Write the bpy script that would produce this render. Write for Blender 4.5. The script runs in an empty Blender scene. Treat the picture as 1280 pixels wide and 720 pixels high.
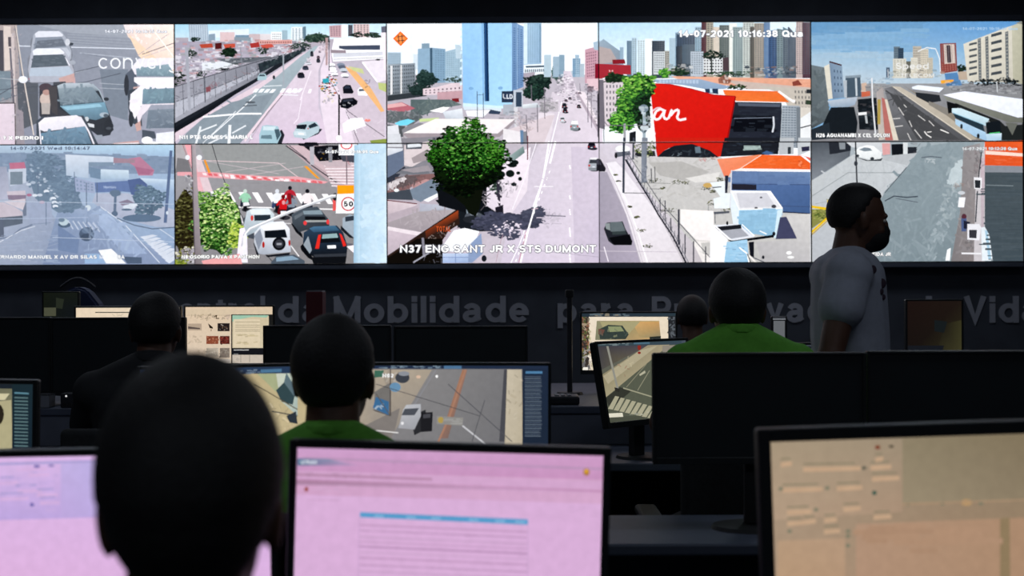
import bpy, bmesh, math, random
from mathutils import Vector, Matrix, noise
from mathutils.geometry import tessellate_polygon
C = bpy.context.scene.collection
PI = math.pi
def srgb(h):
    if isinstance(h, (tuple, list)): return tuple(h[:3])
    v = [int(h[i:i+2], 16)/255 for i in (0, 2, 4)]
    return tuple(x/12.92 if x <= .04045 else ((x+.055)/1.055)**2.4 for x in v)
def mixc(a, b, t):
    a, b = srgb(a), srgb(b)
    return tuple(a[i]*(1-t)+b[i]*t for i in range(3))

# ------------------------------------------------------------------ camera
FPX = 1741.0
CAMZ = 1.38
ROLL = math.radians(.21)
cam_o = Vector((0, 0, CAMZ))
c_right = Vector((math.cos(ROLL), 0, -math.sin(ROLL)))
c_up = Vector((math.sin(ROLL), 0, math.cos(ROLL)))
c_fwd = Vector((0, 1, 0))
def ray(px, py): return c_fwd + c_right*((px-640)/FPX) + c_up*((360-py)/FPX)
def at(px, py, Y): return cam_o + ray(px, py)*Y
WALL_Y = 8.0
cd = bpy.data.cameras.new('camera'); cam = bpy.data.objects.new('camera', cd); C.objects.link(cam)
cd.sensor_width = 36; cd.lens = 36*FPX/1280; cd.clip_start = .05; cd.clip_end = 100
cam.matrix_world = Matrix((( c_right.x, c_up.x, -c_fwd.x, 0), (c_right.y, c_up.y, -c_fwd.y, 0), (c_right.z, c_up.z, -c_fwd.z, CAMZ), (0, 0, 0, 1)))
cd.dof.use_dof = True; cd.dof.focus_distance = 5.4; cd.dof.aperture_fstop = 3.8
bpy.context.scene.camera = cam
vs = bpy.context.scene.view_settings
vs.view_transform = 'Standard'; vs.look = 'None'; vs.exposure = 0; vs.gamma = 1; vs.use_curve_mapping = False

# ------------------------------------------------------------------ materials
MATS = {}
def mat(name, col, rough=.6, metal=0, noise=0, nscale=20, bump=0, spec=.5, emit=0):
    if name in MATS: return MATS[name]
    m = bpy.data.materials.new(name); m.use_nodes = True; nt = m.node_tree; b = nt.nodes['Principled BSDF']
    c = srgb(col)
    b.inputs['Roughness'].default_value = rough; b.inputs['Metallic'].default_value = metal
    b.inputs['Specular IOR Level'].default_value = spec
    tc = nt.nodes.new('ShaderNodeTexCoord'); n = nt.nodes.new('ShaderNodeTexNoise'); n.inputs['Scale'].default_value = nscale
    n.inputs['Detail'].default_value = 4
    nt.links.new(tc.outputs['Object'], n.inputs['Vector'])
    r = nt.nodes.new('ShaderNodeValToRGB'); k = noise
    r.color_ramp.elements[0].position = .3; r.color_ramp.elements[1].position = .7
    r.color_ramp.elements[0].color = (*[x*(1-k) for x in c], 1); r.color_ramp.elements[1].color = (*[min(1, x*(1+k)) for x in c], 1)
    nt.links.new(n.outputs['Fac'], r.inputs['Fac']); nt.links.new(r.outputs['Color'], b.inputs['Base Color'])
    if bump:
        bp = nt.nodes.new('ShaderNodeBump'); bp.inputs['Strength'].default_value = bump; bp.inputs['Distance'].default_value = .004
        nt.links.new(n.outputs['Fac'], bp.inputs['Height']); nt.links.new(bp.outputs['Normal'], b.inputs['Normal'])
    if emit:
        b.inputs['Emission Color'].default_value = (*c, 1); b.inputs['Emission Strength'].default_value = emit
    MATS[name] = m; return m
def screen_mat(name, grain, scale, strength=1.0):
    m = bpy.data.materials.new(name); m.use_nodes = True; nt = m.node_tree; nt.nodes.clear()
    out = nt.nodes.new('ShaderNodeOutputMaterial'); em = nt.nodes.new('ShaderNodeEmission')
    a = nt.nodes.new('ShaderNodeAttribute'); a.attribute_name = 'Col'
    tc = nt.nodes.new('ShaderNodeTexCoord'); n = nt.nodes.new('ShaderNodeTexNoise')
    n.inputs['Scale'].default_value = scale; n.inputs['Detail'].default_value = 3
    nt.links.new(tc.outputs['Object'], n.inputs['Vector'])
    mr = nt.nodes.new('ShaderNodeMapRange'); mr.inputs['From Min'].default_value = .25; mr.inputs['From Max'].default_value = .75
    mr.inputs['To Min'].default_value = 1-grain; mr.inputs['To Max'].default_value = 1+grain
    nt.links.new(n.outputs['Fac'], mr.inputs['Value'])
    mx = nt.nodes.new('ShaderNodeVectorMath'); mx.operation = 'SCALE'
    nt.links.new(a.outputs['Color'], mx.inputs[0]); nt.links.new(mr.outputs['Result'], mx.inputs['Scale'])
    nt.links.new(mx.outputs['Vector'], em.inputs['Color']); em.inputs['Strength'].default_value = strength
    nt.links.new(em.outputs['Emission'], out.inputs['Surface'])
    return m
WALLSCREEN = screen_mat('video_wall_picture', .07, 40)
DESKSCREEN = screen_mat('desk_monitor_picture', .05, 60)

# ------------------------------------------------------------------ object helpers
def link(name, bm, m, parent=None, smooth=False, mats=None):
    me = bpy.data.meshes.new(name); bm.to_mesh(me); bm.free()
    for x in (mats or [m]): me.materials.append(x)
    if smooth:
        for p_ in me.polygons: p_.use_smooth = True
    o = bpy.data.objects.new(name, me); C.objects.link(o)
    if parent: o.parent = parent
    return o
def tag(o, label=None, cat=None, group=None, kind=None):
    if label: o['label'] = label
    if cat: o['category'] = cat
    if group: o['group'] = group
    if kind: o['kind'] = kind
    return o
def thing(name, label, cat, loc=(0, 0, 0), rotz=0, group=None):
    o = bpy.data.objects.new(name, None); o.empty_display_size = .1; C.objects.link(o)
    o.location = loc; o.rotation_euler = (0, 0, rotz)
    return tag(o, label, cat, group)
def copy_tree(o, parent=None):
    c = o.copy(); C.objects.link(c); c.parent = parent
    for ch in list(o.children): copy_tree(ch, c)
    return c
def box(bm, x0, x1, y0, y1, z0, z1, bev=0, seg=2, M=None):
    r = bmesh.ops.create_cube(bm, size=1)
    vs_ = r['verts']
    for v in vs_: v.co = Vector(((x0+x1)/2+v.co.x*(x1-x0), (y0+y1)/2+v.co.y*(y1-y0), (z0+z1)/2+v.co.z*(z1-z0)))
    if bev:
        es = list({e for v in vs_ for e in v.link_edges})
        r2 = bmesh.ops.bevel(bm, geom=es, offset=bev, segments=seg, profile=.5, affect='EDGES')
        vs_ = list({v for f in r2['faces'] for v in f.verts} | {v for v in vs_ if v.is_valid})
    if M is not None:
        for v in vs_: v.co = M @ v.co
    return vs_
def cyl(bm, p0, p1, r0, r1=None, seg=20, cap=True, flat=1.0, side=None):
    p0, p1 = Vector(p0), Vector(p1); r1 = r0 if r1 is None else r1
    d = (p1-p0).normalized()
    a = Vector(side).normalized() if side else (Vector((1, 0, 0)) if abs(d.x) < .8 else Vector((0, 1, 0)))
    a = (a-d*a.dot(d)).normalized(); b = d.cross(a)
    A = [bm.verts.new(p0+(a*math.cos(t)+b*math.sin(t)*flat)*r0) for t in [2*PI*i/seg for i in range(seg)]]
    B = [bm.verts.new(p1+(a*math.cos(t)+b*math.sin(t)*flat)*r1) for t in [2*PI*i/seg for i in range(seg)]]
    for i in range(seg): bm.faces.new((A[i], A[(i+1) % seg], B[(i+1) % seg], B[i]))
    if cap: bm.faces.new(A[::-1]); bm.faces.new(B)
    return A+B
def tube(bm, pts, r, seg=8):
    pts = [Vector(p_) for p_ in pts]
    for a, b in zip(pts, pts[1:]):
        cyl(bm, a, b, r, r, seg)
def BM(): return bmesh.new()

# ------------------------------------------------------------------ picture drawing for the displays
class Pic:
    def __init__(s): s.sh = []; s.V = (0, 0, 1); s.rnd = random.Random(7); s.base = []; s.solid = True; s.soft = .55; s.wash = None
    def view(s, x0, y0, k): s.V = (x0, y0, k); return s
    def q(s, x, y): return (s.V[0]+x/s.V[2], s.V[1]+y/s.V[2])
    def nums(s, t):
        v = [float(k) for k in t.replace(',', ' ').split()] if isinstance(t, str) else list(t)
        return [s.q(v[i], v[i+1]) for i in range(0, len(v), 2)]
    def p(s, col, pts, cv=False):
        P = s.nums(pts)
        if isinstance(col, (list,)):
            cols = [srgb(c) for c in col]
            if len(cols) != len(P):                    # four corner colours (TL TR BR BL) spread over the shape
                xs, ys = [a[0] for a in P], [a[1] for a in P]; w, h = max(xs)-min(xs) or 1, max(ys)-min(ys) or 1; q = cols
                cols = []
                for x, y in P:
                    u, v = (x-min(xs))/w, (y-min(ys))/h
                    cols.append(tuple((q[0][k]*(1-u)+q[1][k]*u)*(1-v)+(q[3][k]*(1-u)+q[2][k]*u)*v for k in range(3)))
        else: cols = [srgb(col)]*len(P)
        if s.wash: cols = [mixc(c, s.wash[0], s.wash[1]) for c in cols]
        s.sh.append((P, cols, cv)); s.base.append(s.solid)
    def under(s, x, y):                                # colour already drawn at a point
        x, y = s.q(x, y)
        for i in range(len(s.sh)-1, -1, -1):
            if not s.base[i]: continue
            P, cc, cv = s.sh[i]; n = len(P); ins = False
            for k in range(n):
                (xa, ya), (xb, yb) = P[k-1], P[k]
                if (ya > y) != (yb > y) and x < (xb-xa)*(y-ya)/(yb-ya)+xa: ins = not ins
            if ins: return tuple(sum(c[k] for c in cc)/n for k in range(3))
        return None
    def r(s, c1, x0, y0, x1, y1, c2=None):
        c2 = c2 or c1
        s.p([c1, c1, c2, c2], (x0, y0, x1, y0, x1, y1, x0, y1), True)
    def e(s, col, cx, cy, rx, ry, n=14, a0=0, a1=2*PI):
        pts = []
        for i in range(n): t = a0+(a1-a0)*i/(n if a1-a0 > 6.2 else n-1); pts += [cx+rx*math.cos(t), cy+ry*math.sin(t)]
        s.p(col, pts, True)
    def l(s, col, w, pts):
        v = s.nums(pts); w = w/s.V[2]/2; V = s.V; s.V = (0, 0, 1)
        for a, b in zip(v, v[1:]):
            dx, dy = b[0]-a[0], b[1]-a[1]; L = math.hypot(dx, dy) or 1; nx, ny = -dy/L*w, dx/L*w
            s.p(col, (a[0]+nx, a[1]+ny, b[0]+nx, b[1]+ny, b[0]-nx, b[1]-ny, a[0]-nx, a[1]-ny), True)
        s.V = V
    def quadpt(s, Q, u, v):
        x = (Q[0]*(1-u)+Q[2]*u)*(1-v)+(Q[6]*(1-u)+Q[4]*u)*v
        y = (Q[1]*(1-u)+Q[3]*u)*(1-v)+(Q[7]*(1-u)+Q[5]*u)*v
        return x, y
    def win(s, col, Q, nx, ny, fw=.5, fh=.5):          # windows on the quad TL TR BR BL
        if isinstance(Q, str): Q = [float(k) for k in Q.replace(',', ' ').split()]
        for i in range(nx):
            for j in range(ny):
                u0, v0 = (i+.5-fw/2)/nx, (j+.5-fh/2)/ny; u1, v1 = u0+fw/nx, v0+fh/ny
                pts = []
                for u, v in ((u0, v0), (u1, v0), (u1, v1), (u0, v1)): pts += s.quadpt(Q, u, v)
                c = col if not isinstance(col, tuple) or not isinstance(col[0], str) else s.rnd.choice(col)
                s.p(c, pts, True)
    def speck(s, n, cols, Q, s0, s1, ar=1.0, rot=True):
        if isinstance(Q, str): Q = [float(k) for k in Q.replace(',', ' ').split()]
        for i in range(n):
            x, y = s.quadpt(Q, s.rnd.random(), s.rnd.random()); a = s.rnd.uniform(s0, s1)/2; b = a*ar*s.rnd.uniform(.5, 1)
            t = s.rnd.uniform(0, PI) if rot else 0; c, d = math.cos(t), math.sin(t); pts = []
            for u, v in ((-a, -b), (a, -b), (a, b), (-a, b)): pts += [x+u*c-v*d, y+u*d+v*c]
            c = s.rnd.choice(cols); z = s.under(x, y)
            if z: c = mixc(c, z, s.soft if a*2/s.V[2] < 8 else min(.85, s.soft+.25))
            s.solid = False; s.p(c, pts, True); s.solid = True
    def leaves(s, n, cols, cx, cy, rx, ry, s0, s1, light=(-.3, -.6), dark=None):   # crown: cols run dark to light
        if dark: s.blob(dark, cx, cy, rx*.93, ry*.93, 30, .1)
        sc = 7.0/max(rx, ry, 1)*max(1, max(rx, ry)/90); ph = s.rnd.uniform(0, 50); k2 = .62 if n >= 90 else .8; n = int(n*(2.0 if n >= 90 else 1.3))
        for i in range(n):
            a = s.rnd.uniform(0, 2*PI); edge = 1+.16*math.sin(a*3+ph)+.10*math.sin(a*7+ph*2)+.06*math.sin(a*13+ph); k = math.sqrt(s.rnd.random())*edge; u, v = k*math.cos(a), k*math.sin(a)
            x, y = cx+u*rx, cy+v*ry; cl = noise.noise(Vector((x*sc+ph, y*sc*1.3, ph)))+.5*noise.noise(Vector((x*sc*2.7, y*sc*2.7+ph, 3.1)))
            t = .46+.26*(u*light[0]+v*light[1])+.75*cl+s.rnd.uniform(-.16, .16); c = cols[max(0, min(len(cols)-1, int(t*len(cols))))]
            z = s.rnd.uniform(s0, s1)*k2; s.solid = False; s.e(c, x, y, z, z*s.rnd.uniform(.35, .8), 5, s.rnd.uniform(0, 3), 2*PI+.01); s.solid = True
    def blob(s, col, cx, cy, rx, ry, n=20, j=.15):
        pts = []
        for i in range(n):
            t = 2*PI*i/n; k = 1+s.rnd.uniform(-j, j); pts += [cx+rx*k*math.cos(t), cy+ry*k*math.sin(t)]
        s.p(col, pts)
    def text(s, t, x, y, h, w, col, out=None, bold=0, fit=True):   # x left, y baseline, h cap height, w total width
        if out:
            for dx, dy in ((-1, 0), (1, 0), (0, -1), (0, 1)): s.text(t, x+dx*h*.09, y+dy*h*.09, h, w, out, bold=bold)
        R, tw = ribbons(t, .16 if not bold else .16+bold*2.2); kx = (w/tw) if w else h
        for ch, qs in R:
            for qd in qs:
                pts = []
                for a, b in qd: pts += [x+a*kx, y-b*h]
                s.p(col, pts, True)
    def car(s, x, y, w, h, body, view='rear', roof=None, glass='1c2430', shadow='2a2c34', sd=.18):
        # a car seen from behind or in front, x y = top left of its box
        if shadow: s.e(shadow, x+w*(.5+sd), y+h*.86, w*.56, h*.2)
        roof = roof or body
        s.p(body, [x+w*a if i % 2 == 0 else y+h*a for i, a in enumerate((.14, .04, .86, .04, .97, .45, 1, .62, .97, .92, .88, .98, .12, .98, .03, .92, 0, .62, .03, .45))])
        s.p(roof, [x+w*a if i % 2 == 0 else y+h*a for i, a in enumerate((.2, 0, .8, 0, .86, .14, .14, .14))])
        s.p(glass, [x+w*a if i % 2 == 0 else y+h*a for i, a in enumerate((.18, .17, .82, .17, .9, .44, .1, .44))])
        c2 = mixc(body, '000000', .35)
        s.p(c2, [x+w*a if i % 2 == 0 else y+h*a for i, a in enumerate((.04, .78, .96, .78, .93, .95, .07, .95))])
        lamp = 'c02018' if view == 'rear' else 'f4f4ff'
        s.p(lamp, [x+w*a if i % 2 == 0 else y+h*a for i, a in enumerate((.03, .54, .2, .54, .18, .68, .03, .68))])
        s.p(lamp, [x+w*a if i % 2 == 0 else y+h*a for i, a in enumerate((.97, .54, .8, .54, .82, .68, .97, .68))])
        s.p('d8dce4', [x+w*a if i % 2 == 0 else y+h*a for i, a in enumerate((.38, .66, .62, .66, .62, .76, .38, .76))])
def clip(poly, x0, x1, y0, y1):                       # poly: list of (x, y, colour)
    def cut(P, ax, lim, sgn):
        out = []
        for i in range(len(P)):
            a, b = P[i-1], P[i]; da, db = sgn*(a[ax]-lim), sgn*(b[ax]-lim)
            if (da >= 0) != (db >= 0):
                t = da/(da-db); out.append((a[0]+(b[0]-a[0])*t, a[1]+(b[1]-a[1])*t, tuple(a[2][k]*(1-t)+b[2][k]*t for k in range(3))))
            if db >= 0: out.append(b)
        return out
    for ax, lim, sgn in ((0, x0, 1), (0, x1, -1), (1, y0, 1), (1, y1, -1)):
        poly = cut(poly, ax, lim, sgn)
        if len(poly) < 3: return None
    return poly
def build_picture(name, pics, M, hw, hh, m, parent, step=1.2e-5):
    """M: world matrix of the screen plane (local x right, y up, z towards the viewer); pictures drawn from photo
    coordinates land on that plane; clipped to the half size hw, hh."""
    Mi = M.inverted(); o_ = Mi @ cam_o; n = 0
    verts, faces, cols = [], [], []
    c0 = [sum(k[i] for k in (pics[0] if isinstance(pics, list) else pics).sh[0][1])/len((pics[0] if isinstance(pics, list) else pics).sh[0][1]) for i in range(3)]
    verts += [(-hw, -hh, 0), (hw, -hh, 0), (hw, hh, 0), (-hw, hh, 0)]; faces.append((0, 1, 2, 3)); cols += [tuple(c0)]*4
    for pic in (pics if isinstance(pics, list) else [pics]):
        for P, cc, cv in pic.sh:
            L = []
            for (x, y), c in zip(P, cc):
                d = Mi.to_3x3() @ ray(x, y); t = -o_.z/d.z; L.append((o_.x+d.x*t, o_.y+d.y*t, c))
            if max(a[0] for a in L) < -hw or min(a[0] for a in L) > hw or max(a[1] for a in L) < -hh or min(a[1] for a in L) > hh: continue
            n += 1; z = n*step
            tris = [range(len(L))] if cv else tessellate_polygon([[Vector((a[0], a[1], 0)) for a in L]])
            for tr in tris:
                Q = clip([L[i] for i in tr], -hw, hw, -hh, hh)
                if not Q: continue
                ar = sum(Q[i-1][0]*Q[i][1]-Q[i][0]*Q[i-1][1] for i in range(len(Q)))
                if abs(ar) < 1e-9: continue
                if ar < 0: Q = Q[::-1]
                b = len(verts); verts += [(a[0], a[1], z) for a in Q]; cols += [a[2] for a in Q]; faces.append(tuple(range(b, b+len(Q))))
    me = bpy.data.meshes.new(name); me.from_pydata(verts, [], faces); me.materials.append(m)
    at_ = me.attributes.new('Col', 'FLOAT_COLOR', 'POINT')
    at_.data.foreach_set('color', [k for c in cols for k in (*c, 1.0)])
    o = bpy.data.objects.new(name, me); C.objects.link(o); o.parent = parent
    return o, n
# ------------------------------------------------------------------ sans-serif lettering drawn as strokes
def _arc(cx, cy, rx, ry, a0, a1):
    n = max(4, int(abs(a1-a0)/15)); return [(cx+rx*math.cos(math.radians(a0+(a1-a0)*i/n)), cy+ry*math.sin(math.radians(a0+(a1-a0)*i/n))) for i in range(n+1)]
def letter(ch, w):
    X = (.73-w)/(1-w); D = -.24; A = _arc; ring = A(.5, X/2, .5, X/2, 0, 360)
    g = {
     'o': (.66, [ring]), 'c': (.6, [A(.55, X/2, .55, X/2, 45, 315)]), 'e': (.63, [A(.5, X/2, .5, X/2, 0, 318), [(0, X*.5), (1, X*.5)]]),
     'd': (.66, [ring, [(1, 0), (1, 1)]]), 'b': (.66, [ring, [(0, 0), (0, 1)]]), 'p': (.66, [ring, [(0, D), (0, X)]]), 'g': (.66, [ring, [(1, X)]+A(.5, D*.4, .5, .2, 0, -160)]),
     'a': (.62, [A(.46, X*.70, .42, X*.30, 160, 0)+[(.88, X*.5), (.88, .1), (1, 0)], [(.88, X*.56), (.5, X*.53)]+A(.42, X*.27, .42, X*.27, 110, 300)+[(.88, X*.25)]]),
     'n': (.62, [[(0, 0), (0, X)], A(.5, X*.58, .5, X*.42, 180, 0)+[(1, 0)]]), 'm': (1.0, [[(0, 0), (0, X)], A(.25, X*.65, .25, X*.35, 180, 0)+[(.5, 0)], A(.75, X*.65, .25, X*.35, 180, 0)+[(1, 0)]]),
     'u': (.62, [[(0, X)]+A(.5, X*.42, .5, X*.42, 180, 360)+[(1, X)], [(1, 0), (1, X)]]), 'r': (.42, [[(0, 0), (0, X)], A(1, X*.45, 1, X*.55, 180, 95)]),
     's': (.58, [A(.5, X*.75, .46, X*.25, 25, 262)+A(.5, X*.25, .48, X*.26, 82, -160)]), 't': (.38, [[(.42, .92), (.42, .14)]+A(.9, .16, .45, .16, 190, 275), [(0, X), (1, X)]]),
     'l': (w, [[(.5, 0), (.5, 1)]]), 'i': (w, [[(.5, 0), (.5, X)], [(.5, 1-w*.25), (.5, 1+w*.0)]]), 'v': (.6, [[(.04, X), (.5, 0), (.96, X)]]), 'x': (.56, [[(0, X), (1, 0)], [(0, 0), (1, X)]]),
     'M': (.86, [[(0, 0), (0, 1)], [(0, 1), (.5, .0), (1, 1)], [(1, 0), (1, 1)]]), 'P': (.68, [[(0, 0), (0, 1)]+[(.5, 1)]+A(.6, .72, .4, .28, 90, -90)+[(0, .44)]]), 'V': (.74, [[(.03, 1), (.5, 0), (.97, 1)]]),
     'C': (.76, [A(.53, .5, .5, .5, 42, 318)]), 'N': (.74, [[(0, 0), (0, 1), (1, 0), (1, 1)]]), 'E': (.62, [[(1, 1), (0, 1), (0, 0), (1, 0)], [(0, .52), (.92, .52)]]), 'F': (.6, [[(1, 1), (0, 1), (0, 0)], [(0, .52), (.9, .52)]]),
     'G': (.78, [A(.5, .5, .5, .5, 42, 350)+[(1, .48), (.55, .48)]]), 'S': (.66, [A(.5, .75, .46, .25, 25, 262)+A(.5, .25, .5, .26, 82, -160)]), 'A': (.76, [[(0, 0), (.5, 1), (1, 0)], [(.2, .33), (.8, .33)]]), 'T': (.66, [[(0, 1), (1, 1)], [(.5, 0), (.5, 1)]]),
     'J': (.52, [[(1, 1)]+A(.5, .28, .5, .28, 0, -175)]), 'R': (.72, [[(0, 0), (0, 1), (.5, 1)]+A(.6, .75, .36, .25, 90, -90)+[(0, .5)], [(.55, .5), (1, 0)]]), 'X': (.7, [[(0, 0), (1, 1)], [(0, 1), (1, 0)]]),
     'D': (.74, [[(.4, 0), (0, 0), (0, 1), (.4, 1)]+A(.45, .5, .55, .5, 90, -90)]), 'U': (.72, [[(0, 1)]+A(.5, .38, .5, .38, 180, 360)+[(1, 1)]]), 'O': (.8, [A(.5, .5, .5, .5, 0, 360)]), 'Q': (.8, [A(.5, .5, .5, .5, 0, 360), [(.6, .25), (1.02, -.04)]]),
     'L': (.56, [[(0, 1), (0, 0), (1, 0)]]), 'H': (.72, [[(0, 0), (0, 1)], [(1, 0), (1, 1)], [(0, .5), (1, .5)]]), 'I': (w, [[(.5, 0), (.5, 1)]]), 'B': (.7, [[(0, 0), (0, 1), (.5, 1)]+A(.5, .76, .42, .24, 90, -90)+[(0, .52)], [(.5, .52)]+A(.5, .26, .5, .26, 90, -90)+[(0, 0)]]),
     'W': (1.0, [[(0, 1), (.25, 0), (.5, .9), (.75, 0), (1, 1)]]), 'K': (.7, [[(0, 0), (0, 1)], [(1, 1), (0, .4)], [(.35, .6), (1, 0)]]),
     '0': (.58, [A(.5, .5, .5, .5, 0, 360)]), '1': (.4, [[(.1, .76), (.8, 1), (.8, 0)]]), '2': (.58, [A(.5, .7, .48, .3, 165, -40)+[(0, 0), (1, 0)]]), '3': (.58, [A(.46, .75, .44, .25, 155, -90)+A(.46, .25, .52, .27, 90, -155)]),
     '4': (.6, [[(.75, 0), (.75, 1), (0, .28), (1, .28)]]), '5': (.58, [[(.92, 1), (.18, 1), (.08, .5)]+A(.46, .32, .5, .32, 120, -150)]), '6': (.58, [A(.5, .31, .5, .31, 0, 360), A(.62, .5, .62, .5, 75, 185)]), '7': (.56, [[(0, 1), (1, 1), (.35, 0)]]),
     '8': (.58, [A(.5, .76, .44, .24, 0, 360), A(.5, .26, .5, .26, 0, 360)]), '9': (.58, [A(.5, .69, .5, .31, 0, 360), A(.38, .5, .62, .5, 5, -105)]), '-': (.34, [[(0, .36), (1, .36)]]), ':': (w, [[(.5, 0), (.5, .04)], [(.5, .6), (.5, .64)]]), '?': (.5, [A(.5, .74, .5, .26, 170, -60)+[(.5, .3)], [(.5, 0), (.5, .05)]]),
    }
    if ch == 'ç': W, S = g['c']; return W, S+[[(.55, -.04), (.62, -.16), (.45, -.24)]]
    if ch == 'ã': W, S = g['a']; return W, S+[[(.1, .93), (.32, 1.0), (.62, .92), (.86, 1.0)]]
    return g.get(ch, (.4, []))
def ribbons(text, w):
    """quads of every letter: [(index of letter, [quad, ...])], total width; cap height 1, baseline 0"""
    x = 0; out = []; gap = .11 if w > .15 else .15
    for li, ch in enumerate(text):
        if ch == ' ': x += .36; continue
        W, S = letter(ch, w); qs = []
        for P in S:
            P = [(x+w/2+a*(W-w), w/2+b*(1-w)) for a, b in P]; n = len(P); closed = n > 6 and abs(P[0][0]-P[-1][0])+abs(P[0][1]-P[-1][1]) < 1e-6; L = []
            for i in range(n):
                a = P[i-1] if i else (P[-2] if closed else None); b = P[i+1] if i < n-1 else (P[1] if closed else None)
                def dr(p, q): d = math.hypot(q[0]-p[0], q[1]-p[1]) or 1e-9; return ((q[0]-p[0])/d, (q[1]-p[1])/d)
                d1 = dr(a, P[i]) if a else None; d2 = dr(P[i], b) if b else None; d1 = d1 or d2; d2 = d2 or d1
                nx, ny = -(d1[1]+d2[1]), d1[0]+d2[0]; m = math.hypot(nx, ny) or 1e-9; nx, ny = nx/m, ny/m
                c = max(.45, nx*-d1[1]+ny*d1[0]); k = w/2/c; e = [0, 0]
                if not closed and (i == 0 or i == n-1):                      # square ends
                    s = (-1 if i == 0 else 1)*w/2*(1 if n < 6 else .15); e = [d1[0]*s, d1[1]*s]
                L.append(((P[i][0]+nx*k+e[0], P[i][1]+ny*k+e[1]), (P[i][0]-nx*k+e[0], P[i][1]-ny*k+e[1])))
            for A_, B_ in zip(L, L[1:]): qs.append((A_[0], B_[0], B_[1], A_[1]))
        out.append((ch, qs)); x += W+gap
    return out, x-gap
FILL_W = 6.0
# ================================================================== pictures on the video wall
# ---- parked cars beside a wide street
pA = Pic().view(0, 20, 4.5); pA.soft = .72; pA.wash = ('c6cddb', .05)
pA.p(['8d93a0', '9a9fab', 'a3a4b4', '888c9c'], '-220,40 1000,40 1000,735 -220,735')
pA.p('a2a7b2', '200,50 700,50 740,120 400,95')
pA.p('7f8895', '560,300 720,300 720,700 640,735 600,560')
pA.p('9fa3b2', '620,560 760,600 780,735 560,735')
for i in range(6): pA.l('a6acb6', 3, (380, 90+i*14, 760, 105+i*17))
pA.l('dfe4ee', 5, '80,168 420,176 760,184'); pA.l('c3c9d4', 3, '450,208 740,236'); pA.l('7b818f', 3, '460,210 760,262')
pA.l('b4bac4', 3, '560,378 720,388'); pA.l('b4bac4', 3, '560,405 720,412')
pA.p(['f4e8ec', 'fbeee6', 'f3dccb', 'e8d4cc'], '694,48 1000,48 1000,330 720,118')      # light pavement upper right
pA.p('efd6be', '720,100 990,330 900,330 780,225')
pA.l('b3aab4', 3, '770,225 950,100'); pA.l('c7bcc2', 3, '800,232 985,170'); pA.l('6d6570', 4, '800,215 985,150')
pA.l('f8f4ee', 6, '840,50 985,240'); pA.speck(30, ['ffffff', 'e8d8d2', 'f6ead8'], '720,60 980,60 980,220 780,200', 6, 22)
# buildings and poles on the left
pA.p(['a99c9c', 'b7aaa8', '8f8b94', '7e828e'], '-220,48 95,48 130,735 -220,735')
pA.p('d9ccc6', '20,55 60,60 66,300 26,310'); pA.p('4e4a52', '-220,80 18,80 22,310 -220,310'); pA.p('5a5258', '45,118 66,118 68,172 47,172')
pA.p('7d8b96', '-220,310 60,310 64,470 -220,490'); pA.speck(30, ['93a4ae', '6c7984', '8597a4'], '-200,310 60,310 60,480 -200,480', 10, 40)
pA.p('cfc3c2', '62,100 80,100 92,700 78,700'); pA.p('6b6872', '52,180 62,180 84,500 72,500')
pA.p('5c6068', '95,370 215,370 215,600 120,640 100,500'); pA.p('9c949c', '96,520 130,540 140,735 98,735')
pA.p(['e0d3dc', 'ddd0da', 'd9cad6', 'e4d8e0'], '-220,495 82,492 88,735 -220,735'); pA.l('3a3236', 6, '-220,492 84,490 88,735')
pA.speck(60, ['6f7480', 'a79da2', '54565e'], '60,60 130,60 150,600 70,600', 5, 18)
pA.l('b9bec6', 3, '0,350 240,370 560,280'); pA.l('555a66', 4, '-100,500 120,370 300,345 560,282'); pA.l('565c68', 4, '260,395 480,372 680,322')
pA.l('606672', 3, '0,480 110,440 220,430'); pA.l('4b505a', 3, '-50,420 100,405 240,395')
pA.l('d8cec8', 7, '88,55 125,300 160,500 190,670'); pA.l('5c5a60', 3, '84,55 120,300 150,500 178,640')
pA.e('e6e8f0', 130, 358, 26, 20); pA.e('c64a48', 172, 352, 12, 8); pA.e('f2f4f8', 120, 350, 12, 10)
# far van, silver hatch, silver sedan in a row
def sedan(P, x, y, w, h, roof, hood, glass, low, tilt=0):
    f = lambda *a: [v for i in range(0, len(a), 2) for v in (x+w*a[i]+tilt*(1-a[i+1])*w, y+h*a[i+1])]
    P.p(mixc(low, '20242c', .5), f(-.04, .3, .0, .2, 1.04, .34, 1.12, .75, 1.06, 1, .05, 1, -.04, .8))
    P.p(low, f(.04, .12, .14, .02, .8, 0, .93, .2, 1.08, .62, 1.08, .84, 1, .98, .02, .98, -.03, .6))
    P.p(roof, f(.08, .08, .18, 0, .74, 0, .86, .12, .82, .18, .1, .2))
    P.p(glass, f(.1, .2, .82, .17, .95, .5, .04, .56))
    P.p(hood, f(.03, .57, .96, .52, 1.06, .7, 1.02, .8, 0, .8))
sedan(pA, 180, 85, 205, 180, 'dfe1ea', 'c2c7d2', '8e96a4', 'adb2be')
pA.p('6f7682', '210,140 350,128 372,168 196,186'); pA.speck(20, ['8e97a4', '5e6672', 'a4abb6'], '205,140 350,132 366,165 200,180', 8, 30, .3, False)
pA.e('3c424c', 398, 158, 16, 9); pA.e('cfd2da', 380, 148, 14, 20)
pA.p('caa9ae', '330,330 420,310 425,378 330,380'); sedan(pA, 165, 182, 232, 195, 'e8eaf2', 'b9c4d2', '5b6670', 'b3b6c2')
pA.speck(34, ['46505a', '6c7782', '7d8994', '525c66'], '190,232 355,222 372,268 180,292', 10, 46, .3, False)
pA.e('a9aeb9', 408, 262, 18, 12); pA.l('f4f4fa', 4, '372,240 392,280'); pA.p('c9a8a4', '330,350 418,322 420,372 340,378')
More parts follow.
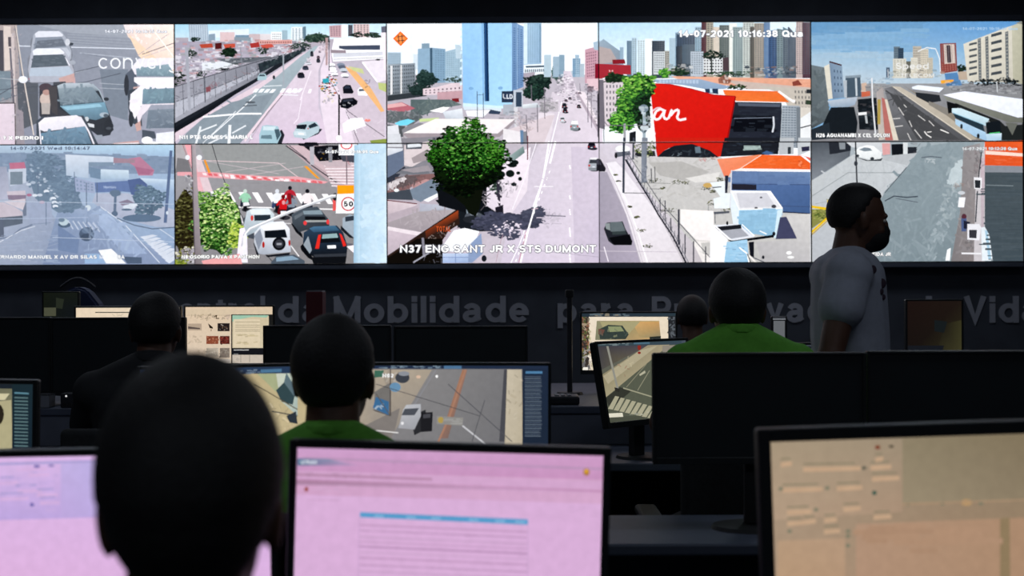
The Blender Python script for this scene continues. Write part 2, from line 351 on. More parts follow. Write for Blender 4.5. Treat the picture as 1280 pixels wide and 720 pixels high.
pA.p('4c4f56', '300,372 368,368 376,385 300,390')
# person beside the open door and the grey car
pA.p('3b3b42', '222,400 330,385 330,520 400,560 250,590 222,560'); pA.e('50424a', 258, 402, 38, 24)
pA.e('cdbcb4', 256, 468, 32, 36); pA.e('b8968e', 262, 430, 22, 16); pA.p('b8b0ac', '232,490 284,490 280,552 236,552'); pA.p('4a4648', '272,400 320,395 324,560 290,540')
pA.p('2c323a', '322,430 420,385 510,380 560,420 600,510 640,620 620,670 560,680 400,560 330,520')
pA.p(['c6cfd8', 'b8c2cc', '6e7b86', '8998a2'], '322,392 360,378 500,376 540,398 560,420 330,430')
pA.p(['97a5ae', '8494a0', '6e7e8a', '61717d'], '326,408 520,400 582,482 340,502'); pA.speck(40, ['a9b7c0', '7d8d98', '5d6c78', '93a2ac'], '335,412 510,405 565,480 345,495', 14, 60, .3)
pA.p(['8bb0c4', '7fa6ba', '5d7688', '64808f'], '336,506 588,484 612,548 560,590 400,560'); pA.p('9cc4d6', '350,512 560,494 575,510 380,530')
pA.p('2b2f36', '400,562 500,600 612,560 640,640 610,672 520,640'); pA.e('a8b6c2', 586, 556, 26, 14); pA.e('55606c', 596, 560, 14, 10)
pA.p('d6dae0', '494,602 530,610 530,628 496,622'); pA.e('c9ced4', 488, 580, 12, 14); pA.e('23272e', 610, 620, 26, 40); pA.e('4b5058', 612, 632, 16, 8)
pA.e('2b3038', 598, 468, 16, 10); pA.l('aab6c0', 6, '520,382 560,420 588,484')
pA.p('9ba2ae', '530,672 575,668 580,690 540,700')
# white hatch at the bottom
pA.p('454d58', '205,590 240,565 470,560 560,735 205,735'); pA.p(['f2eff4', 'ece8ef', 'd9d6e0', 'e5e2ea'], '218,600 250,572 430,558 460,572 480,620 250,650 225,640')
pA.p(['6f8fa6', '7d9cb2', '5c7488', '54697c'], '230,660 480,620 520,735 225,735'); pA.speck(40, ['87a6ba', '5f7c92', '93afc0', '4f6678'], '245,660 475,635 505,730 240,735', 14, 60, .35)
pA.l('e4e2ea', 9, '452,568 500,650 535,735'); pA.l('e8e5ee', 7, '220,600 232,735')
# cars on the right
pA.p('5a6270', '705,330 760,280 780,450 720,460'); pA.p('e9e6ee', '740,290 780,240 960,236 985,250 985,300 760,330')
pA.p(['8aa2ae', '98adb8', '7a909c', '768a98'], '765,296 950,270 985,340 770,338'); pA.speck(20, ['93b4bc', '5f808e', 'a9c3ca'], '775,295 940,280 970,330 780,330', 12, 40, .35)
pA.p('f0edf3', '755,345 985,345 985,410 800,400 755,370'); pA.e('2c3038', 712, 390, 14, 60); pA.p('c7a9a6', '750,400 790,395 785,420 752,425')
pA.p('3e4650', '720,420 790,400 800,620 780,620 740,600 722,520'); pA.p('eeebf2', '735,440 800,385 985,380 985,420 810,440 790,520 760,580 728,520')
pA.p(['849fac', '7f97a4', '6c8290', '72899a'], '805,412 985,405 985,492 800,495'); pA.speck(24, ['86b0ba', '527482', '96bac2'], '812,415 980,412 980,488 808,490', 12, 44, .35)
pA.l('f4f2f6', 8, '805,395 790,440 800,520'); pA.p('e8e0e8', '800,498 985,490 985,520 830,530 800,560 780,620 770,560'); pA.e('e9e4ec', 752, 480, 24, 14)
pA.e('2c3038', 738, 580, 14, 44); pA.p('caa6a0', '760,610 790,590 795,640 770,650')
pA.p('a0a4b2', '810,560 850,500 985,498 985,640 820,640'); pA.p(['7e8a98', '8a95a2', '6a7684', '727e8c'], '835,530 985,520 985,630 822,632')
pA.speck(24, ['97a2ae', '5f6b78', 'aab3bd'], '845,530 980,528 980,620 830,625', 12, 40, .35)
pA.p('4c5460', '800,640 870,650 880,690 800,690'); pA.e('f2f2f8', 828, 700, 32, 22); pA.p('e9eaf2', '880,660 985,648 985,735 875,735'); pA.e('ffffff', 860, 735, 40, 30)
pA.p('c8a7a6', '640,715 780,700 790,735 620,735'); pA.l('fbfbff', 4, '535,725 780,715')
pA.text('14-07-2021 10:16:15 Qua', 592, 96, 17, 350, 'f0f2f8', '777e8c', .01)
pA.text('converg', 556, 298, 84, 452, 'f0f2f6', None, -.03)
pA.text('G ? X PEDRO I', -20, 697, 20, 266, 'ffffff', '50505a', .03)
pA.l('3f3f48', 6, '985,48 985,735')

# ---- hazy avenue seen through a wet lens
pB = Pic().view(0, 175, 4.498)
pB.p(['a6b4cc', 'a9c0da', '93a8c8', 'a4aec4'], '-220,25 1000,25 1000,700 -220,700')
pB.p(['bccbe0', 'bcdcf2', 'a8c4e0', 'a9b8cc'], '-220,25 1000,25 1000,90 -220,80')
pB.p('8899b2', '-220,72 350,74 1000,96 1000,190 -220,190')
pB.speck(150, ['93a4ba', '7b8ea8', 'a4b4c6', '6f84a0'], '-200,70 990,85 990,180 -200,180', 14, 60, .5, False)
pB.p(['b5bdcf', 'a9b3c8', '8f9cb6', 'a7b0c4'], '-220,180 130,180 330,470 330,700 -220,700')
pB.p(['93a4c0', 'a8b7d0', '8e9dbc', '7f8eae'], '330,380 480,370 1000,700 240,700')
pB.wash = ('8fa3bb', .4); pB.p('5f7386', '150,80 270,75 300,200 420,260 470,380 330,410 200,330 150,180')
pB.leaves(260, ['41566a', '4c6276', '5a7084', '6d8498'], 270, 160, 110, 90, 8, 24); pB.leaves(260, ['465c70', '51677c', '60778c', '74899c'], 370, 280, 90, 120, 8, 24)
pB.leaves(120, ['4c6076', '586e84', '6a8096'], 175, 170, 50, 90, 6, 20)
for i in range(40): pB.e(pB.rnd.choice(['c9d3e0', 'a7b6c8', '51657a']), 180+i*4+pB.rnd.uniform(-30, 30), 140+i*6, 8, 5)
pB.wash = ('9fb2ca', .15); pB.p(['dfe6f2', 'd6e0ee', 'c3d0e2', 'b8c8dc'], '370,82 640,95 645,140 500,150 500,215 375,200'); pB.p('8295aa', '500,125 640,125 640,145 500,150')
pB.p(['d9e7f4', 'dbeaf6', 'b6cade', 'a9c0d6'], '568,165 725,170 728,218 568,222'); pB.p('7189a2', '500,150 568,165 568,222 510,210')
pB.p('c07a94', '700,110 790,95 870,170 860,200 780,200 760,150'); pB.p('b06482', '760,150 870,170 840,196 780,192'); pB.p('a7838f', '640,100 760,110 760,130 640,130')
pB.p(['dcecf8', 'cfe2f4', 'a9c0dc', '98b0d0'], '790,215 1000,225 1000,290 800,262'); pB.p('5f74a6', '535,240 790,225 790,300 690,290 540,296'); pB.text('HiperMais', 585, 272, 14, 70, 'b9c8e4')
pB.p('46598c', '720,225 790,215 830,250 830,310 740,310')
pB.p(['b9bdd0', 'c3c7d8', 'b7bccf', 'a8b0c8'], '540,300 720,300 1000,400 1000,490 880,490 640,430 520,350')
pB.p('a4aecb', '420,210 535,240 535,300 430,290'); pB.win('8695b0', '425,215 530,245 530,290 430,285', 5, 3)
pB.p('c56c86', '55,130 140,125 148,160 60,170'); pB.p('cdd5e4', '50,165 150,160 150,240 60,260'); pB.p('7b8894', '60,180 130,178 130,250 60,252')
pB.p(['9b9db2', 'a2a5b8', 'c0c0d2', '9fa0b6'], '-220,150 40,150 60,330 -220,360'); pB.p('d3c6cf', '40,290 145,285 150,330 50,330'); pB.p('8b7689', '45,310 150,310 148,345 50,335')
pB.p('cfc2cb', '-220,360 20,350 80,375 130,405 130,440 -220,460'); pB.p('d9cdd4', '20,345 145,330 150,400 85,375'); pB.p('545b68', '-220,455 130,425 130,470 -220,540')
pB.p('54596a', '-10,440 22,440 26,545 -10,545'); pB.p('6b7386', '130,400 150,340 152,425 135,430')
pB.p('a3acc4', '150,350 290,350 300,470 170,470'); pB.l('7c88a2', 3, '170,475 290,465'); pB.l('6d7890', 7, '-100,575 60,545 120,500 185,478'); pB.l('e2e6f0', 4, '-220,590 0,575 120,510 200,485')
for y in (600, 620, 640): pB.l('9aa5bd', 3, (-100, y, 100, y-14, 240, y-30, 330, y-60))
pB.speck(60, ['98a3bb', 'b6bed0', '8a96b0'], '-200,560 330,500 330,690 -200,690', 20, 80, .15, False)
pB.l('5f6f88', 5, '215,180 218,350'); pB.l('5b6a80', 5, '488,240 490,470'); pB.l('56657c', 5, '548,240 548,350'); pB.l('5f708a', 4, '420,180 425,330'); pB.l('5c6c84', 4, '262,350 262,480')
pB.p('51648a', '956,60 972,60 940,466 922,466'); pB.e('dfe8f4', 942, 410, 7, 10)
pB.leaves(260, ['3f566c', '4a6274', '5b7486', '6f889a'], 835, 340, 85, 85, 8, 22); pB.l('41556a', 9, '858,360 858,440'); pB.e('546a84', 800, 440, 110, 22)
pB.p('5d6e86', '645,300 660,300 656,420 640,420'); pB.blob('5e7188', 652, 300, 30, 20); pB.e('52657e', 648, 415, 18, 16)
pB.p('87798c', '670,350 720,335 760,355 690,370'); pB.e('dde5f0', 728, 378, 34, 14); pB.e('e4eaf4', 750, 366, 26, 10); pB.e('4c6078', 715, 392, 30, 6)
for x, y in ((265, 290), (303, 330), (310, 352), (315, 374)): pB.e('e9eef6', x, y, 16, 10); pB.e('58718a', x+4, y+8, 14, 5)
for x, y, c in ((168, 310, 'b26a86'), (200, 312, 'e6ecf5'), (228, 310, 'd2dae8'), (240, 350, 'c3aabc'), (165, 250, 'cfd8e6'), (190, 240, 'b0bccd')): pB.e(c, x, y, 15, 8)
pB.e('dce6ee', 498, 382, 16, 16); pB.e('7e8fa6', 470, 380, 14, 12)
for i in range(6): pB.l('c6cfe0', 7, (385+i*28, 452+i*3, 415+i*30, 502+i*3))
for i in range(4): pB.l('b6c0d8', 5, (500+i*26, 460, 535+i*26, 500))
pB.e('41566e', 365, 478, 36, 16); pB.e('c3d4dc', 362, 462, 26, 20); pB.e('6b8094', 350, 450, 18, 12)
pB.e('3d4d66', 490, 530, 42, 40); pB.e('5e708a', 488, 510, 26, 16); pB.e('25344c', 492, 545, 34, 18); pB.e('9aa9c0', 510, 548, 8, 4)
pB.l('dfe6f2', 5, '560,370 700,470 900,690'); pB.l('8796b4', 4, '545,375 690,480 860,700'); pB.l('56647c', 6, '660,440 760,480 860,500 1000,490')
for i in range(8): pB.p('dfe4f0', [790+i*20, 545+i*19, 860+i*20, 532+i*15, 890+i*20, 538+i*15, 815+i*20, 562+i*19])
pB.l('dfe6f2', 4, '900,500 990,560'); pB.p(['b3c4e0', 'c4d2ea', 'a3b4d4', '9cadce'], '560,380 640,440 830,640 700,640 560,480')
pB.speck(40, ['b9c9e2', 'a2b3d0', '8e9fc2'], '480,380 650,440 800,640 500,640', 30, 110, .2)
pB.p('6f82a6', '330,480 450,560 440,640 330,620')
pB.l('c3cfe2', 3, '0,345 1000,362'); pB.l('b9c6de', 3, '0,445 500,436'); pB.l('c3cfe2', 3, '300,548 1000,575')
pB.p('ffffff', '556,620 630,612 660,640 712,695 600,695'); pB.p('3c4c66', '690,655 800,660 800,695 720,695'); pB.p('9ab8dc', '480,640 560,640 600,695 480,695')
for x in (100, 420): pB.text('14-07-2021 Wed 10:14:47' if x == 100 else '', 62, 57, 18, 448, '3d526e', 'c3d2e6', .02) if x == 100 else None
pB.text('ERNARDO MANUEL X AV DR SILAS', -6, 668, 20, 556, 'ffffff', '66748c', .03); pB.text('M', 566, 668, 20, 20, 'dfe4ee', None, .03); pB.text('BA', 668, 668, 20, 38, 'ffffff', '66748c', .03)

# ---- wide avenue with a long wall and parked cars
pC = Pic().view(215, 20, 4.3636)
pC.p(['a8d3e8', 'bfdfee', 'e4eef4', 'cfe0ea'], '0,40 1200,40 1200,150 0,150')
pC.p('dfe9f2', '200,80 420,70 420,110 200,120')
pC.p(['a9a4b4', 'b9b2bc', 'd9cfdd', 'c4bccb'], '0,140 1200,120 1200,710 0,710')
pC.p('a7b6c6', '90,46 195,46 200,136 96,136'); pC.win('c3cfda', '95,48 192,48 196,134 98,134', 8, 1, .35, 1); pC.p('8fa1b2', '200,100 235,96 236,136 200,136')
for x, w, h, c in ((262, 80, 50, 'd9c3c6'), (345, 110, 34, '7f98ac'), (420, 60, 40, 'c8b8bc'), (540, 60, 52, 'eef3f6'), (600, 30, 60, 'a2b9c6'), (650, 76, 78, 'e7eef2'), (480, 60, 40, 'dcd6da'), (20, 70, 20, 'b0a9b4'), (380, 60, 20, 'c9d4dc')):
    pC.p(c, (x, 138-h, x+w, 138-h, x+w, 140, x, 140))
pC.win('6f8496', '652,66 722,66 722,132 652,132', 4, 7); pC.p('6d8595', '712,60 730,56 732,132 716,132'); pC.win('8a7a82', '545,94 596,94 596,130 545,130', 5, 3)
pC.speck(420, ['e9eaef', 'c9cdd4', '5a6068', '8b8f98', 'b86a62', 'a85850', '3f454c', 'd3d9de', 'f4f4f6', '6f8474', 'c98a80'], '15,135 720,128 700,200 15,360', 8, 34, .6, False)
pC.p('a9403c', '425,150 475,142 480,170 430,175'); pC.p('c65c50', '480,160 540,150 560,168 500,180'); pC.p('d9a7a2', '475,132 655,130 655,152 475,154'); pC.p('b5513f', '150,155 220,150 225,172 160,176'); pC.p('c35a48', '280,155 345,150 345,172 290,178'); pC.p('5a1f22', '235,148 272,146 272,180 235,182')
pC.win('7c4a4c', '478,138 652,136 652,150 478,152', 14, 1); pC.p('8f9ca8', '340,115 430,118 430,136 340,134')
pC.leaves(60, ['16241c', '1e3024', '2c4030'], 312, 198, 42, 26, 6, 12, dark='17241c'); pC.leaves(40, ['20302a', '2d4038'], 128, 128, 26, 12, 5, 9); pC.leaves(50, ['1b2a22', '2c3c30'], 40, 345, 34, 40, 7, 15); pC.leaves(40, ['20302a', '33463a'], 500, 190, 26, 18, 5, 9)
pC.leaves(50, ['2a3a34', '3a4c44'], 345, 262, 26, 16, 5, 9); pC.leaves(50, ['24322c', '3a4a42'], 108, 206, 26, 22, 5, 9); pC.leaves(40, ['24322c', '3a4a42'], 160, 320, 26, 22, 5, 9)
pC.leaves(140, ['24352f', '2f443c', '40574c', '56695c'], 790, 122, 72, 26, 6, 12, dark='2c3f38'); pC.leaves(90, ['24352f', '3a4f46'], 700, 165, 60, 20, 6, 10)
pC.p('dfe3ea', '165,255 330,245 325,280 165,300'); pC.p('6b7078', '230,235 540,222 540,245 330,262'); pC.p('22262c', '232,295 270,282 315,285 312,305 270,300')
pC.speck(170, ['2a2f34', '41474c', 'e5e8ec', '9aa0a6'], '15,240 480,225 300,300 15,400', 6, 26, .5, False)
pC.p(['9a9ba6', '8b8d98', '6f7078', 'a6a7b2'], '15,385 480,240 640,205 640,235 480,330 15,590')     # long wall
pC.p('b7b9c4', '15,475 200,412 480,292 475,310 200,452 15,560'); pC.l('44464e', 4, '15,388 200,330 480,246 620,210'); pC.l('55575f', 3, '15,470 240,392 480,290')
pC.speck(110, ['7c7e88', 'a9acb8', '8a7478', 'b4b6c0', '6b6d76'], '20,420 470,270 470,310 20,560', 6, 30, .35)
pC.p('8e5860', '186,390 212,384 212,412 188,418'); pC.speck(12, ['8e5860', '9a6a72'], '200,378 260,362 262,390 205,402', 6, 14)
for i in range(10): x = 60+i*58; pC.l('5d5f68', 3, (x, 372-i*16, x+6, 535-i*30))
pC.p('262a32', '15,585 480,330 620,228 700,190 705,205 560,300 400,398 240,492 15,650'); pC.p('1d2128', '15,610 130,545 400,380 390,400 140,570 15,650')
pC.p('2f3840', '470,262 620,215 720,170 730,185 640,232 480,312'); pC.speck(70, ['1e2a2c', '3b4a4c', '4f5f60'], '480,250 720,170 725,190 490,300', 6, 18)
pC.p('dcccd6', '15,640 250,500 480,368 560,310 700,215 780,170 800,170 720,222 575,330 440,430 170,560 15,690')
pC.p(['b6c2c9', 'aab8c0', '8b97a1', '8f99a3'], '780,165 800,165 620,400 440,620 360,710 20,710 170,560 440,425 575,330 700,225')
pC.p('8f9aa4', '170,560 330,470 560,420 420,640 360,710 20,710 80,640'); pC.speck(40, ['99a4ad', '84909b', 'a7b0b8'], '240,500 560,400 400,640 100,690', 30, 90, .12)
pC.p(['d6ccd6', 'dcd2dc', 'd7c6d8', 'd2c2d4'], '800,165 850,165 800,300 800,500 870,710 410,710 480,600 620,400')
pC.p('e6d5df', '600,410 625,400 430,650 400,690 395,670'); pC.l('b4a2b0', 3, '640,380 470,610 420,690'); pC.l('7f7680', 4, '612,425 530,520 440,640')
pC.p('e4d8e4', '860,165 880,300 1150,530 1160,710 850,710 810,480 812,290'); pC.p('cfc3cf', '960,270 1160,480 1160,710 1000,710 950,500 880,330')
for i in range(8): pC.p('eef0f4', [456+i*31, 398+i*.7, 478+i*31, 398+i*.7, 462+i*30, 418+i*.7, 440+i*30, 418+i*.7] if i < 4 else [480+i*31, 396, 500+i*31, 396, 488+i*30, 418, 468+i*30, 418])
for x in (640, 672, 750): pC.p('f4f2f6', (x, 400, x+14, 400, x+8, 422, x-8, 422))
pC.l('f6f6fa', 9, '170,552 380,534 490,534'); pC.l('e3e8ec', 4, '500,385 600,380'); pC.l('eceef2', 4, '600,430 690,434'); pC.l('eef0f4', 5, '460,430 390,500 210,660'); pC.l('dfe3e8', 4, '350,520 170,695')
pC.l('e4e8ec', 8, '150,632 246,594'); pC.l('e4e8ec', 11, '158,604 132,700'); pC.l('eceef2', 16, '318,595 312,705'); pC.l('dfe3e8', 8, '405,598 330,640'); pC.l('dfe3e8', 8, '300,650 200,698')
pC.l('f0e8f2', 4, '712,440 690,560 665,590'); pC.l('f2eaf2', 4, '760,300 700,460'); pC.l('5a6068', 5, '390,492 465,488'); pC.e('5f666e', 430, 472, 28, 6)
pC.p('a6adb6', '605,210 612,210 614,390 606,390'); pC.p('a9abb6', '72,170 90,170 106,520 92,520'); pC.l('60636c', 4, '180,300 184,470'); pC.l('8a8e98', 4, '375,170 388,350'); pC.l('70757e', 3, '650,180 650,220')
def sidecar(P, x, y, w, h, c): P.e('4a4c56', x+w*.55, y+h*.8, w*.52, h*.25); P.p(c, (x, y+h*.45, x+w*.2, y+h*.05, x+w*.75, y, x+w, y+h*.4, x+w*.98, y+h*.85, x+w*.1, y+h*.95)); P.p(mixc(c, '101418', .7), (x+w*.12, y+h*.42, x+w*.25, y+h*.12, x+w*.72, y+h*.1, x+w*.85, y+h*.38))
for a in ((684, 308, 40, 32, '2a2c38'), (712, 272, 34, 24, '454a5a'), (725, 248, 36, 20, 'd6d6e0'), (788, 232, 22, 24, '3a3c48'), (755, 192, 18, 30, '343a44'), (790, 218, 18, 16, '6a5a66'), (735, 228, 20, 14, 'e6e2ea'), (800, 190, 14, 12, '8a8290'), (550, 325, 14, 20, '3a4048')): sidecar(pC, *a)
pC.p('a9c3cc', '468,335 478,316 510,315 520,335 515,350 468,352'); pC.p('44525c', '474,330 482,320 506,320 510,330')
for i, y in enumerate((268, 288, 302, 318)): pC.e('f6f6fa', 872+i*5, y, 20, 10); pC.e('6b6874', 876+i*5, y+9, 18, 4)
for i, y in enumerate((268, 280, 296, 325)): pC.e(('8a92a4', '626a7c', 'c6ccd6', 'f4f6fa')[i], 922+i*7, y, 22, 11); pC.e('585866', 926+i*7, y+10, 18, 4)
pC.p('1a1c26', '932,390 950,376 975,378 992,415 985,425 936,424'); pC.p('343c4c', '945,382 968,382 978,396 940,398'); pC.p('f2f2f6', '1012,405 1022,392 1052,390 1070,420 1066,436 1016,434'); pC.p('5c6674', '1022,400 1050,398 1056,410 1020,412')
pC.p('12141c', '916,480 930,452 990,446 1014,465 1010,482 960,508 922,500'); pC.p('3a3f4c', '935,458 985,452 990,464 935,470'); pC.speck(8, ['e8e8f0'], '930,470 1000,470 1000,490 930,490', 3, 12)
pC.leaves(60, ['2c3440', '1c222c', 'c8a23c', 'a83c3c', '3ca0b0', 'e8e0e0', '6a7a4c'], 862, 380, 46, 55, 5, 12); pC.p('3ba7b8', '822,345 855,340 858,364 824,368'); pC.speck(26, ['d8cfa0', 'efe8d0', '50606c'], '815,420 880,430 880,480 820,475', 4, 14)
pC.p('e8b884', '945,275 1000,300 1090,400 1160,520 1140,525 1060,420 960,300'); pC.p('c9cf9c', '960,275 1040,290 1050,318 990,300'); pC.p('bcc688', '1125,365 1175,370 1175,420 1130,400'); pC.p('e6dfe8', '1035,250 1175,240 1175,350 1120,365'); pC.l('ffffff', 6, '1040,255 1120,360'); pC.p('8e9c50', '1080,680 1175,670 1175,710 1090,700')
pC.e('e58c84', 1068, 570, 16, 8); pC.speck(10, ['30343c', '585058'], '1050,345 1082,345 1082,390 1050,390', 6, 20, .4)
pC.p('f6f6fa', '885,125 1140,115 1160,150 1160,235 880,250 870,200'); pC.p('4c5568', '912,164 1136,160 1136,186 950,186 912,178'); pC.p('d3d5de', '880,205 1160,195 1160,215 880,228'); pC.l('8f9098', 3, '880,238 1160,228'); pC.p('9c8f98', '868,186 950,188 950,204 868,204'); pC.e('3a3c44', 1124, 240, 14, 5)
pC.p('c7a9b0', '858,55 925,50 925,120 862,118'); pC.p('f2f2f4', '925,48 960,48 960,118 925,118'); pC.p('dcc6c6', '990,46 1078,46 1078,118 990,118'); pC.p('5b5b66', '962,50 986,50 986,112 962,112'); pC.win('7b6d78', '990,48 1076,48 1076,100 990,100', 5, 5); pC.win('8b6f78', '862,58 922,56 922,112 866,112', 4, 5)
pC.leaves(50, ['1c2a26', '2a3a34'], 1010, 105, 30, 12, 6, 10); pC.leaves(80, ['26362e', '36483e'], 1095, 106, 44, 14, 6, 11); pC.p('cfe6f4', '1078,46 1170,46 1170,95 1078,90'); pC.p('6a6c7c', '1142,60 1172,56 1172,92 1144,92'); pC.p('f0e6ee', '1140,92 1175,92 1175,300 1160,300')
pC.p('b59a9c', '838,120 852,120 850,270 840,270'); pC.l('4c4c56', 5, '858,110 858,300'); pC.speck(40, ['c8b8bc', '8a8088', 'dcd0d4'], '800,140 850,140 850,200 800,200', 5, 14)
pC.p('15181f', '908,430 918,430 916,660 908,660'); pC.l('2c303a', 3, '912,440 960,520 1160,660'); pC.l('343842', 3, '950,520 1020,690'); pC.l('343842', 3, '850,330 912,440'); pC.e('ffffff', 912, 668, 16, 16)
pC.p('f6f4f8', '975,560 1040,555 1060,600 940,640 930,590'); pC.speck(20, ['f0ecf2', 'bcb4c0'], '940,520 1150,560 1150,660 940,660', 10, 40, .2)
pC.p('2b2f38', '575,640 600,620 616,650 600,700 578,700'); pC.p('a8c5d0', '478,650 495,600 520,596 580,602 598,650 575,700 478,700'); pC.p('6f8894', '490,652 545,650 548,672 486,670'); pC.p('cfdfe6', '500,602 570,604 560,625 498,625'); pC.p('4e6470', '560,620 585,618 594,650 575,680')
pC.p('2f3440', '700,660 800,615 822,618 800,645 720,676'); pC.p('b8c9d2', '662,640 690,590 735,575 790,578 808,608 800,636 735,672 668,662'); pC.p('1e2630', '680,596 735,592 738,600 728,620 682,616'); pC.p('2c3844', '745,600 780,582 800,600 752,616'); pC.p('cfdde4', '668,628 730,632 735,655 668,650'); pC.e('c04a4a', 744, 615, 4, 4); pC.p('f0f0f4', '690,638 722,640 722,650 690,648')
pC.p('1a1e26', '715,700 730,690 790,690 812,705'); pC.text('N11 PTE GOMES x MARIA L', 44, 672, 20, 400, 'ffffff', '8a8e98', .02)

# ---- junction with motorcycles at the stop line
pD = Pic().view(215, 175, 4.502)
pD.p(['a4a3a8', '9c9a9e', '8b8888', '8f8d92'], '0,20 1240,20 1240,720 0,720')
pD.p('9b9d9e', '150,25 640,25 830,200 880,235 220,190'); pD.speck(120, ['a7a6a8', '8f8f92', '999a9a', '86878c'], '200,50 640,50 1000,660 380,660', 20, 70, .12, False)
pD.p('b3b0b4', '20,25 100,25 130,190 20,190'); pD.p('7f7e82', '30,100 90,110 110,180 20,185'); pD.p(['e8a8b0', 'eab0b8', 'e4b4bc', 'e8bcc4'], '70,25 115,25 150,200 220,290 150,290 125,200')
pD.p('dcc9cf', '118,90 160,95 230,290 180,290'); pD.l('b06a70', 3, '60,25 110,160')
pD.l('dcc8cc', 4, '160,115 600,130 740,230'); pD.l('c8bcc2', 3, '200,120 600,190'); pD.l('c8bcc0', 3, '300,180 640,130'); pD.l('c9bdc2', 3, '420,200 740,150')
pD.p('e2a9b0', '30,180 220,180 540,205 700,205 880,235 860,245 640,232 380,222 30,200')
for i in range(22): pD.p(pD.rnd.choice(['f4e8ea', 'e06a70', 'd8767e', 'f2dfe2']), [170+i*31, 184+i*2.2, 192+i*31, 186+i*2.2, 198+i*31, 200+i*2.2, 176+i*31, 198+i*2.2])
for i in range(10): pD.p(pD.rnd.choice(['f6ecee', 'dd7880']), [330+i*50, 208+i*2.6, 356+i*50, 209+i*2.6, 356+i*50, 218+i*2.6, 330+i*50, 217+i*2.6])
pD.p('e89c38', '178,112 190,112 218,184 204,186'); pD.p('e8a038', '742,148 760,146 835,220 815,216')
pD.p('b9a6ac', '640,30 690,30 800,130 1040,280 1040,330 920,265 780,150'); pD.p('cdb8be', '660,30 1040,30 1040,300 800,135'); pD.l('3c3c44', 6, '640,32 740,100 790,145 935,245'); pD.l('54545c', 4, '660,30 760,110')
for i in range(9): pD.l('efe6ea', 6, (850+i*6, 130+i*16, 1040, 126+i*17))
pD.p('c5b5bb', '800,115 1010,120 1010,150 870,150'); pD.p('17181f', '745,40 870,30 940,30 1040,60 1040,80 1000,110 830,120 800,80'); pD.p('b8b6be', '775,25 800,25 800,140 778,140'); pD.p('8f9098', '880,40 902,40 902,125 882,125'); pD.p('50525e', '940,70 1040,80 1040,130 960,120')
pD.speck(26, ['2a2c36', '444652', 'c8a040', '9a9aa4'], '830,40 990,40 990,110 830,110', 6, 20, .5); pD.blob('24262e', 770, 22, 60, 16)
pD.p('f2f2f6', '938,20 1040,20 1040,86 938,86'); pD.e('dd6a70', 982, 28, 34, 26); pD.e('f6f6fa', 982, 28, 26, 19); pD.l('7c6c74', 6, '982,86 984,250'); pD.speck(10, ['b04a50', 'e8e0e4'], '990,120 1010,120 1010,160 990,160', 4, 16, .4)
for i, x in enumerate((215, 295, 372, 450, 528, 610, 690, 770, 842)):
    pD.p('f6f4f6', (x, 290+i*1.7, x+34, 290+i*1.7, x+66, 348+i*1.5, x+36, 348+i*1.5))
pD.l('f2f0f2', 7, '320,376 600,382 910,390'); pD.l('e8e6e8', 4, '560,465 740,474'); pD.l('e8e6e8', 6, '670,595 715,655'); pD.l('dedcde', 5, '385,420 400,470'); pD.l('f0eef0', 4, '385,462 420,464')
pD.l('34363c', 4, '225,25 260,140 330,320 400,440 500,610 570,690')
def biker(P, x, y, s, shirt, helm, bike='23242c', legs='2c3040'):
    P.e('3a3a42', x+s*.1, y+s*1.28, s*.34, s*.14)
    P.p(bike, (x-s*.12, y+s*.7, x+s*.12, y+s*.7, x+s*.15, y+s*1.3, x-s*.15, y+s*1.3)); P.e('15161c', x, y+s*1.22, s*.08, s*.2)
    P.p(legs, (x-s*.3, y+s*.65, x+s*.3, y+s*.65, x+s*.34, y+s*1.05, x+s*.18, y+s*1.1, x+s*.08, y+s*.8, x-s*.08, y+s*.8, x-s*.2, y+s*1.12, x-s*.36, y+s*1.05))
    P.p(shirt, (x-s*.1, y+s*.12, x+s*.12, y+s*.12, x+s*.3, y+s*.24, x+s*.44, y+s*.5, x+s*.34, y+s*.56, x+s*.24, y+s*.44, x+s*.24, y+s*.76, x-s*.22, y+s*.76, x-s*.24, y+s*.44, x-s*.36, y+s*.56, x-s*.44, y+s*.48, x-s*.28, y+s*.24))
    P.e(helm, x, y, s*.13, s*.14)
biker(pD, 412, 288, 82, '9fd0b4', 'c8d8d0'); pD.p('e8e8ec', '400,352 432,350 438,368 402,372'); biker(pD, 592, 288, 88, 'e8eaee', 'd8dce4', legs='3a4c70'); biker(pD, 664, 270, 84, 'b83040', '1c1c24')
biker(pD, 762, 288, 90, 'f0e6e8', '1c1c24'); biker(pD, 626, 320, 92, 'c81e26', '7c1018', legs='6a141c'); pD.e('e0a0a4', 628, 352, 9, 12); biker(pD, 672, 318, 80, '8a93a0', '3c4452'); pD.p('e8e8ee', '612,400 644,400 644,418 612,418'); pD.p('8c1a22', '650,300 670,300 674,360 655,366')
pD.p('e2605e', '905,335 920,330 925,395 905,400'); pD.e('26262e', 918, 320, 14, 22); pD.p('a4b0bc', '960,440 1000,418 1040,430 1040,560 1010,540 960,490'); pD.p('39424e', '975,432 1035,425 1035,450 975,460'); pD.p('20242c', '950,480 1000,530 1030,555 1000,550 950,505')
pD.leaves(420, ['1a140e', '2a2416', '3c3a1e', '5a5a34', '7c7a50'], 75, 470, 75, 200, 6, 18, dark='2a2416')
pD.leaves(1000, ['14240e', '1f3c16', '3a6a2a', '66984a', '9cc26c', 'cfdf9c', 'e2ecc0'], 265, 470, 132, 178, 6, 17, light=(.35, -.45), dark='24421c')
pD.leaves(240, ['4a6a2a', '86a440', 'b8cc5c', 'd6de84'], 370, 540, 52, 70, 6, 15); pD.leaves(120, ['2c4a1c', '5a8a3a', '9cc070'], 190, 340, 50, 50, 6, 14)
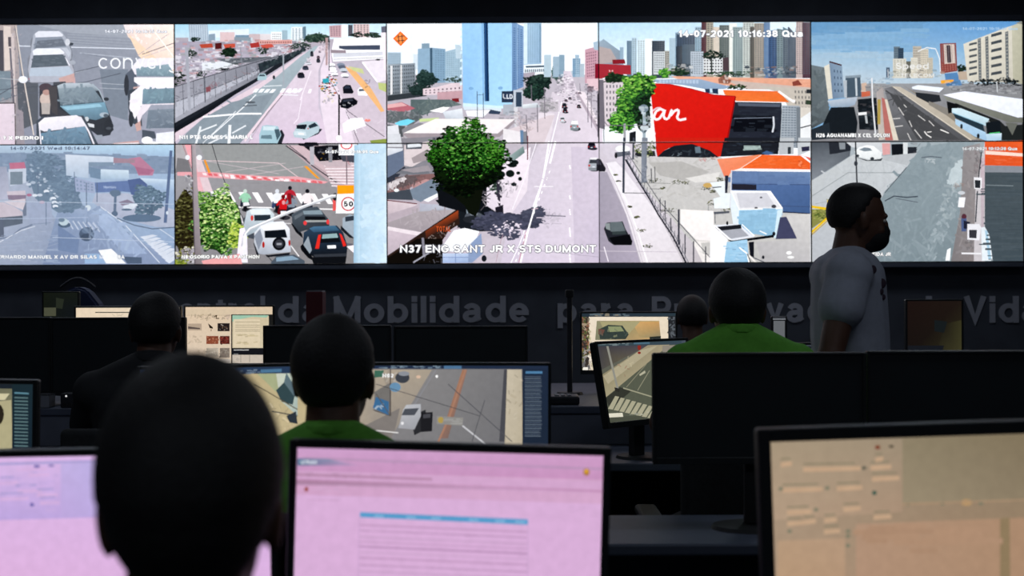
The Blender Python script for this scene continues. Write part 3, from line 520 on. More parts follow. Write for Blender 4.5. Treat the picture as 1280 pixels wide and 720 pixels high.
pD.leaves(80, ['3c3a1e', '8a8a4c', 'dcd8c8'], 100, 640, 70, 40, 6, 14); pD.speck(30, ['e8e4ec', 'c8c0cc'], '60,620 150,590 160,690 60,690', 8, 26); pD.leaves(60, ['6a7a30', '9ca648'], 50, 690, 40, 20, 6, 14)
pD.p(['a29aa0', 'b4abb0', '8c8488', '7f777c'], '112,25 136,25 172,720 132,720'); pD.l('5a545a', 5, '114,30 134,720'); pD.e('e8eaf2', 92, 100, 13, 14); pD.e('eef0f6', 158, 100, 15, 14); pD.speck(18, ['3a3a44', '8c8c96', 'e8e8ee'], '80,200 118,200 118,290 84,290', 6, 18)
pD.p('efe8f4', '385,500 425,490 430,690 385,690 370,650'); pD.p('e6a8aa', '170,680 385,640 400,700 180,700')
# cars at the line
pD.p('4c525c', '402,450 440,400 470,560 430,550'); pD.p(['ccd6de', 'd4dee4', 'a9b6c0', 'a4b0ba'], '425,402 460,386 550,386 580,420 570,500 470,520 425,540 408,480'); pD.p('2c3842', '466,424 556,422 562,452 468,456'); pD.p('e4ecf0', '440,392 550,390 560,418 450,420'); pD.e('d24a40', 454, 440, 8, 16)
pD.p('24262e', '462,580 480,560 500,670 480,650'); pD.p(['e8ecf2', 'eef0f5', 'b6bcc8', 'a8aeba'], '468,520 520,465 630,458 665,500 672,630 520,645 490,640 466,580'); pD.p('141a22', '524,512 640,504 652,550 526,552'); pD.p('f6f6fa', '500,485 630,466 645,500 520,508'); pD.p('8f96a4', '466,540 500,500 516,560 490,620')
pD.p('1b1d25', '530,650 668,634 664,648 540,660'); pD.e('16181e', 606, 585, 37, 37, 20); pD.e('3c3e46', 606, 585, 24, 24, 18); pD.p('9a9ca4', '592,580 620,580 620,592 592,592'); pD.e('b22a24', 518, 590, 7, 18); pD.e('b22a24', 664, 580, 6, 18)
pD.p('15171d', '672,470 700,520 740,555 735,530 690,470'); pD.p(['5c6670', '46505a', '32383e', '40464e'], '676,420 740,385 820,376 845,400 885,450 888,485 750,510 720,520 680,470'); pD.p('8c9ca6', '740,400 840,395 852,420 745,420'); pD.p('16191e', '750,430 862,432 870,452 752,452'); pD.p('a4a8a8', '752,452 880,452 882,462 752,464'); pD.e('e0484a', 752, 468, 10, 12); pD.e('e0484a', 880, 462, 9, 14); pD.p('6c747c', '690,430 740,405 742,420 695,450')
pD.p('101218', '725,600 760,560 800,680 770,665 730,620'); pD.p(['364c62', '2c3c50', '1a1d24', '14161c'], '745,520 800,490 930,482 965,520 990,600 985,655 800,660 780,640 740,580'); pD.p(['56809e', '4c7492', '38556e', '3c5a74'], '775,498 800,488 920,482 945,510 800,520')
pD.p('14181e', '845,530 935,522 950,575 830,580'); pD.p('96b0b4', '850,532 930,526 938,550 846,556'); pD.p('e0362c', '826,535 842,532 830,612 808,612'); pD.p('e0362c', '944,525 958,535 984,595 966,600'); pD.p('f0f0f4', '876,594 924,592 926,610 878,612')
pD.p('3c4048', '800,645 985,638 985,655 805,660'); pD.p('15171c', '785,660 985,655 978,700 800,700'); pD.p('9aa4ae', '742,590 770,540 790,620 778,640'); pD.p('545e6a', '560,690 590,655 690,645 750,680 750,700 560,700'); pD.p('8ea6ba', '590,662 680,652 720,672 590,685')
pD.p('6c6c76', '985,580 1020,585 1020,595 985,592'); pD.p('f8f0f6', '985,600 1040,590 1040,650'); 
pD.l('c4c6cc', 16, '400,600 412,530 440,502 660,408 900,318 925,316'); pD.l('f4f4f8', 8, '404,600 416,530 442,498 660,403 900,313 925,312'); pD.l('eceaf4', 22, '412,690 414,540')
pD.p('f6a41c', '933,256 1042,256 1042,302 933,306'); pD.p('f4f4f6', '930,306 1042,302 1042,414 924,414'); pD.e('c83844', 994, 361, 40, 40, 26); pD.e('f6f6f8', 994, 361, 33, 33, 26); pD.text('50', 968, 376, 30, 54, '1c1e28', None, .02)
pD.p(['b7d2e4', 'cce0ee', 'd6e8f4', 'b2cee2'], '1050,20 1210,20 1210,692 1030,692'); pD.p(['a2c4da', 'c4dcec', 'c4dcea', '9ebfd6'], '1028,30 1062,30 1058,692 1024,692'); pD.speck(40, ['d8e8f4', 'c2d8e8', 'e0eef6'], '1080,60 1200,60 1200,680 1080,680', 20, 90, .6)
pD.text('14-07-2021 10:16:05 Qua', 865, 77, 17, 300, 'ffffff', '6a7280', .02); pD.text('N8 OSORIO PAIVA X PANTHON', 62, 668, 20, 436, 'ffffff', '54584c', .02)
# ---- the big picture that spans four displays: avenue, tree, towers and the red building
pE = Pic().view(480, 20, 4.5)
pE.p(['eef4fb', 'f2f7fc', 'fbfcfe', 'eaf0f6'], '0,30 1230,30 1230,360 0,360')
pE.p(['b9d9ee', 'd0e6f4', 'e8f2f8', 'e8f2f8'], '1200,30 2400,30 2400,120 1200,330')
pE.p(['b8b4be', 'c4bec8', 'dad2de', 'b8aeb8'], '0,330 1230,330 1230,1420 0,1420')
pE.p('f07a28', '92,85 136,127 94,170 50,127'); pE.p('f79a58', '92,96 124,127 94,158 62,127'); pE.l('6a4038', 5, '80,105 84,150'); pE.l('6a4038', 5, '100,105 104,150'); pE.l('6a4038', 4, '72,118 116,112'); pE.l('6a4038', 4, '72,140 116,136')
# skyline left
pE.p('a9bccb', '20,205 95,205 95,275 20,275'); pE.win('8ea3b4', '22,210 92,210 92,272 22,272', 6, 5); pE.p('d5e1ea', '165,215 192,215 192,300 165,300')
pE.p('96b2c8', '190,185 262,178 262,375 190,350'); pE.p('8ba8bf', '262,178 345,185 345,375 262,378'); pE.p('4a6478', '258,180 272,180 272,320 260,320'); pE.win('7490a8', '285,190 342,192 342,370 285,370', 4, 14, .5, .4); pE.p('8aa2b4', '212,155 256,153 256,182 212,184')
pE.p('a8c0d0', '345,200 400,185 440,195 440,375 345,375'); pE.win('86a2b6', '350,205 436,200 436,340 350,340', 7, 12, .5, .4); pE.p('c0d2de', '400,160 435,165 435,240 405,240')
pE.p(['a2acb6', '8e98a2', '6c747c', '7c848c'], '20,272 175,265 178,440 20,460'); pE.win('4a525a', '24,276 170,270 172,430 24,448', 12, 8, .45, .5); pE.p('e2e2e4', '36,280 48,280 48,440 36,444'); pE.p('dcdcde', '92,276 102,276 102,436 92,438')
pE.p('3c4248', '20,448 240,420 240,450 20,480'); pE.leaves(160, ['1c2c2c', '263a38', '304644', '3c5450'], 235, 355, 60, 44, 8, 16, dark='223432'); pE.leaves(90, ['20302e', '304442'], 195, 415, 60, 30, 8, 14, dark='263634'); pE.leaves(50, ['3a4c48', '4c605a'], 395, 358, 46, 14, 6, 10)
pE.p('dfcfd6', '220,410 300,400 380,378 438,378 438,440 220,446'); pE.win('6c5c68', '225,415 436,395 436,435 225,440', 9, 2, .35, .5); pE.p('c4a2aa', '300,430 440,420 440,470 300,470'); pE.p('802830', '382,465 420,462 424,485 384,486')
pE.p(['5e6e70', '6d7a7c', '7e8a8c', '687476'], '150,470 370,470 440,500 320,520 220,560 150,540'); pE.speck(60, ['52625f', '8a9694', '7c8886', '46565a'], '150,470 430,475 330,540 180,560', 8, 40, .3)
pE.p('b8707c', '20,500 100,485 176,520 120,540 20,530'); pE.p('e0b2b4', '20,498 100,488 130,505 20,520'); pE.p('6c7276', '20,535 190,540 220,570 150,620 20,600'); pE.speck(80, ['4a5458', '8c9498', 'a8a0a6', '5f6a6a'], '20,530 210,540 150,640 20,640', 8, 36, .4)
pE.p('7ed6ec', '60,605 90,590 135,580 175,590 130,615 80,618'); pE.p('c9d9a0', '200,580 310,572 300,590 200,596'); pE.p('ffffff', '256,535 330,512 370,514 330,545'); pE.p(['dce2ea', 'e6eaf0', 'c8ced8', 'b8bec8'], '330,540 440,520 448,585 350,585')
pE.p('5c6064', '20,610 120,620 110,680 20,690'); pE.p('dfe0e6', '20,620 80,612 90,690 20,680'); pE.p('8f8f96', '100,640 130,620 200,600 240,610 110,680')
# blue tower
pE.p(['a2cdf0', 'a5cff0', 'a9d2f2', '98c4ec'], '438,30 575,30 560,510 445,505'); pE.p(['a6d0f2', 'a9d2f2', 'b2daf6', 'aad4f2'], '575,30 722,30 722,515 560,510')
pE.p('8fbce4', '548,30 562,30 566,480 556,480'); pE.p('1e3a60', '562,40 584,40 592,480 568,480'); pE.p('2f5888', '566,40 572,40 578,478 572,478'); pE.e('86b0d6', 490, 408, 14, 9); pE.e('86b0d6', 655, 406, 14, 9)
pE.p(['7e9ec4', '86a4c8', '7694bc', '6c8cb4'], '720,30 785,60 785,400 720,425'); pE.win('5878a0', '724,60 782,76 782,390 724,410', 3, 26, .5, .4); pE.l('a9c3de', 3, '750,50 750,410')
for i in range(8): pE.p('d8ecfa', (428, 70+i*44, 440, 66+i*44, 440, 80+i*44, 428, 84+i*44))
pE.p(['b4cee2', 'a2c0d8', '9cb8d2', 'aac4da'], '785,30 885,30 885,270 785,275'); pE.win('7f9cb6', '805,34 880,34 880,262 805,262', 6, 24, .5, .4); pE.p('d8e8f2', '785,30 806,30 806,270 785,272'); pE.win('5c7890', '874,46 886,46 886,262 874,262', 1, 22, .8, .5)
pE.p('d2ebfa', '445,490 722,512 722,522 445,515'); pE.p('e9f1f6', '785,275 930,270 930,330 785,350'); pE.p('4c6070', '796,282 924,278 924,288 800,292'); pE.win('6c7a88', '790,298 926,294 926,316 790,322', 12, 1, .6, .7); pE.p('b0a8b4', '785,322 850,316 845,350 785,356')
pE.leaves(170, ['131e1e', '1c2c2a', '2a3e38', '3a5048'], 870, 370, 75, 44, 8, 16, dark='1a2a28'); pE.leaves(120, ['1a2826', '28403a', '3a5a4a'], 845, 430, 66, 44, 7, 14, dark='22342e'); pE.leaves(110, ['44605e', '5a7674', '738c8a'], 975, 320, 36, 36, 6, 12, dark='4e6a6a')
pE.leaves(60, ['3a4c4a', '5a6c68'], 1000, 360, 40, 26, 5, 10)
for x, w, h, c in ((900, 40, 50, 'b9ccd8'), (950, 46, 40, 'a3b8c8'), (985, 30, 50, '8fa8ba'), (1060, 44, 90, '8ba9c2'), (1075, 22, 110, 'a5bccd'), (1100, 26, 60, 'b4c2ce'), (1040, 20, 20, 'c2ced8')):
    pE.p(c, (x, 290-h+ (40 if x > 1030 else -20), x+w, 290-h+(40 if x > 1030 else -20), x+w, 345, x, 345))
pE.win('6c8aa4', '1062,240 1102,240 1102,330 1062,330', 4, 8); pE.p('c9a2b0', '1130,190 1230,165 1230,370 1130,380'); pE.p('aec2d2', '1176,150 1230,135 1230,200 1180,190'); pE.win('8a6474', '1135,205 1195,195 1195,340 1140,350', 5, 9, .45, .5)
pE.p('8a1c34', '1186,272 1230,265 1230,352 1186,356'); pE.p('e0c4cc', '1140,356 1230,352 1230,420 1140,420'); pE.p('7d6e78', '1140,400 1180,396 1176,430 1145,430')
# avenue
pE.p(['d4cbd6', 'ddd4de', 'd6ccda', 'c6bac8'], '1010,310 1050,310 1170,700 980,700'); pE.p(['cac4ce', 'e0d6e0', 'dcd2e0', 'd0c6d6'], '945,430 1085,430 1230,640 1230,1420 650,1420 720,1060 880,700')
pE.p('e9dfe6', '1085,420 1130,430 1205,600 1205,640'); pE.p('b9acb8', '1075,430 1090,430 1215,640 1205,660')
pE.p('e2dae2', '870,545 960,550 930,720 860,720'); pE.l('fbfaff', 5, '985,540 945,700 900,900 760,1290 700,1420'); pE.l('f6f2fa', 4, '1000,480 990,540'); pE.speck(160, ['585262', 'ffffff', '8b8492', '3a3644', 'e8e0e8', 'a49cac'], '985,330 1050,330 1090,440 960,440', 5, 18, .7, False)
pE.speck(40, ['585262', 'ffffff', '8b8492', '2c2a34'], '960,430 1090,430 1110,500 960,500', 6, 16, .7, False)
for x, y, w, h, c in ((1000, 492, 28, 30, '2c2c3a'), (1004, 522, 28, 26, '2f2a38'), (1084, 500, 22, 20, '22222c'), (1014, 470, 18, 14, '5a5664'), (1036, 458, 18, 14, '4a4858'), (1090, 430, 18, 10, '6a6070'), (988, 568, 30, 34, 'd6d8e0'), (1046, 588, 48, 58, '9aa6ac')):
    pE.car(x, y, w, h, c, glass='1a2028')
pE.p('f0f0f2', '1054,590 1088,590 1092,612 1050,612')
for x in (1145, 1165, 1200): pE.l('6c6474', 4, (x, 420, x+2, 600+ (x-1145)*1.5))
pE.l('7c7484', 3, '1100,380 1104,440'); pE.l('34303c', 6, '1205,440 1208,720'); pE.speck(60, ['5c5664', 'dcd4da', '9c94a0', '40404a'], '1130,380 1205,400 1205,640 1140,500', 5, 20, .6, False)
pE.speck(50, ['5c6a64', '3c4a46', 'c8c0c8', '7a8480'], '880,470 960,460 960,540 880,545', 6, 26, .5, False); pE.win('7c8078', '880,480 980,480 980,542 880,542', 16, 1, .3, .9)
# low buildings in the middle
pE.p('3d4a60', '590,525 660,530 650,555 590,552'); pE.p('f2f4f8', '460,535 600,530 560,570 470,565'); pE.p('d6e2ec', '445,510 660,520 660,540 600,528 450,530'); pE.l('4c5468', 4, '524,425 526,575'); pE.l('4c5468', 4, '558,435 560,575'); pE.l('4c5468', 3, '524,445 560,445')
pE.p('2a3648', '662,425 728,424 728,488 662,488'); pE.p('32405a', '668,432 722,430 722,482 668,482'); pE.text('LD', 690, 468, 26, 34, 'e2e8f2', None, .02); pE.l('e2e8f2', 4, '672,440 672,462 686,466'); pE.p('c0c8d4', '728,418 780,418 780,514 728,520'); pE.p('3c4c60', '742,430 774,430 774,512 742,512'); pE.p('d6d6dc', '730,515 752,515 748,670 736,670')
pE.p('b0b6c0', '670,500 730,498 730,560 670,560'); pE.p(['e8ecf0', 'd6dce4', 'b4bcc4', 'c8ced4'], '780,500 860,490 880,515 780,522'); pE.speck(50, ['8a8a90', 'b8a8aa', '5a5a62', 'd8cfd4'], '660,540 860,530 850,610 660,600', 8, 32, .5, False)
pE.p('d8ccd2', '670,650 930,560 960,560 900,720 670,720'); pE.p('8a8c94', '765,655 805,650 805,720 768,720'); pE.speck(40, ['a6908c', '6a6064', 'c8b8b8'], '740,580 850,575 830,650 750,650', 6, 26, .3); pE.l('5c5862', 4, '862,500 864,655'); pE.l('5c5862', 4, '800,560 804,700'); pE.l('77707c', 4, '902,400 904,580'); pE.l('77707c', 4, '828,390 830,470')
pE.p(['f2eeec', 'f6f2ee', 'efe9ea', 'ebe6ea'], '110,660 290,580 735,582 640,662'); pE.p('a49aa0', '108,662 640,664 735,584 735,600 650,682 110,690'); pE.p('4a4c54', '20,690 340,690 345,735 20,735'); pE.speck(50, ['7c8088', 'c8ccd2', '2a2c34'], '20,680 340,690 340,735 20,735', 8, 34, .5)
# -- lower left
pE.view(480, 170, 4.363)
pE.p('8e8c94', '15,20 350,0 350,80 250,250 15,250'); pE.p(['e3e6ec', 'dce0e8', 'b7bcc8', 'c2c7d2'], '15,65 105,68 100,80 40,115 15,110'); pE.p('6e7a90', '15,110 105,78 110,160 60,210 15,235'); pE.p('3a3f4c', '15,230 60,205 110,165 120,175 60,240 15,260')
pE.p('d8cdd0', '110,50 320,20 240,120 150,170 110,160'); pE.p('a69ca0', '150,120 240,70 240,130 160,150'); pE.p('565c66', '120,40 210,36 205,70 120,72'); pE.p('dfe3e8', '128,46 200,40 204,58 128,64'); pE.p('5e5e66', '266,10 282,10 282,75 268,75')
pE.p('d6d8de', '20,-10 90,-10 100,60 20,60'); pE.p('7a7c84', '62,205 130,168 230,165 250,205 180,210'); pE.p('a19aa0', '90,185 240,160 260,190 160,200')
pE.p('8a6a6a', '15,300 120,215 270,205 290,240 200,250 130,290 20,320'); pE.p('6b5e60', '60,225 200,212 160,260 60,290'); pE.p('c09898', '150,265 230,235 250,240 160,290'); pE.p('d6cfd2', '15,260 100,225 130,230 40,290')
pE.speck(70, ['9a8a8a', '5a4c4e', '7c7478', '463c40'], '20,240 230,215 200,260 20,340', 10, 50, .25); pE.p('7f8c9c', '130,300 260,235 300,260 300,310 200,360 130,330'); pE.p('4b525c', '15,310 140,290 160,350 15,345'); pE.p('f2f4f8', '215,350 300,308 315,320 240,360'); pE.e('e8ecf0', 68, 296, 14, 9)
pE.p('14181e', '300,250 560,240 640,440 560,500 400,500 400,380 300,370'); pE.p('1d2228', '280,350 420,320 520,400 600,520 430,520')
pE.p(['d4c6cc', 'd8ccd2', 'cbbec6', 'c2b4bc'], '15,350 185,372 100,420 15,430'); pE.l('6e2c30', 5, '15,350 180,370'); pE.p('b9adb6', '15,430 180,378 190,405 20,475'); pE.p(['b8bac8', 'c4c8d4', 'a9adb8', 'b0b2be'], '195,368 400,380 400,400 195,412')
pE.p(['a69ea2', 'b4acb0', '9c949a', 'a89fa6'], '15,475 190,412 405,400 200,525 15,492'); pE.speck(40, ['b2aab0', '989096', 'c2bac0'], '60,470 190,420 380,408 200,510', 20, 70, .2); pE.p('e6dce2', '15,492 205,525 190,545 15,515'); pE.p(['d0c2cc', 'c8bac4', 'b4a8b2', 'bcb0ba'], '15,512 190,545 20,650 15,650')
pE.p('33241e', '15,655 200,530 408,392 412,480 350,520 300,600 150,700 15,700'); pE.p(['7a3a20', 'a44c28', '5c3020', '3c2620'], '225,520 405,405 405,450 230,560'); pE.text('TOTAL', 285, 522, 30, 80, 'c45a2c', None, .02); pE.speck(40, ['c8b8b4', '7c6c68', '1a1412', 'a89890'], '220,560 400,470 400,520 230,640', 5, 22, .4)
pE.p('16120f', '20,665 180,560 320,560 320,700 20,700'); pE.p('8c8a96', '205,555 218,555 226,660 212,660'); pE.l('a8a8b4', 8, '160,690 240,640 330,590'); pE.speck(20, ['8a8a96', 'c8c8d4'], '180,600 320,600 320,690 200,690', 6, 36, .15)
pE.p(['f4f6fa', 'fafbfe', 'dfe3ea', 'eef0f6'], '320,600 380,515 440,502 520,520 500,570 420,640 320,620'); pE.p(['c6d2e8', 'b8c8e2', '9cb0d2', 'a8badc'], '320,640 460,640 460,692 320,692'); pE.l('7086b4', 3, '320,662 460,662'); pE.l('7086b4', 3, '390,640 390,692'); pE.p('8fa0c0', '460,600 530,530 540,640 480,692 460,690'); pE.e('20242c', 546, 668, 14, 18)
pE.p(['e9e2ea', 'efe6ee', 'e2d8e2', 'dad0dc'], '560,180 800,60 780,300 700,420 650,440 560,380'); pE.p('6e3a48', '780,0 786,0 786,130 780,130'); pE.p(['9fb0b0', '869a98', '6c8080', '90a0a0'], '670,120 760,55 768,90 690,150'); pE.p('e6e2e6', '650,-40 750,-20 750,40 650,36'); pE.p('6e8aa8', '742,-30 760,-30 760,45 745,45')
pE.leaves(30, ['2c3a34', '6a7a70'], 620, 270, 50, 40, 10, 20); pE.p('3a3442', '610,205 626,205 636,380 622,380'); pE.p('26242e', '606,390 650,375 652,430 610,435'); pE.e('3a3c48', 628, 290, 16, 16)
for x, y, a, b in ((708, 264, 16, 10), (742, 234, 11, 11), (732, 202, 11, 9), (688, 205, 24, 20), (715, 145, 20, 14), (700, 160, 26, 12), (640, 210, 22, 18)): pE.e('16201e', x, y, a, b)
pE.speck(26, ['4a4a56', '3a3c48'], '640,240 740,270 660,350 600,320', 10, 50, .25); pE.speck(20, ['e4dce4', 'c8bec8'], '510,300 620,300 620,390 510,400', 14, 70, .15)
pE.p('8a96a0', '440,290 452,290 464,440 452,440'); pE.p('15181d', '290,300 440,310 450,420 300,380'); pE.e('5a5f68', 490, 440, 50, 26); pE.e('9aa2aa', 490, 424, 22, 9); pE.e('2a2e34', 480, 455, 50, 20)
pE.leaves(300, ['3d4050', '484a5c', '54566a', '44475a'], 660, 470, 190, 46, 12, 30, dark='464858'); pE.leaves(120, ['4a4c5e', '55586a'], 820, 430, 60, 40, 10, 22, dark='4c4e60'); pE.leaves(60, ['4a4c5e', '5a5c70'], 670, 530, 80, 32, 10, 24); pE.leaves(34, ['e4dae6', 'cfc6d4'], 680, 505, 90, 46, 5, 12); pE.speck(18, ['4c4e60'], '850,420 960,430 940,490 850,480', 14, 70, .2)
pE.l('4c4e60', 4, '850,432 990,438'); pE.l('ffffff', 9, '935,30 905,150'); pE.l('fdfcff', 9, '900,30 868,230 790,500 745,690'); pE.l('f4f0f8', 4, '830,40 760,250 700,400'); pE.l('c89aa8', 5, '775,520 735,690'); pE.l('dcc4d0', 4, '840,395 806,400'); pE.l('b49aa6', 3, '650,540 640,560 610,690')
for i in range(14): pE.l('ffffff', 5, (905-i*14, 190+i*37, 900-i*14, 204+i*37))
for y, h in ((160, 20), (325, 20), (400, 30), (500, 50), (640, 50)): pE.l('fdfdff', 7, (1012, y, 1016, y+h))
for y in (240, 400, 560): pE.l('fafaff', 5, (1130+y*.05, y, 1134+y*.05, y+30))
pE.speck(50, ['d2c8d8', 'cabfd0', 'dcd4e0'], '900,100 1160,100 1160,690 800,690', 40, 160, .05, False); pE.p(['cfc5d4', 'd4cad8', 'c8bed0', 'ccc2d2'], '1020,60 1170,60 1170,690 1040,690')
pE.car(1110, 34, 44, 42, '3c3848', glass='181620'); pE.car(1112, 118, 62, 72, 'aab0b8', roof='e8e6ea', glass='3c4048', sd=.1)
pE.l('9a92a2', 2, '600,600 1170,660')
# big tree
pE.view(480, 170, 4.363)
pE.p('13180f', '400,200 560,200 520,400 500,440 460,420 440,380 380,330 320,300')
pE.leaves(700, ['050b06', '0a140a', '10200e', '1a3414'], 450, 150, 205, 170, 10, 22, dark='08110a')
pE.leaves(1300, ['060e06', '0a1a08', '12300c', '20501a', '3a7a2a', '64a244', '86b860'], 450, 115, 200, 115, 7, 17, light=(-.1, -.6)); pE.leaves(500, ['060e06', '0a1a08', '12300c', '20501a', '3a7a2a', '64a244', '86b860'], 450, 25, 130, 70, 7, 16, light=(-.1, -.3))
pE.leaves(240, ['0c1e0a', '1c4814', '3a7a2a', '6ca44c'], 480, -30, 66, 62, 6, 14, light=(-.1, -.3)); pE.leaves(90, ['10240c', '2a5c1a', '5a9438'], 500, -65, 30, 30, 6, 12)
pE.leaves(160, ['0c1a0a', '1c4012', '3a7a24'], 290, 120, 60, 60, 7, 15); pE.leaves(170, ['0c1a0a', '1c4012', '3a7a24', '5a9438'], 610, 110, 60, 90, 7, 15); pE.leaves(60, ['142a18', '2a5c1a'], 370, -10, 22, 36, 6, 12)
pE.leaves(200, ['060c06', '0c160a', '14240e'], 420, 240, 150, 60, 9, 20)
pE.text('N37 ENG SANT JR X STS DUMONT', 90, 636, 40, 1064, 'ffffff', '5c5c68', .012)
# -- upper right: towers, orange roofs, red building
pE.view(745, 20, 4.3636)
pE.p(['9fb2c2', '8fa2b2', '8c9aa8', 'a8a4ac'], '12,150 40,125 130,190 130,270 12,270')
pE.p('b5a9a9', '12,165 80,180 120,250 12,262')
for x0, y0, x1, c, wn in ((130, 170, 150, '93acc0', 0), (168, 135, 200, '6a8296', 0), (195, 118, 222, 'b4cad8', 1), (225, 128, 268, 'd6e6ee', 1), (268, 124, 310, 'f0f4f6', 0), (305, 135, 375, '3f4a58', 1), (372, 190, 440, 'a8a69e', 1), (400, 120, 440, 'b0c6d4', 0), (432, 90, 452, '8aa4b8', 1), (440, 100, 540, '46566a', 1), (436, 165, 482, '343e4a', 0), (470, 155, 540, '596876', 1), (540, 60, 580, '9ab2c2', 1), (575, 36, 602, '5c2c34', 1), (602, 36, 640, 'a8a294', 1), (640, 60, 676, 'd2c8bc', 0), (672, 50, 726, '6f7876', 1), (726, 40, 768, 'e6e8e4', 0), (745, 60, 800, '98a8aa', 1), (800, 36, 862, 'c4cac6', 1), (840, 60, 868, '605c54', 1), (862, 40, 920, 'a49c92', 1), (915, 36, 950, '6a86a8', 0), (940, 80, 990, '405e86', 1), (985, 70, 1020, '7e9096', 1), (1018, 110, 1060, '66727e', 1), (1045, 60, 1092, '5c6674', 1), (1090, 30, 1130, 'c6b6b4', 1), (1125, 36, 1172, '5c4450', 1)):
    pE.p([c, mixc(c, 'ffffff', .08), mixc(c, '000000', .1), c], (x0, y0, x1, y0, x1, 340, x0, 340))
    if wn: pE.win(pE.rnd.choice(['38424e', '4a5560', '5a6670']), [x0+2, y0+4, x1-2, y0+4, x1-2, 320, x0+2, 320], max(2, int((x1-x0)/13)), int((320-y0)/11), .5, .4)
pE.p('dff0f8', '948,30 1090,30 1086,100 1050,60 1015,75 985,68 948,80'); pE.p('6e8a94', '1018,60 1046,75 1046,120 1018,112')
pE.p('cfd4d8', '312,195 375,195 375,320 312,320'); pE.win('68727c', '315,198 372,198 372,312 315,312', 5, 9); pE.p('b9c2cc', '515,195 585,195 585,330 515,330'); pE.win('7c8894', '518,200 582,200 582,320 518,320', 5, 10); pE.p('dcdee0', '585,230 690,230 690,322 585,322'); pE.win('4a4c54', '585,236 690,236 690,318 585,318', 7, 5)
pE.leaves(70, ['1c2a24', '2c3e34'], 640, 215, 60, 22, 6, 12); pE.l('2c3430', 8, '628,215 630,320'); pE.p('56484e', '690,230 722,225 726,300 692,300')
pE.leaves(110, ['1e3026', '2c4434', '40583e'], 450, 305, 60, 22, 6, 13, dark='26382c'); pE.leaves(90, ['26382c', '3a5a3c'], 720, 318, 130, 14, 6, 12); pE.speck(90, ['3c4248', '6c7478', 'c4c8ca', 'a88c80'], '820,280 1090,280 1090,330 820,330', 6, 26, .6, False)
pE.speck(60, ['343c44', '7c8488', 'd4d0cc'], '380,260 520,260 520,300 380,300', 6, 26, .6, False)
pE.p('a83440', '12,262 188,270 190,320 150,320 90,330 12,345'); pE.p('8c2430', '88,240 155,238 160,262 90,264'); pE.win('e8b8b8', '66,292 96,292 96,310 66,310', 2, 1); pE.p('d6ccd2', '12,345 160,340 160,620 12,600'); pE.p('77727c', '12,350 40,350 48,620 12,610'); pE.win('5a5a64', '50,370 140,370 140,560 50,560', 5, 6, .35, .5); pE.leaves(80, ['1c2c20', '2e4a30'], 105, 340, 60, 26, 6, 14, dark='20301f')
pE.p(['e6b49c', 'e2ae96', 'd89c84', 'e0a890'], '405,330 1172,345 1172,400 700,380 440,345'); pE.speck(90, ['e8bca4', 'd49c84', 'c88c74'], '430,332 1168,348 1168,395 700,375', 12, 60, .12, False); pE.p('c8b8b0', '700,350 1172,392 1172,402 820,402'); pE.p('9c6c5c', '665,345 700,320 735,360 720,372 668,368'); pE.p('8c4a40', '1068,362 1100,350 1122,378 1072,384'); pE.speck(14, ['f0ece8', '5a4844'], '670,325 730,325 730,365 670,365', 6, 18)
pE.leaves(70, ['243420', '3c5430'], 760, 390, 70, 12, 5, 11); pE.p('c4bdb4', '870,382 1172,400 1172,560 1070,540 1000,420'); pE.win('7c7a78', '1075,400 1168,402 1168,520 1080,520', 5, 4, .4, .5); pE.p('2e3238', '1145,402 1172,402 1172,424 1145,424'); pE.p('d6d0c8', '1110,500 1172,500 1172,720 1110,720'); pE.p('3c4a3c', '1140,460 1172,462 1172,486 1142,484')
pE.p(['e8763a', 'e6743a', 'e07838', 'f0884c'], '690,405 990,412 1052,472 765,466 700,430'); pE.speck(40, ['f08a50', 'd86a30'], '720,412 985,416 1030,465 770,462', 10, 40, .12, False); pE.l('f4f0ee', 12, '992,412 1075,470'); pE.e('f0ecec', 1076, 466, 9, 9)
pE.p('2c303c', '755,470 1010,475 1012,720 700,720'); pE.p('12141c', '760,545 955,545 965,635 745,625'); pE.p('5c6474', '770,475 1005,482 1000,498 775,492'); pE.speck(60, ['1c2028', '3c4450', '4c5664', '161a22'], '760,480 1000,485 1000,700 740,700', 14, 70, .3, False); pE.l('d6dae2', 9, '965,550 968,600 960,636'); pE.l('7c8494', 4, '750,560 955,556')
pE.p(['b0b8c0', 'a4acb6', '98a0aa', 'acb4bc'], '1012,488 1108,492 1112,720 1000,720'); pE.win('808a94', '1014,492 1106,496 1108,715 1004,715', 6, 16, .75, .55); pE.p('7c848c', '1090,500 1112,500 1112,720 1092,720'); pE.p('e6e8ea', '1112,560 1172,520 1172,720 1112,720'); pE.l('2c3038', 6, '1112,612 1172,596')
pE.p(['9cb0c8', 'a2b6cc', '90a6c0', '8ca0ba'], '310,348 560,345 680,375 730,388 700,400 600,402 470,378 330,366'); pE.win('b4c4d8', '340,350 560,350 560,372 340,366', 12, 1, .7, .9); pE.p('2a3c58', '592,400 664,398 666,428 596,420'); pE.p('c4d8e8', '618,398 632,398 634,420 620,420')
pE.p(['d8261c', 'd4241c', 'c81a16', 'd0201a'], '292,370 400,374 520,400 640,432 760,440 706,720 328,720'); pE.l('b01c24', 5, '292,370 400,374 520,400 640,432 760,440'); pE.p('9a1414', '755,442 762,442 710,720 702,720')
pE.text('an', 312, 572, 74, 135, 'f4e6ea', None, .03) if False else None
pE.l('f6eaee', 13, '372,520 350,508 326,522 314,550 322,568 344,562 366,530 374,512'); pE.l('f6eaee', 13, '374,512 366,548 378,566 392,560'); pE.l('f6eaee', 12, '394,562 408,520 414,512'); pE.l('f6eaee', 13, '404,546 426,520 446,512 450,526 440,556 454,570 490,562'); pE.l('e6c8d0', 8, '306,520 330,503 352,503')
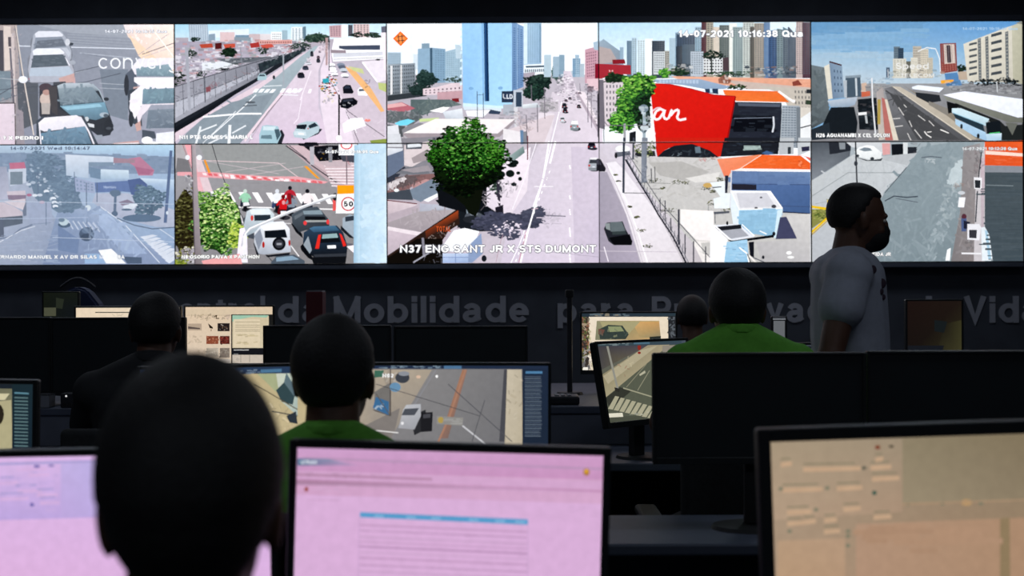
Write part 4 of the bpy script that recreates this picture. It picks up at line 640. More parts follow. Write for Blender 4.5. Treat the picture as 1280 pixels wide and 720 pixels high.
pE.leaves(520, ['12281a', '1e4224', '38702e', '5c9a3c', '84bc50', 'a6d070'], 235, 400, 85, 88, 8, 17, light=(-.3, -.5), dark='1c3a20'); pE.leaves(340, ['14301a', '2a5a2a', '54923c', '84bc50'], 170, 500, 62, 110, 8, 16, dark='1e3e22')
pE.leaves(300, ['16361c', '2f6a2c', '5aa03c', '8ac85a'], 135, 585, 72, 52, 7, 15, light=(-.3, -.5), dark='20421f'); pE.leaves(180, ['141c18', '1c3020', '2e5a30'], 250, 520, 46, 110, 8, 16, dark='18281e'); pE.leaves(80, ['3a7a30', '7ab84c'], 372, 315, 28, 24, 6, 12)
pE.p('a4a4aa', '148,590 160,590 162,720 148,720'); pE.p('23262c', '180,640 215,630 215,720 180,720'); pE.p('a2b0ba', '252,500 270,500 268,720 252,720'); pE.e('7c8c98', 258, 508, 26, 22); pE.speck(20, ['b8c4cc', '54606a', 'e0e6ea'], '232,490 290,490 290,640 236,640', 8, 30, .6); pE.e('c8d0d6', 262, 612, 24, 14)
pE.l('f0e4e6', 6, '282,690 300,640 320,640 300,720'); pE.l('44424c', 5, '8,430 14,720'); pE.l('5c5a64', 4, '40,600 42,710'); pE.l('77747e', 4, '0,520 60,600 300,600')
# -- lower right: yard, fence, blue and white sheds
pE.view(745, 175, 4.502)
pE.p(['d2cbd6', 'd8d2da', 'c2bcc0', 'c9c4cc'], '12,20 350,20 640,400 640,690 12,690'); pE.p(['c8c6c6', 'd0cecd', 'bcbab8', 'c4c4c2'], '200,95 700,95 1205,420 1205,690 640,690 260,250')
pE.p(['a6a0ae', 'b2acb8', 'b0a8b8', 'a29aaa'], '12,180 60,178 170,420 250,690 12,690'); pE.p('cfc8d2', '12,40 60,90 75,180 12,180'); pE.p(['e8e4ea', 'eae6ec', 'dcd6dc', 'e2dce2'], '55,130 110,120 170,180 350,420 490,690 255,690 170,420')
pE.l('c4bcc6', 4, '58,135 150,340 200,470 262,690'); pE.l('f6f4f8', 7, '70,150 165,330 230,500 290,690'); pE.l('c8c0ca', 4, '12,625 460,630'); pE.l('efe9f0', 5, '45,600 70,685')
pE.speck(110, ['d8d6d4', 'b4b2ae', 'a8a69e', 'dcdad8', 'c0beba'], '300,110 700,110 740,380 420,380', 20, 90, .2); pE.p('b6b4b2', '300,130 480,120 640,180 500,230 360,200'); pE.p('dcdad8', '500,215 700,180 680,230 560,240')
for x, y, w in ((455, 238, 28), (505, 240, 20), (375, 272, 16), (700, 222, 26), (625, 270, 30), (655, 290, 20), (655, 355, 36), (330, 228, 34), (745, 390, 34), (292, 596, 24), (252, 510, 24), (232, 434, 18), (188, 376, 14), (112, 196, 12), (126, 232, 12), (400, 396, 46)):
    pE.leaves(22, ['3c4034', '5a5e44', '7c7c58'], x, y, w, w*.4, 3, 8)
pE.e('c8a86a', 628, 255, 26, 14); pE.l('8a8a88', 3, '225,240 420,245'); pE.l('5c5c60', 3, '300,275 360,276'); pE.l('44484c', 4, '155,298 300,300'); pE.l('5c5c60', 4, '360,400 430,398')
pE.p('2c2e34', '218,60 330,62 335,92 218,94'); pE.leaves(100, ['2c3a24', '54663c', '86905c', 'd8d8c8'], 275, 50, 60, 42, 5, 12); pE.e('eef0f2', 150, 50, 42, 20); pE.p('6a6e78', '105,70 190,62 196,84 112,98'); pE.e('26262c', 112, 88, 8, 16); pE.speck(20, ['50546c', '2c3040', 'c8c8d0'], '150,60 220,60 240,140 160,110', 6, 26, .5)
pE.p('c8281c', '335,-10 745,-10 720,60 715,92 680,96 640,60 540,22 440,30 380,62 345,95 338,60'); pE.p('22262e', '345,95 380,62 440,32 540,22 640,60 690,98 600,100'); pE.speck(20, ['3c444c', '5c6c78', '8c9aa4'], '400,60 620,50 640,90 400,90', 8, 44, .3); pE.p('6c7c88', '555,40 585,36 590,72 560,74'); pE.speck(12, ['c04038', '8c2c28'], '575,96 680,96 680,116 575,116', 8, 24, .4)
pE.p('23262e', '720,-10 1030,-10 1025,80 700,95'); pE.p('a8b8b4', '832,32 925,32 928,55 832,58'); pE.speck(30, ['2c323c', '404c5a'], '730,10 1020,10 1020,75 720,80', 14, 60, .3, False); pE.p('4c6a94', '930,75 960,60 1000,75 970,85'); pE.p('b8bcc0', '1030,-10 1110,-10 1112,80 1028,82'); pE.p('3c4248', '1078,40 1096,40 1096,78 1078,80'); pE.p('c4c8cc', '1132,-10 1205,-10 1205,60 1135,90'); pE.p('34344c', '1155,40 1200,35 1200,60 1158,66')
pE.p(['ea9a78', 'e88e68', 'e8804c', 'e8886c'], '680,108 930,82 830,160 765,172 745,205 720,205'); pE.p(['ea6a2c', 'e66a30', 'e0622c', 'e8743c'], '930,84 1150,88 1205,130 1205,172 810,160'); pE.speck(80, ['f28a54', 'd85a24', 'f09a68', 'c8542a'], '920,90 1150,92 1195,165 830,158', 8, 40, .12, False); pE.l('f4d8cc', 4, '930,84 810,162'); pE.p('f4ece8', '810,160 1205,166 1205,176 765,174 '); pE.p('d86a5c', '1120,80 1170,90 1205,120 1205,100'); pE.speck(8, ['f4b088', 'b84a24'], '1135,120 1165,120 1165,150 1135,150', 8, 22)
pE.p(['6e86ac', '748cb0', '6880a8', '6278a0'], '765,175 1205,180 1205,252 762,246'); pE.p(['5e78a4', '56709c', '4a648e', '526c98'], '762,246 1205,252 1205,415 1050,410 1050,385 980,288 762,290'); pE.p('2c2c38', '765,246 902,252 902,282 765,280'); pE.l('46587c', 4, '762,246 1205,252'); pE.l('46587c', 4, '1050,372 1205,376'); pE.l('2c3044', 6, '1050,405 1205,415'); pE.speck(30, ['6c86b0', '56709a'], '770,180 1200,185 1200,245 770,240', 20, 80, .4, False)
pE.p('2c3040', '725,200 745,200 738,298 725,298'); pE.l('d8d8de', 6, '762,170 754,380'); pE.p('e6ecf0', '640,240 725,232 725,300 755,300 750,385 665,385 660,330 700,320'); pE.l('5c6068', 6, '655,268 705,264'); pE.speck(10, ['60646c', 'c8ccd2'], '620,380 745,380 745,420 660,420', 10, 44, .2)
pE.p(['e6e6ea', 'eaeaee', 'dcdce0', 'e2e2e6'], '760,288 980,288 1048,385 805,395'); pE.p('cfcfd6', '790,300 960,298 1010,375 810,382'); pE.l('ffffff', 6, '760,288 980,290 1048,385 805,395 760,290'); pE.p('dfe8ee', '760,292 805,395 800,520 770,470 756,380'); pE.e('5c5c64', 928, 324, 8, 5); pE.e('4c4c54', 1000, 374, 14, 10); pE.e('4c4c54', 900, 382, 10, 5)
pE.p(['9cc4de', 'a6cae2', '90b8d2', '8cb4ce'], '805,395 1050,388 1020,550 830,520 800,480'); pE.speck(60, ['a8ccdf', '86acc6', '98c0d8', '7ea4be'], '815,400 1040,395 1010,540 820,500', 16, 80, .35, False); pE.p('cfe2ec', '1020,395 1050,390 1015,552 1000,552')
pE.p('4a4c68', '1035,435 1070,432 1132,555 1010,558'); pE.p(['c8c6c8', 'd0cecc', 'bcbabc', 'b4b2b4'], '1070,425 1205,415 1205,690 930,690 900,575 1132,560'); pE.e('f0f0f0', 1085, 635, 16, 10); pE.e('e8e8e8', 1095, 660, 20, 8)
pE.p(['f0ecea', 'f4f0ee', 'eae6e6', 'ece8e8'], '475,390 660,400 665,570 560,560 475,470'); pE.p('dcd8d6', '560,560 655,570 650,600 600,640'); pE.p('e8e4e2', '540,570 640,575 640,690 600,690'); pE.p('c4c2c0', '590,580 640,575 642,650 600,640')
pE.p('5a5e68', '662,405 750,400 750,412 662,418'); pE.l('4c505c', 4, '668,410 670,470'); pE.p('f2f2f6', '660,480 740,560 735,690 640,690 645,500'); pE.p('dfe2ea', '665,480 800,470 890,545 760,570'); pE.p('a9abb4', '690,510 810,492 860,540 760,556'); pE.p('23252c', '668,490 815,475 818,498 690,512'); pE.l('f6f6fa', 8, '665,480 765,570 885,560 990,540'); pE.l('ffffff', 6, '820,475 890,540'); pE.p('15171d', '740,560 765,580 1000,548 1000,530 985,535 770,566'); pE.e('1c1e26', 1000, 528, 9, 12); pE.l('f4f4f8', 6, '920,512 960,530'); pE.e('15171d', 738, 468, 6, 12)
pE.p(['a6cce4', 'acd0e8', '94bcd8', '9cc4de'], '735,575 850,560 860,690 720,690'); pE.speck(30, ['4a6890', 'c4dcec', '86aaca'], '735,590 840,580 850,680 730,680', 10, 50, .2, False); pE.l('ffffff', 7, '805,605 850,640 860,690'); pE.p('1b1d26', '858,575 888,572 888,660 866,655 '); pE.l('e8e4e0', 10, '860,650 900,690'); pE.l('23252c', 5, '850,640 870,690'); pE.e('2a2c34', 940, 660, 8, 10); pE.l('6a6c74', 6, '880,660 950,690')
pE.p('2a2c34', '44,500 60,465 150,458 165,500 205,570 200,592 100,592 70,570'); pE.p('6a7478', '80,462 145,460 165,512 82,516'); pE.p('3c4648', '90,516 165,512 172,530 92,534'); pE.p('0f1014', '72,550 190,530 204,575 195,592 100,590'); pE.p('8e9698', '50,470 78,468 80,510 56,500')
pE.p('26262e', '0,110 25,108 55,160 50,178 0,178'); pE.p('4a4a56', '0,115 22,115 30,140 0,142')
pE.l('2a2c38', 9, '165,110 240,235 300,330 350,420 430,540 505,690'); pE.l('7c808a', 4, '172,110 248,232 308,325 358,412 440,530 520,690')
for i in range(22): t = i/21; x, y = 175+t*330*.98, 120+t*560; pE.l('3c3e4a', 3, (x, y, x+6, y-26-46*t))
pE.l('4a4c58', 4, '180,80 280,230 360,350 470,470 640,660'); pE.speck(60, ['4c4e5a', '70727c'], '190,110 215,90 640,660 500,660', 4, 30, .1)
for x, y0, y1, w in ((465, 390, 590, 10), (548, 570, 690, 7), (500, 530, 640, 6), (616, 600, 690, 6), (420, 440, 510, 6), (388, 340, 460, 5), (360, 330, 400, 5)): pE.l('3a3c48', w, (x, y0, x, y1))
pE.p('3c4250', '150,-10 163,-10 160,298 148,298'); pE.p(['868c98', '7c828e', '747a86', '8c929e'], '256,-10 288,-10 282,240 254,240'); pE.p('4c505c', '205,-10 215,-10 213,110 203,110'); pE.speck(16, ['3c404c', 'a4a8b2'], '250,140 290,140 290,240 250,240', 8, 26, .5); pE.l('3c3e48', 5, '310,160 312,240'); pE.l('3c3e48', 4, '330,150 332,230')
pE.view(745, 20, 4.3636)
pE.text('14-07-2021 10:16:38 Qua', 446, 120, 36, 676, 'ffffff', '7c8490', .015)

# ---- avenue with the bus lane
pF = Pic().view(1005, 20, 4.502); pF.soft = .7
pF.p(['7fa9c8', '5f98cc', '88b2d2', '9ebcd2'], '35,25 1240,25 1240,200 35,260'); pF.p(['9ebcd2', '88b2d2', 'b4c6d4', 'c2ced6'], '35,200 1240,200 1240,400 35,400')
pF.p('6f9cc2', '35,30 700,30 600,80 35,110'); pF.speck(90, ['9fb8c8', '8aa9be', 'a9bfcc', '86a8c2'], '40,60 700,50 640,240 40,260', 60, 200, .16, False);
pF.p(['9c9ea2', '8f9094', '7c7c80', '88888c'], '300,380 1240,380 1240,710 35,710')
for x0, y0, x1, c in ((505, 172, 540, '6c7c88'), (530, 180, 560, '3c4e60'), (500, 240, 575, 'd0cec4'), (575, 255, 605, '6c6c64'), (612, 170, 660, 'b8b2a8'), (655, 185, 700, 'cdc6b8'), (690, 235, 725, 'c2bcae'), (462, 290, 482, '546478'), (600, 235, 640, 'd8d4c8')):
    pF.p(c, (x0, y0, x1, y0, x1, 350, x0, 350)); pF.win(mixc(c, '101820', .5), (x0+2, y0+6, x1-2, y0+6, x1-2, 340, x0+2, 340), 4, 12, .5, .4)
pF.p('8c4a46', '764,155 855,152 862,310 770,325'); pF.p('d2c4bc', '785,160 845,158 852,265 790,270'); pF.p('3a2c34', '800,165 822,165 828,262 806,264'); pF.win('8a8488', '768,160 855,158 860,260 770,262', 5, 14, .4, .4); pF.win('b07a70', '770,268 858,264 860,305 774,315', 6, 4, .4, .5)
pF.l('e6e8ea', 5, '640,200 690,178 740,185 762,240 768,330'); pF.speck(45, ['d6d0c0', '8c8c84', '4c5450', 'b0a890'], '500,300 780,300 780,350 470,350', 8, 26, .5, False)
pF.p('5c88b4', '790,325 860,318 890,390 800,395'); pF.p('e8a83c', '768,362 840,358 842,372 770,382'); pF.leaves(60, ['1c2a24', '2a3c30'], 885, 295, 26, 20, 6, 12); pF.p('b8a898', '865,315 920,310 920,360 870,360')
pF.p(['dcd8cc', 'd4d0c4', 'c6c2b6', 'd0ccc0'], '896,158 1110,75 1168,55 1175,375 920,370'); pF.p(['c2c0ae', 'b6b4a2', 'aaa896', 'b4b2a0'], '1168,55 1240,30 1240,385 1175,375'); pF.p('8c8c84', '1185,40 1240,25 1240,50')
for i in range(6):
    y = 150+i*34; pF.p('565c60', (928, y+6-i*.5, 972, y-4, 972, y+8, 928, y+18)); pF.p('4c5258', (1052, y-46+i*9, 1110, y-62+i*10, 1112, y-46+i*10, 1052, y-30+i*9))
for x in (984, 1026, 1138): pF.p('6a7074', (x-8, 130-(x-984)*.25, x+10, 124-(x-984)*.25, x+14, 360, x-2, 360)); pF.win('9a9c98', (x-8, 130-(x-984)*.25, x+10, 124-(x-984)*.25, x+14, 360, x-2, 360), 1, 14, .6, .4)
pF.leaves(130, ['12161a', '22282a', '30363a'], 1080, 375, 150, 22, 7, 14); pF.speck(120, ['3c4248', 'b8bcc0', 'd8dadc', '64686e', '20242a'], '790,370 1230,390 1230,440 860,430', 8, 34, .5, False)
# left buildings
pF.p(['6f7a80', '7c868c', '5c6468', '4a5256'], '35,275 112,290 135,470 145,580 35,640'); pF.speck(40, ['5f6a6e', '808a8c', '4c565a'], '40,290 110,300 130,580 40,620', 16, 60, .5); pF.p('d8d4c8', '112,285 142,270 160,465 135,470'); pF.p(['7e92a8', '8ca0b4', '8498ac', '7488a0'], '140,255 212,275 225,460 160,468'); pF.l('4c2c30', 8, '142,258 210,278'); pF.win('46586c', '160,290 212,300 222,440 165,440', 3, 4, .3, .4)
pF.p('4e5e6c', '232,345 315,338 322,455 235,460'); pF.p('c4ccd2', '285,350 296,350 300,450 290,452'); pF.p('8c9aa6', '232,338 318,332 320,346 232,350'); pF.p('b4bcc4', '220,365 240,362 240,460 225,460'); pF.p(['c4ccd6', 'b8c2ce', '8ea0b4', '9cacbc'], '130,478 300,455 285,500 240,515 150,512'); pF.p('1e242a', '150,515 280,512 300,600 290,690 140,690 100,620'); pF.p('2c343c', '35,640 140,600 150,690 35,700')
pF.p('1c2228', '300,470 410,460 415,640 310,640'); pF.speck(60, ['3c444c', '5c646c', '12161a', '8c8488'], '300,465 410,465 415,640 310,640', 8, 40, .5, False); pF.p('e8e8ea', '302,545 350,540 352,556 304,560'); pF.p('b4b8bc', '340,560 352,560 358,605 346,605'); pF.p('c46a50', '322,425 370,420 372,450 322,458'); pF.p('c8b0a0', '322,380 350,375 352,420 325,425'); pF.speck(60, ['c8c4bc', '8c9098', '5c6470', 'a89c94'], '330,350 500,350 450,440 330,440', 8, 30, .5, False)
pF.p(['b2abaa', 'a8a09f', 'b8b0aa', 'c6bdb4'], '405,430 440,400 490,690 420,700'); pF.p('b4726c', '435,460 462,470 495,640 500,700 455,700'); pF.p('b09a54', '412,470 430,470 428,610 412,610'); pF.p('d6cec0', '452,470 470,470 530,700 500,700')
pF.p(['7e7f84', '6f7074', '55565a', '606164'], '450,410 500,395 945,700 530,700'); pF.p('4e4f52', '480,440 540,450 880,700 640,700'); pF.speck(30, ['5c5d60', '6a6b6e', '4a4b4e'], '480,430 520,420 860,690 600,690', 30, 110, .1)
pF.p(['c0b8ac', 'b8b0a4', 'b0a89a', 'bab2a6'], '490,395 540,400 820,560 990,690 930,700'); pF.l('d6cfc4', 4, '500,400 940,700'); pF.p('8c8478', '560,395 640,440 820,540 1000,690 980,700 800,560')
for pts in ('495,580 540,576', '505,625 555,618', '530,515 560,560', '590,590 605,625', '640,560 680,590', '560,500 575,515', '700,590 730,620', '620,640 660,690', '580,660 600,700'): pF.l('cdcbca', 5, pts)
pF.l('e6e4e2', 6, '675,650 690,670 715,685'); pF.l('e6e4e2', 6, '765,640 790,650 812,660'); pF.l('e6e4e2', 5, '690,655 715,652')
pF.p('e8eef8', '605,400 640,390 785,405 760,430 670,432 610,415'); pF.p('8c8c90', '608,412 760,430 785,408 785,420 760,446 610,425'); pF.p('2c3036', '625,430 700,438 760,446 770,480 700,490 630,455'); pF.p('8a8680', '700,480 830,530 800,560 700,500')
pF.p(['eef0fa', 'e8ecf8', 'e4e8f4', 'f0f0fa'], '780,445 900,425 1240,470 1240,570 1200,572'); pF.p(['8e9088', '7c7e76', '70726a', '84867e'], '780,448 1200,574 1240,570 1240,600 1150,600 800,475'); pF.p('26292a', '850,490 1100,590 1130,620 1240,610 1240,700 1110,700 1040,590 850,510'); pF.p('6c6e68', '1130,600 1200,605 1170,672'); pF.p('181a1c', '800,480 870,500 850,540 810,550')
pF.p(['cfe2ea', 'd8eaf0', 'b4ccd8', 'bcd4e0'], '830,520 880,520 1040,580 1020,620 830,545'); pF.p('2a3c48', '835,545 1005,610 1015,655 850,575'); pF.l('9cc4d8', 4, '835,545 1010,612'); pF.p(['aecbe2', 'c2daea', '9cbcd8', 'a4c4de'], '848,578 1020,655 1030,705 960,680 850,610'); pF.e('1c2228', 884, 622, 7, 14); pF.e('1c2228', 978, 676, 8, 14); pF.p('1a2026', '1020,600 1100,590 1110,660 1028,668'); pF.p(['bcd4e4', 'cfe0ea', 'a8c4d8', 'b0cce0'], '1020,665 1110,660 1108,700 1028,705'); pF.l('50c878', 5, '1040,662 1100,655')
pF.p('d8542a', '1030,705 1240,700 1240,715 1030,715'); pF.l('e0e2e6', 8, '380,350 384,480 402,680'); pF.l('c8ccd0', 4, '470,300 472,350'); pF.l('d0d4d8', 5, '1082,370 1086,430')
pF.text('Speed', 515, 300, 36, 185, 'dcdcda', None, 0); pF.text('TELECOM', 540, 345, 20, 190, 'dcdcda', None, 0); pF.text('14-07-2021 10:16:47 Qua', 890, 80, 15, 310, 'a8c4dc', None, .01); pF.text('N26 AGUANAMBI X CEL SOLON', 66, 684, 22, 412, 'f6f6f6', '50545c', .03)

# ---- empty side street
pG = Pic().view(1005, 170, 4.3636); pG.soft = .68
pG.p(['aeb6bc', '9aa8ae', '8f9ea4', 'a2aab0'], '30,25 1200,25 1200,690 30,690'); pG.p(['4c525a', '5a6068', '6e747c', '888e96'], '30,30 260,30 250,110 140,180 30,250'); pG.p(['c2c6c8', 'c8ccd0', 'b8bec4', 'b8bcc2'], '30,250 140,185 270,100 600,120 560,180 440,300 330,480 200,690 30,690')
pG.speck(120, ['b4babe', 'c6cace', 'a6aeb2'], '60,250 270,120 560,160 250,640', 30, 110, .12); pG.l('9aa0a4', 4, '40,330 240,200 500,200'); pG.l('a4a8aa', 3, '60,370 420,300')
pG.p('2c3038', '135,35 255,35 255,80 180,95 140,100'); pG.p('8c9298', '190,36 225,36 225,72 195,74'); pG.p('cfd2d6', '225,30 470,30 470,100 420,95 260,60')
pG.p('3c4248', '270,112 350,132 430,120 420,136 340,136'); pG.p(['f0f2f4', 'f4f6f6', 'd8dcde', 'e4e8ea'], '276,85 300,60 345,50 380,55 425,92 420,124 370,130 290,112'); pG.p('7e8a94', '300,75 330,62 360,66 372,80 330,84'); pG.e('3a4046', 372, 124, 11, 9); pG.e('3a4046', 292, 108, 9, 8)
pG.p('d8a4a4', '425,40 470,40 470,100 430,105'); pG.p('181c22', '476,45 545,42 550,128 480,128'); pG.p('d8dcde', '540,36 566,36 562,148 542,146'); pG.p('2a2e36', '565,60 615,60 610,120 565,132'); pG.speck(16, ['30343c', '8c8488'], '590,30 640,30 640,90 590,90', 6, 26, .5); pG.p('b8bcc0', '430,110 640,90 600,130 560,160 430,130')
pG.p(['8e9ba1', '94a1a8', '7e8c93', '86949b'], '640,60 830,30 930,30 870,300 800,690 200,690 440,310 560,170'); pG.speck(160, ['97a4aa', '84929a', '7a8890', 'a2aeb4'], '640,80 900,80 800,680 260,680', 40, 150, .16); pG.speck(60, ['6e7c84', '78868e'], '540,180 700,150 560,460 300,640', 30, 130, .15)
pG.p(['c4d0d4', 'ccd6da', 'b2bec4', 'b4c0c6'], '800,180 880,130 920,200 850,270 780,260'); pG.speck(60, ['ccd6d8', 'bcc8cc', 'd6dee0'], '790,110 900,100 850,400 720,520', 12, 50, .6); pG.speck(40, ['c4ced4', 'b0bcc2'], '760,300 830,300 740,680 660,680', 10, 40, .5)
pG.l('3c4450', 6, '440,355 490,328 560,335 620,330'); pG.l('5c646e', 4, '500,340 620,362'); pG.l('5c646e', 5, '640,118 690,112 750,118'); pG.l('4c545c', 4, '560,170 440,310'); pG.speck(8, ['e6eaec'], '660,120 715,120 715,150 660,150', 8, 30, .4)
pG.p(['8f8c8e', '9a9698', '8c8484', '7e7a7c'], '870,60 960,40 960,690 800,690 850,420'); pG.speck(60, ['a49c9c', '7c7678', '8e8a90', 'b0a8a8'], '880,80 950,80 940,660 830,660', 12, 60, .3); pG.p('c8c4c8', '935,280 985,30 985,690 925,690'); pG.p(['c0b0b8', 'c8b8c0', 'b4a8b0', 'bcb0b8'], '962,120 985,120 980,520 965,520'); pG.l('3c4048', 7, '945,300 935,470'); pG.l('34383e', 6, '968,80 945,280'); pG.speck(30, ['3c4048', '5c5458', '8c7c80'], '930,80 985,80 980,200 930,200', 6, 26, .5)
pG.p('e8e8ec', '925,225 970,228 968,290 928,288'); pG.p('2c3036', '930,240 962,242 960,285 932,283'); pG.p('f0f0f4', '845,335 880,335 872,390 838,388'); pG.e('c8ccd2', 858, 310, 20, 10, ); pG.speck(14, ['9a7868', 'c0a494'], '820,255 880,255 880,280 820,280', 6, 30, .3)
pG.e('5c3440', 872, 440, 14, 16); pG.p('54648c', '856,450 886,450 884,520 858,520'); pG.p('24283c', '870,460 905,470 900,510 870,505'); pG.p('e4e4ea', '890,480 955,480 965,500 955,570 890,565'); pG.p('3c3c44', '900,512 942,512 940,558 900,556'); pG.l('e8e8ec', 9, '858,640 965,642'); pG.speck(14, ['54585c', '24282c', 'c8ccd0'], '880,570 920,570 920,620 880,620', 6, 18)
pG.p('e0e8ee', '965,500 985,495 1010,540 1028,680 970,680'); pG.p('a8c8dc', '985,510 1000,520 1020,670 1005,675'); pG.p('f0f2f4', '780,620 800,610 795,680 770,680')
pG.p(['e06030', 'e4622e', 'dc5a2c', 'd85a30'], '985,30 1192,28 1192,165 985,160'); pG.speck(50, ['e88a68', 'd04c20', 'f0a080', 'b84a2c'], '990,35 1190,35 1190,155 990,155', 12, 70, .12, False); pG.p('f0d8cc', '988,80 1192,95 1192,112 988,100'); pG.p('8c9098', '985,162 1192,165 1192,200 985,200')
pG.p(['4c565c', '505a60', '46525a', '4a565e'], '985,198 1192,200 1192,690 1030,690 1010,540 985,495'); pG.speck(110, ['5a646a', '414c54', '64707a', '38444c'], '990,205 1190,205 1190,680 1030,680', 30, 150, .08, False); pG.l('7c868c', 5, '990,268 1140,272')
pG.p('6a727a', '1192,25 1240,25 1240,690 1192,690')
pG.l('2c3038', 8, '280,30 288,260'); pG.e('3a3e46', 282, 150, 10, 14)
pG.p('8a8a50', '35,400 160,398 150,430 35,510'); pG.leaves(60, ['5c6a34', '88904c', 'a8a868'], 85, 430, 52, 34, 6, 12); pG.l('e6c024', 13, '35,385 160,402'); pG.l('e6c024', 12, '168,410 35,530'); pG.l('b89c20', 5, '172,422 38,542'); pG.l('e0c040', 6, '128,345 130,390'); pG.l('9aa090', 5, '120,345 136,350')
pG.text('14-07-2021 10:12:28 Qua', 860, 78, 16, 300, 'e6e8ea', '8c9498', .01); pG.text('N12 ALMEIDA JR', 262, 655, 20, 208, 'f4f4f4', '3c4046', .03)
# ================================================================== room shell
M_WALL = mat('dark_painted_wall', '575c68', .7, noise=.15, nscale=6, bump=.1)
M_FLOOR = mat('dark_carpet_tile', '26282d', .85, noise=.3, nscale=60, bump=.4)
M_CEIL = mat('dark_ceiling_board', '222428', .8, noise=.1, nscale=8)
M_BLACK = mat('black_plastic', '202225', .6, noise=.15, nscale=40)
M_BEZEL = mat('monitor_shell_black', '24282b', .4, noise=.1, nscale=60)
M_FRAME = mat('display_frame_black', '16181c', .5, noise=.1, nscale=40)
M_OFF = mat('switched_off_glass', '2b3135', .35, noise=.05, nscale=10)
M_METAL = mat('grey_powder_coated_metal', '3a3c42', .45, metal=.4, noise=.1, nscale=40)
M_DESK = mat('grey_laminate_desk', '575f72', .5, noise=.08, nscale=12)
M_PANEL = mat('dark_grey_console_panel', '6a7080', .6, noise=.08, nscale=12)
M_LETTER = mat('grey_vinyl_letters', 'c6c8d4', .6, noise=.05, nscale=20)
def shell(name, x0, x1, y0, y1, z0, z1, m):
    b = BM(); box(b, x0, x1, y0, y1, z0, z1); o = link(name, b, m); o['kind'] = 'structure'; return o
shell('floor', -5, 5, -3, 8.3, -.1, 0, M_FLOOR); shell('ceiling', -5, 5, -3, 8.3, 3.3, 3.4, M_CEIL)
shell('wall_back', -5, 5, 8.12, 8.3, 0, 3.3, M_WALL); shell('wall_left', -5.1, -5, -3, 8.3, 0, 3.3, M_WALL)
shell('wall_right', 5, 5.1, -3, 8.3, 0, 3.3, M_WALL); shell('wall_front', -5, 5, -3.1, -3, 0, 3.3, M_WALL)
shell('baseboard_back', -5, 5, 8.1, 8.12, 0, .1, M_PANEL)

# ================================================================== video wall
PW, PH = 264.9*WALL_Y/FPX, 150.4*WALL_Y/FPX
SX = at(748.6, 180, WALL_Y).x; SZ = at(640, 178.9, WALL_Y).z
ROT = Matrix.Rotation(PI/2, 4, 'X')                      # local x right, y up, z towards the viewer (-Y)
pics = {(0, 0): pA, (0, 1): pB, (1, 0): pC, (1, 1): pD, (2, 0): pE, (2, 1): pE, (3, 0): pE, (3, 1): pE, (4, 0): pF, (4, 1): pG}
vlab = {(0, 0): 'video wall display showing cars queued on a grey street', (0, 1): 'video wall display with a hazy blue street seen through a wet lens',
        (1, 0): 'video wall display showing a wide road beside a long grey wall', (1, 1): 'video wall display with motorcycles at the stop line and a round 50 sign',
        (2, 0): 'video wall display showing the tall blue tower under a white sky', (2, 1): 'video wall display with the big green tree and its shadow on the road',
        (3, 0): 'video wall display showing the red building under a row of towers', (3, 1): 'video wall display with a fenced yard, blue shed and orange roof',
        (4, 0): 'video wall display showing a bus beside an avenue under blue sky', (4, 1): 'video wall display with an empty side street behind the grey T-shirt person'}
for pic, g_ in ((pA, (1.15, 1.25)), (pB, (1.05, 1.08)), (pC, (1.14, 1.26)), (pD, (1.14, 1.22)), (pE, (1.14, 1.23)), (pF, (1.12, 1.22)), (pG, (1.1, 1.18))):
    for i_, (P_, cc_, cv_) in enumerate(pic.sh): pic.sh[i_] = (P_, [tuple(g_[1]*k_**g_[0] for k_ in c_) for c_ in cc_], cv_)
for (c, r_), pic in pics.items():
    cx = SX+(c-2.5)*PW; cz = SZ+(.5-r_)*PH
    t = thing('video_wall_display', vlab[(c, r_)], 'display', (cx, WALL_Y, cz), 0, 'displays of the video wall')
    b = BM(); e = .0028; hw, hh = PW/2, PH/2
    box(b, -hw+.0006, hw-.0006, .012, .105, -hh+.0006, hh-.0006)
    link('housing', b, M_FRAME, t)
    b = BM()
    for x0, x1, z0, z1 in ((-hw+.0006, -hw+e, -hh, hh), (hw-e, hw-.0006, -hh, hh), (-hw+e, hw-e, -hh+.0006, -hh+e), (-hw+e, hw-e, hh-e, hh-.0006)):
        box(b, x0, x1, -.012, .012, z0, z1)
    link('bezel', b, M_FRAME, t)
    Mw = Matrix.Translation((cx, WALL_Y, cz)) @ ROT
    o, n = build_picture('picture', pic, Mw, hw-e, hh-e, WALLSCREEN, t, 5e-6)
    o.matrix_local = ROT; print('picture', c, r_, n, len(o.data.polygons))
XL, XR = SX-2.5*PW-PW/2-.0, SX+2*PW
for nm, z0, z1, lb in (('wall_trim', SZ+PH+.002, SZ+PH+.035, 'slim dark grey trim strip along the top of the video wall'), ('wall_trim', SZ-PH-.03, SZ-PH-.002, 'slim dark grey trim strip along the bottom of the video wall')):
    b = BM(); box(b, SX-3*PW, SX+2*PW, 7.99, 8.12, z0, z1, .004); tag(link(nm, b, M_PANEL), lb, 'trim')

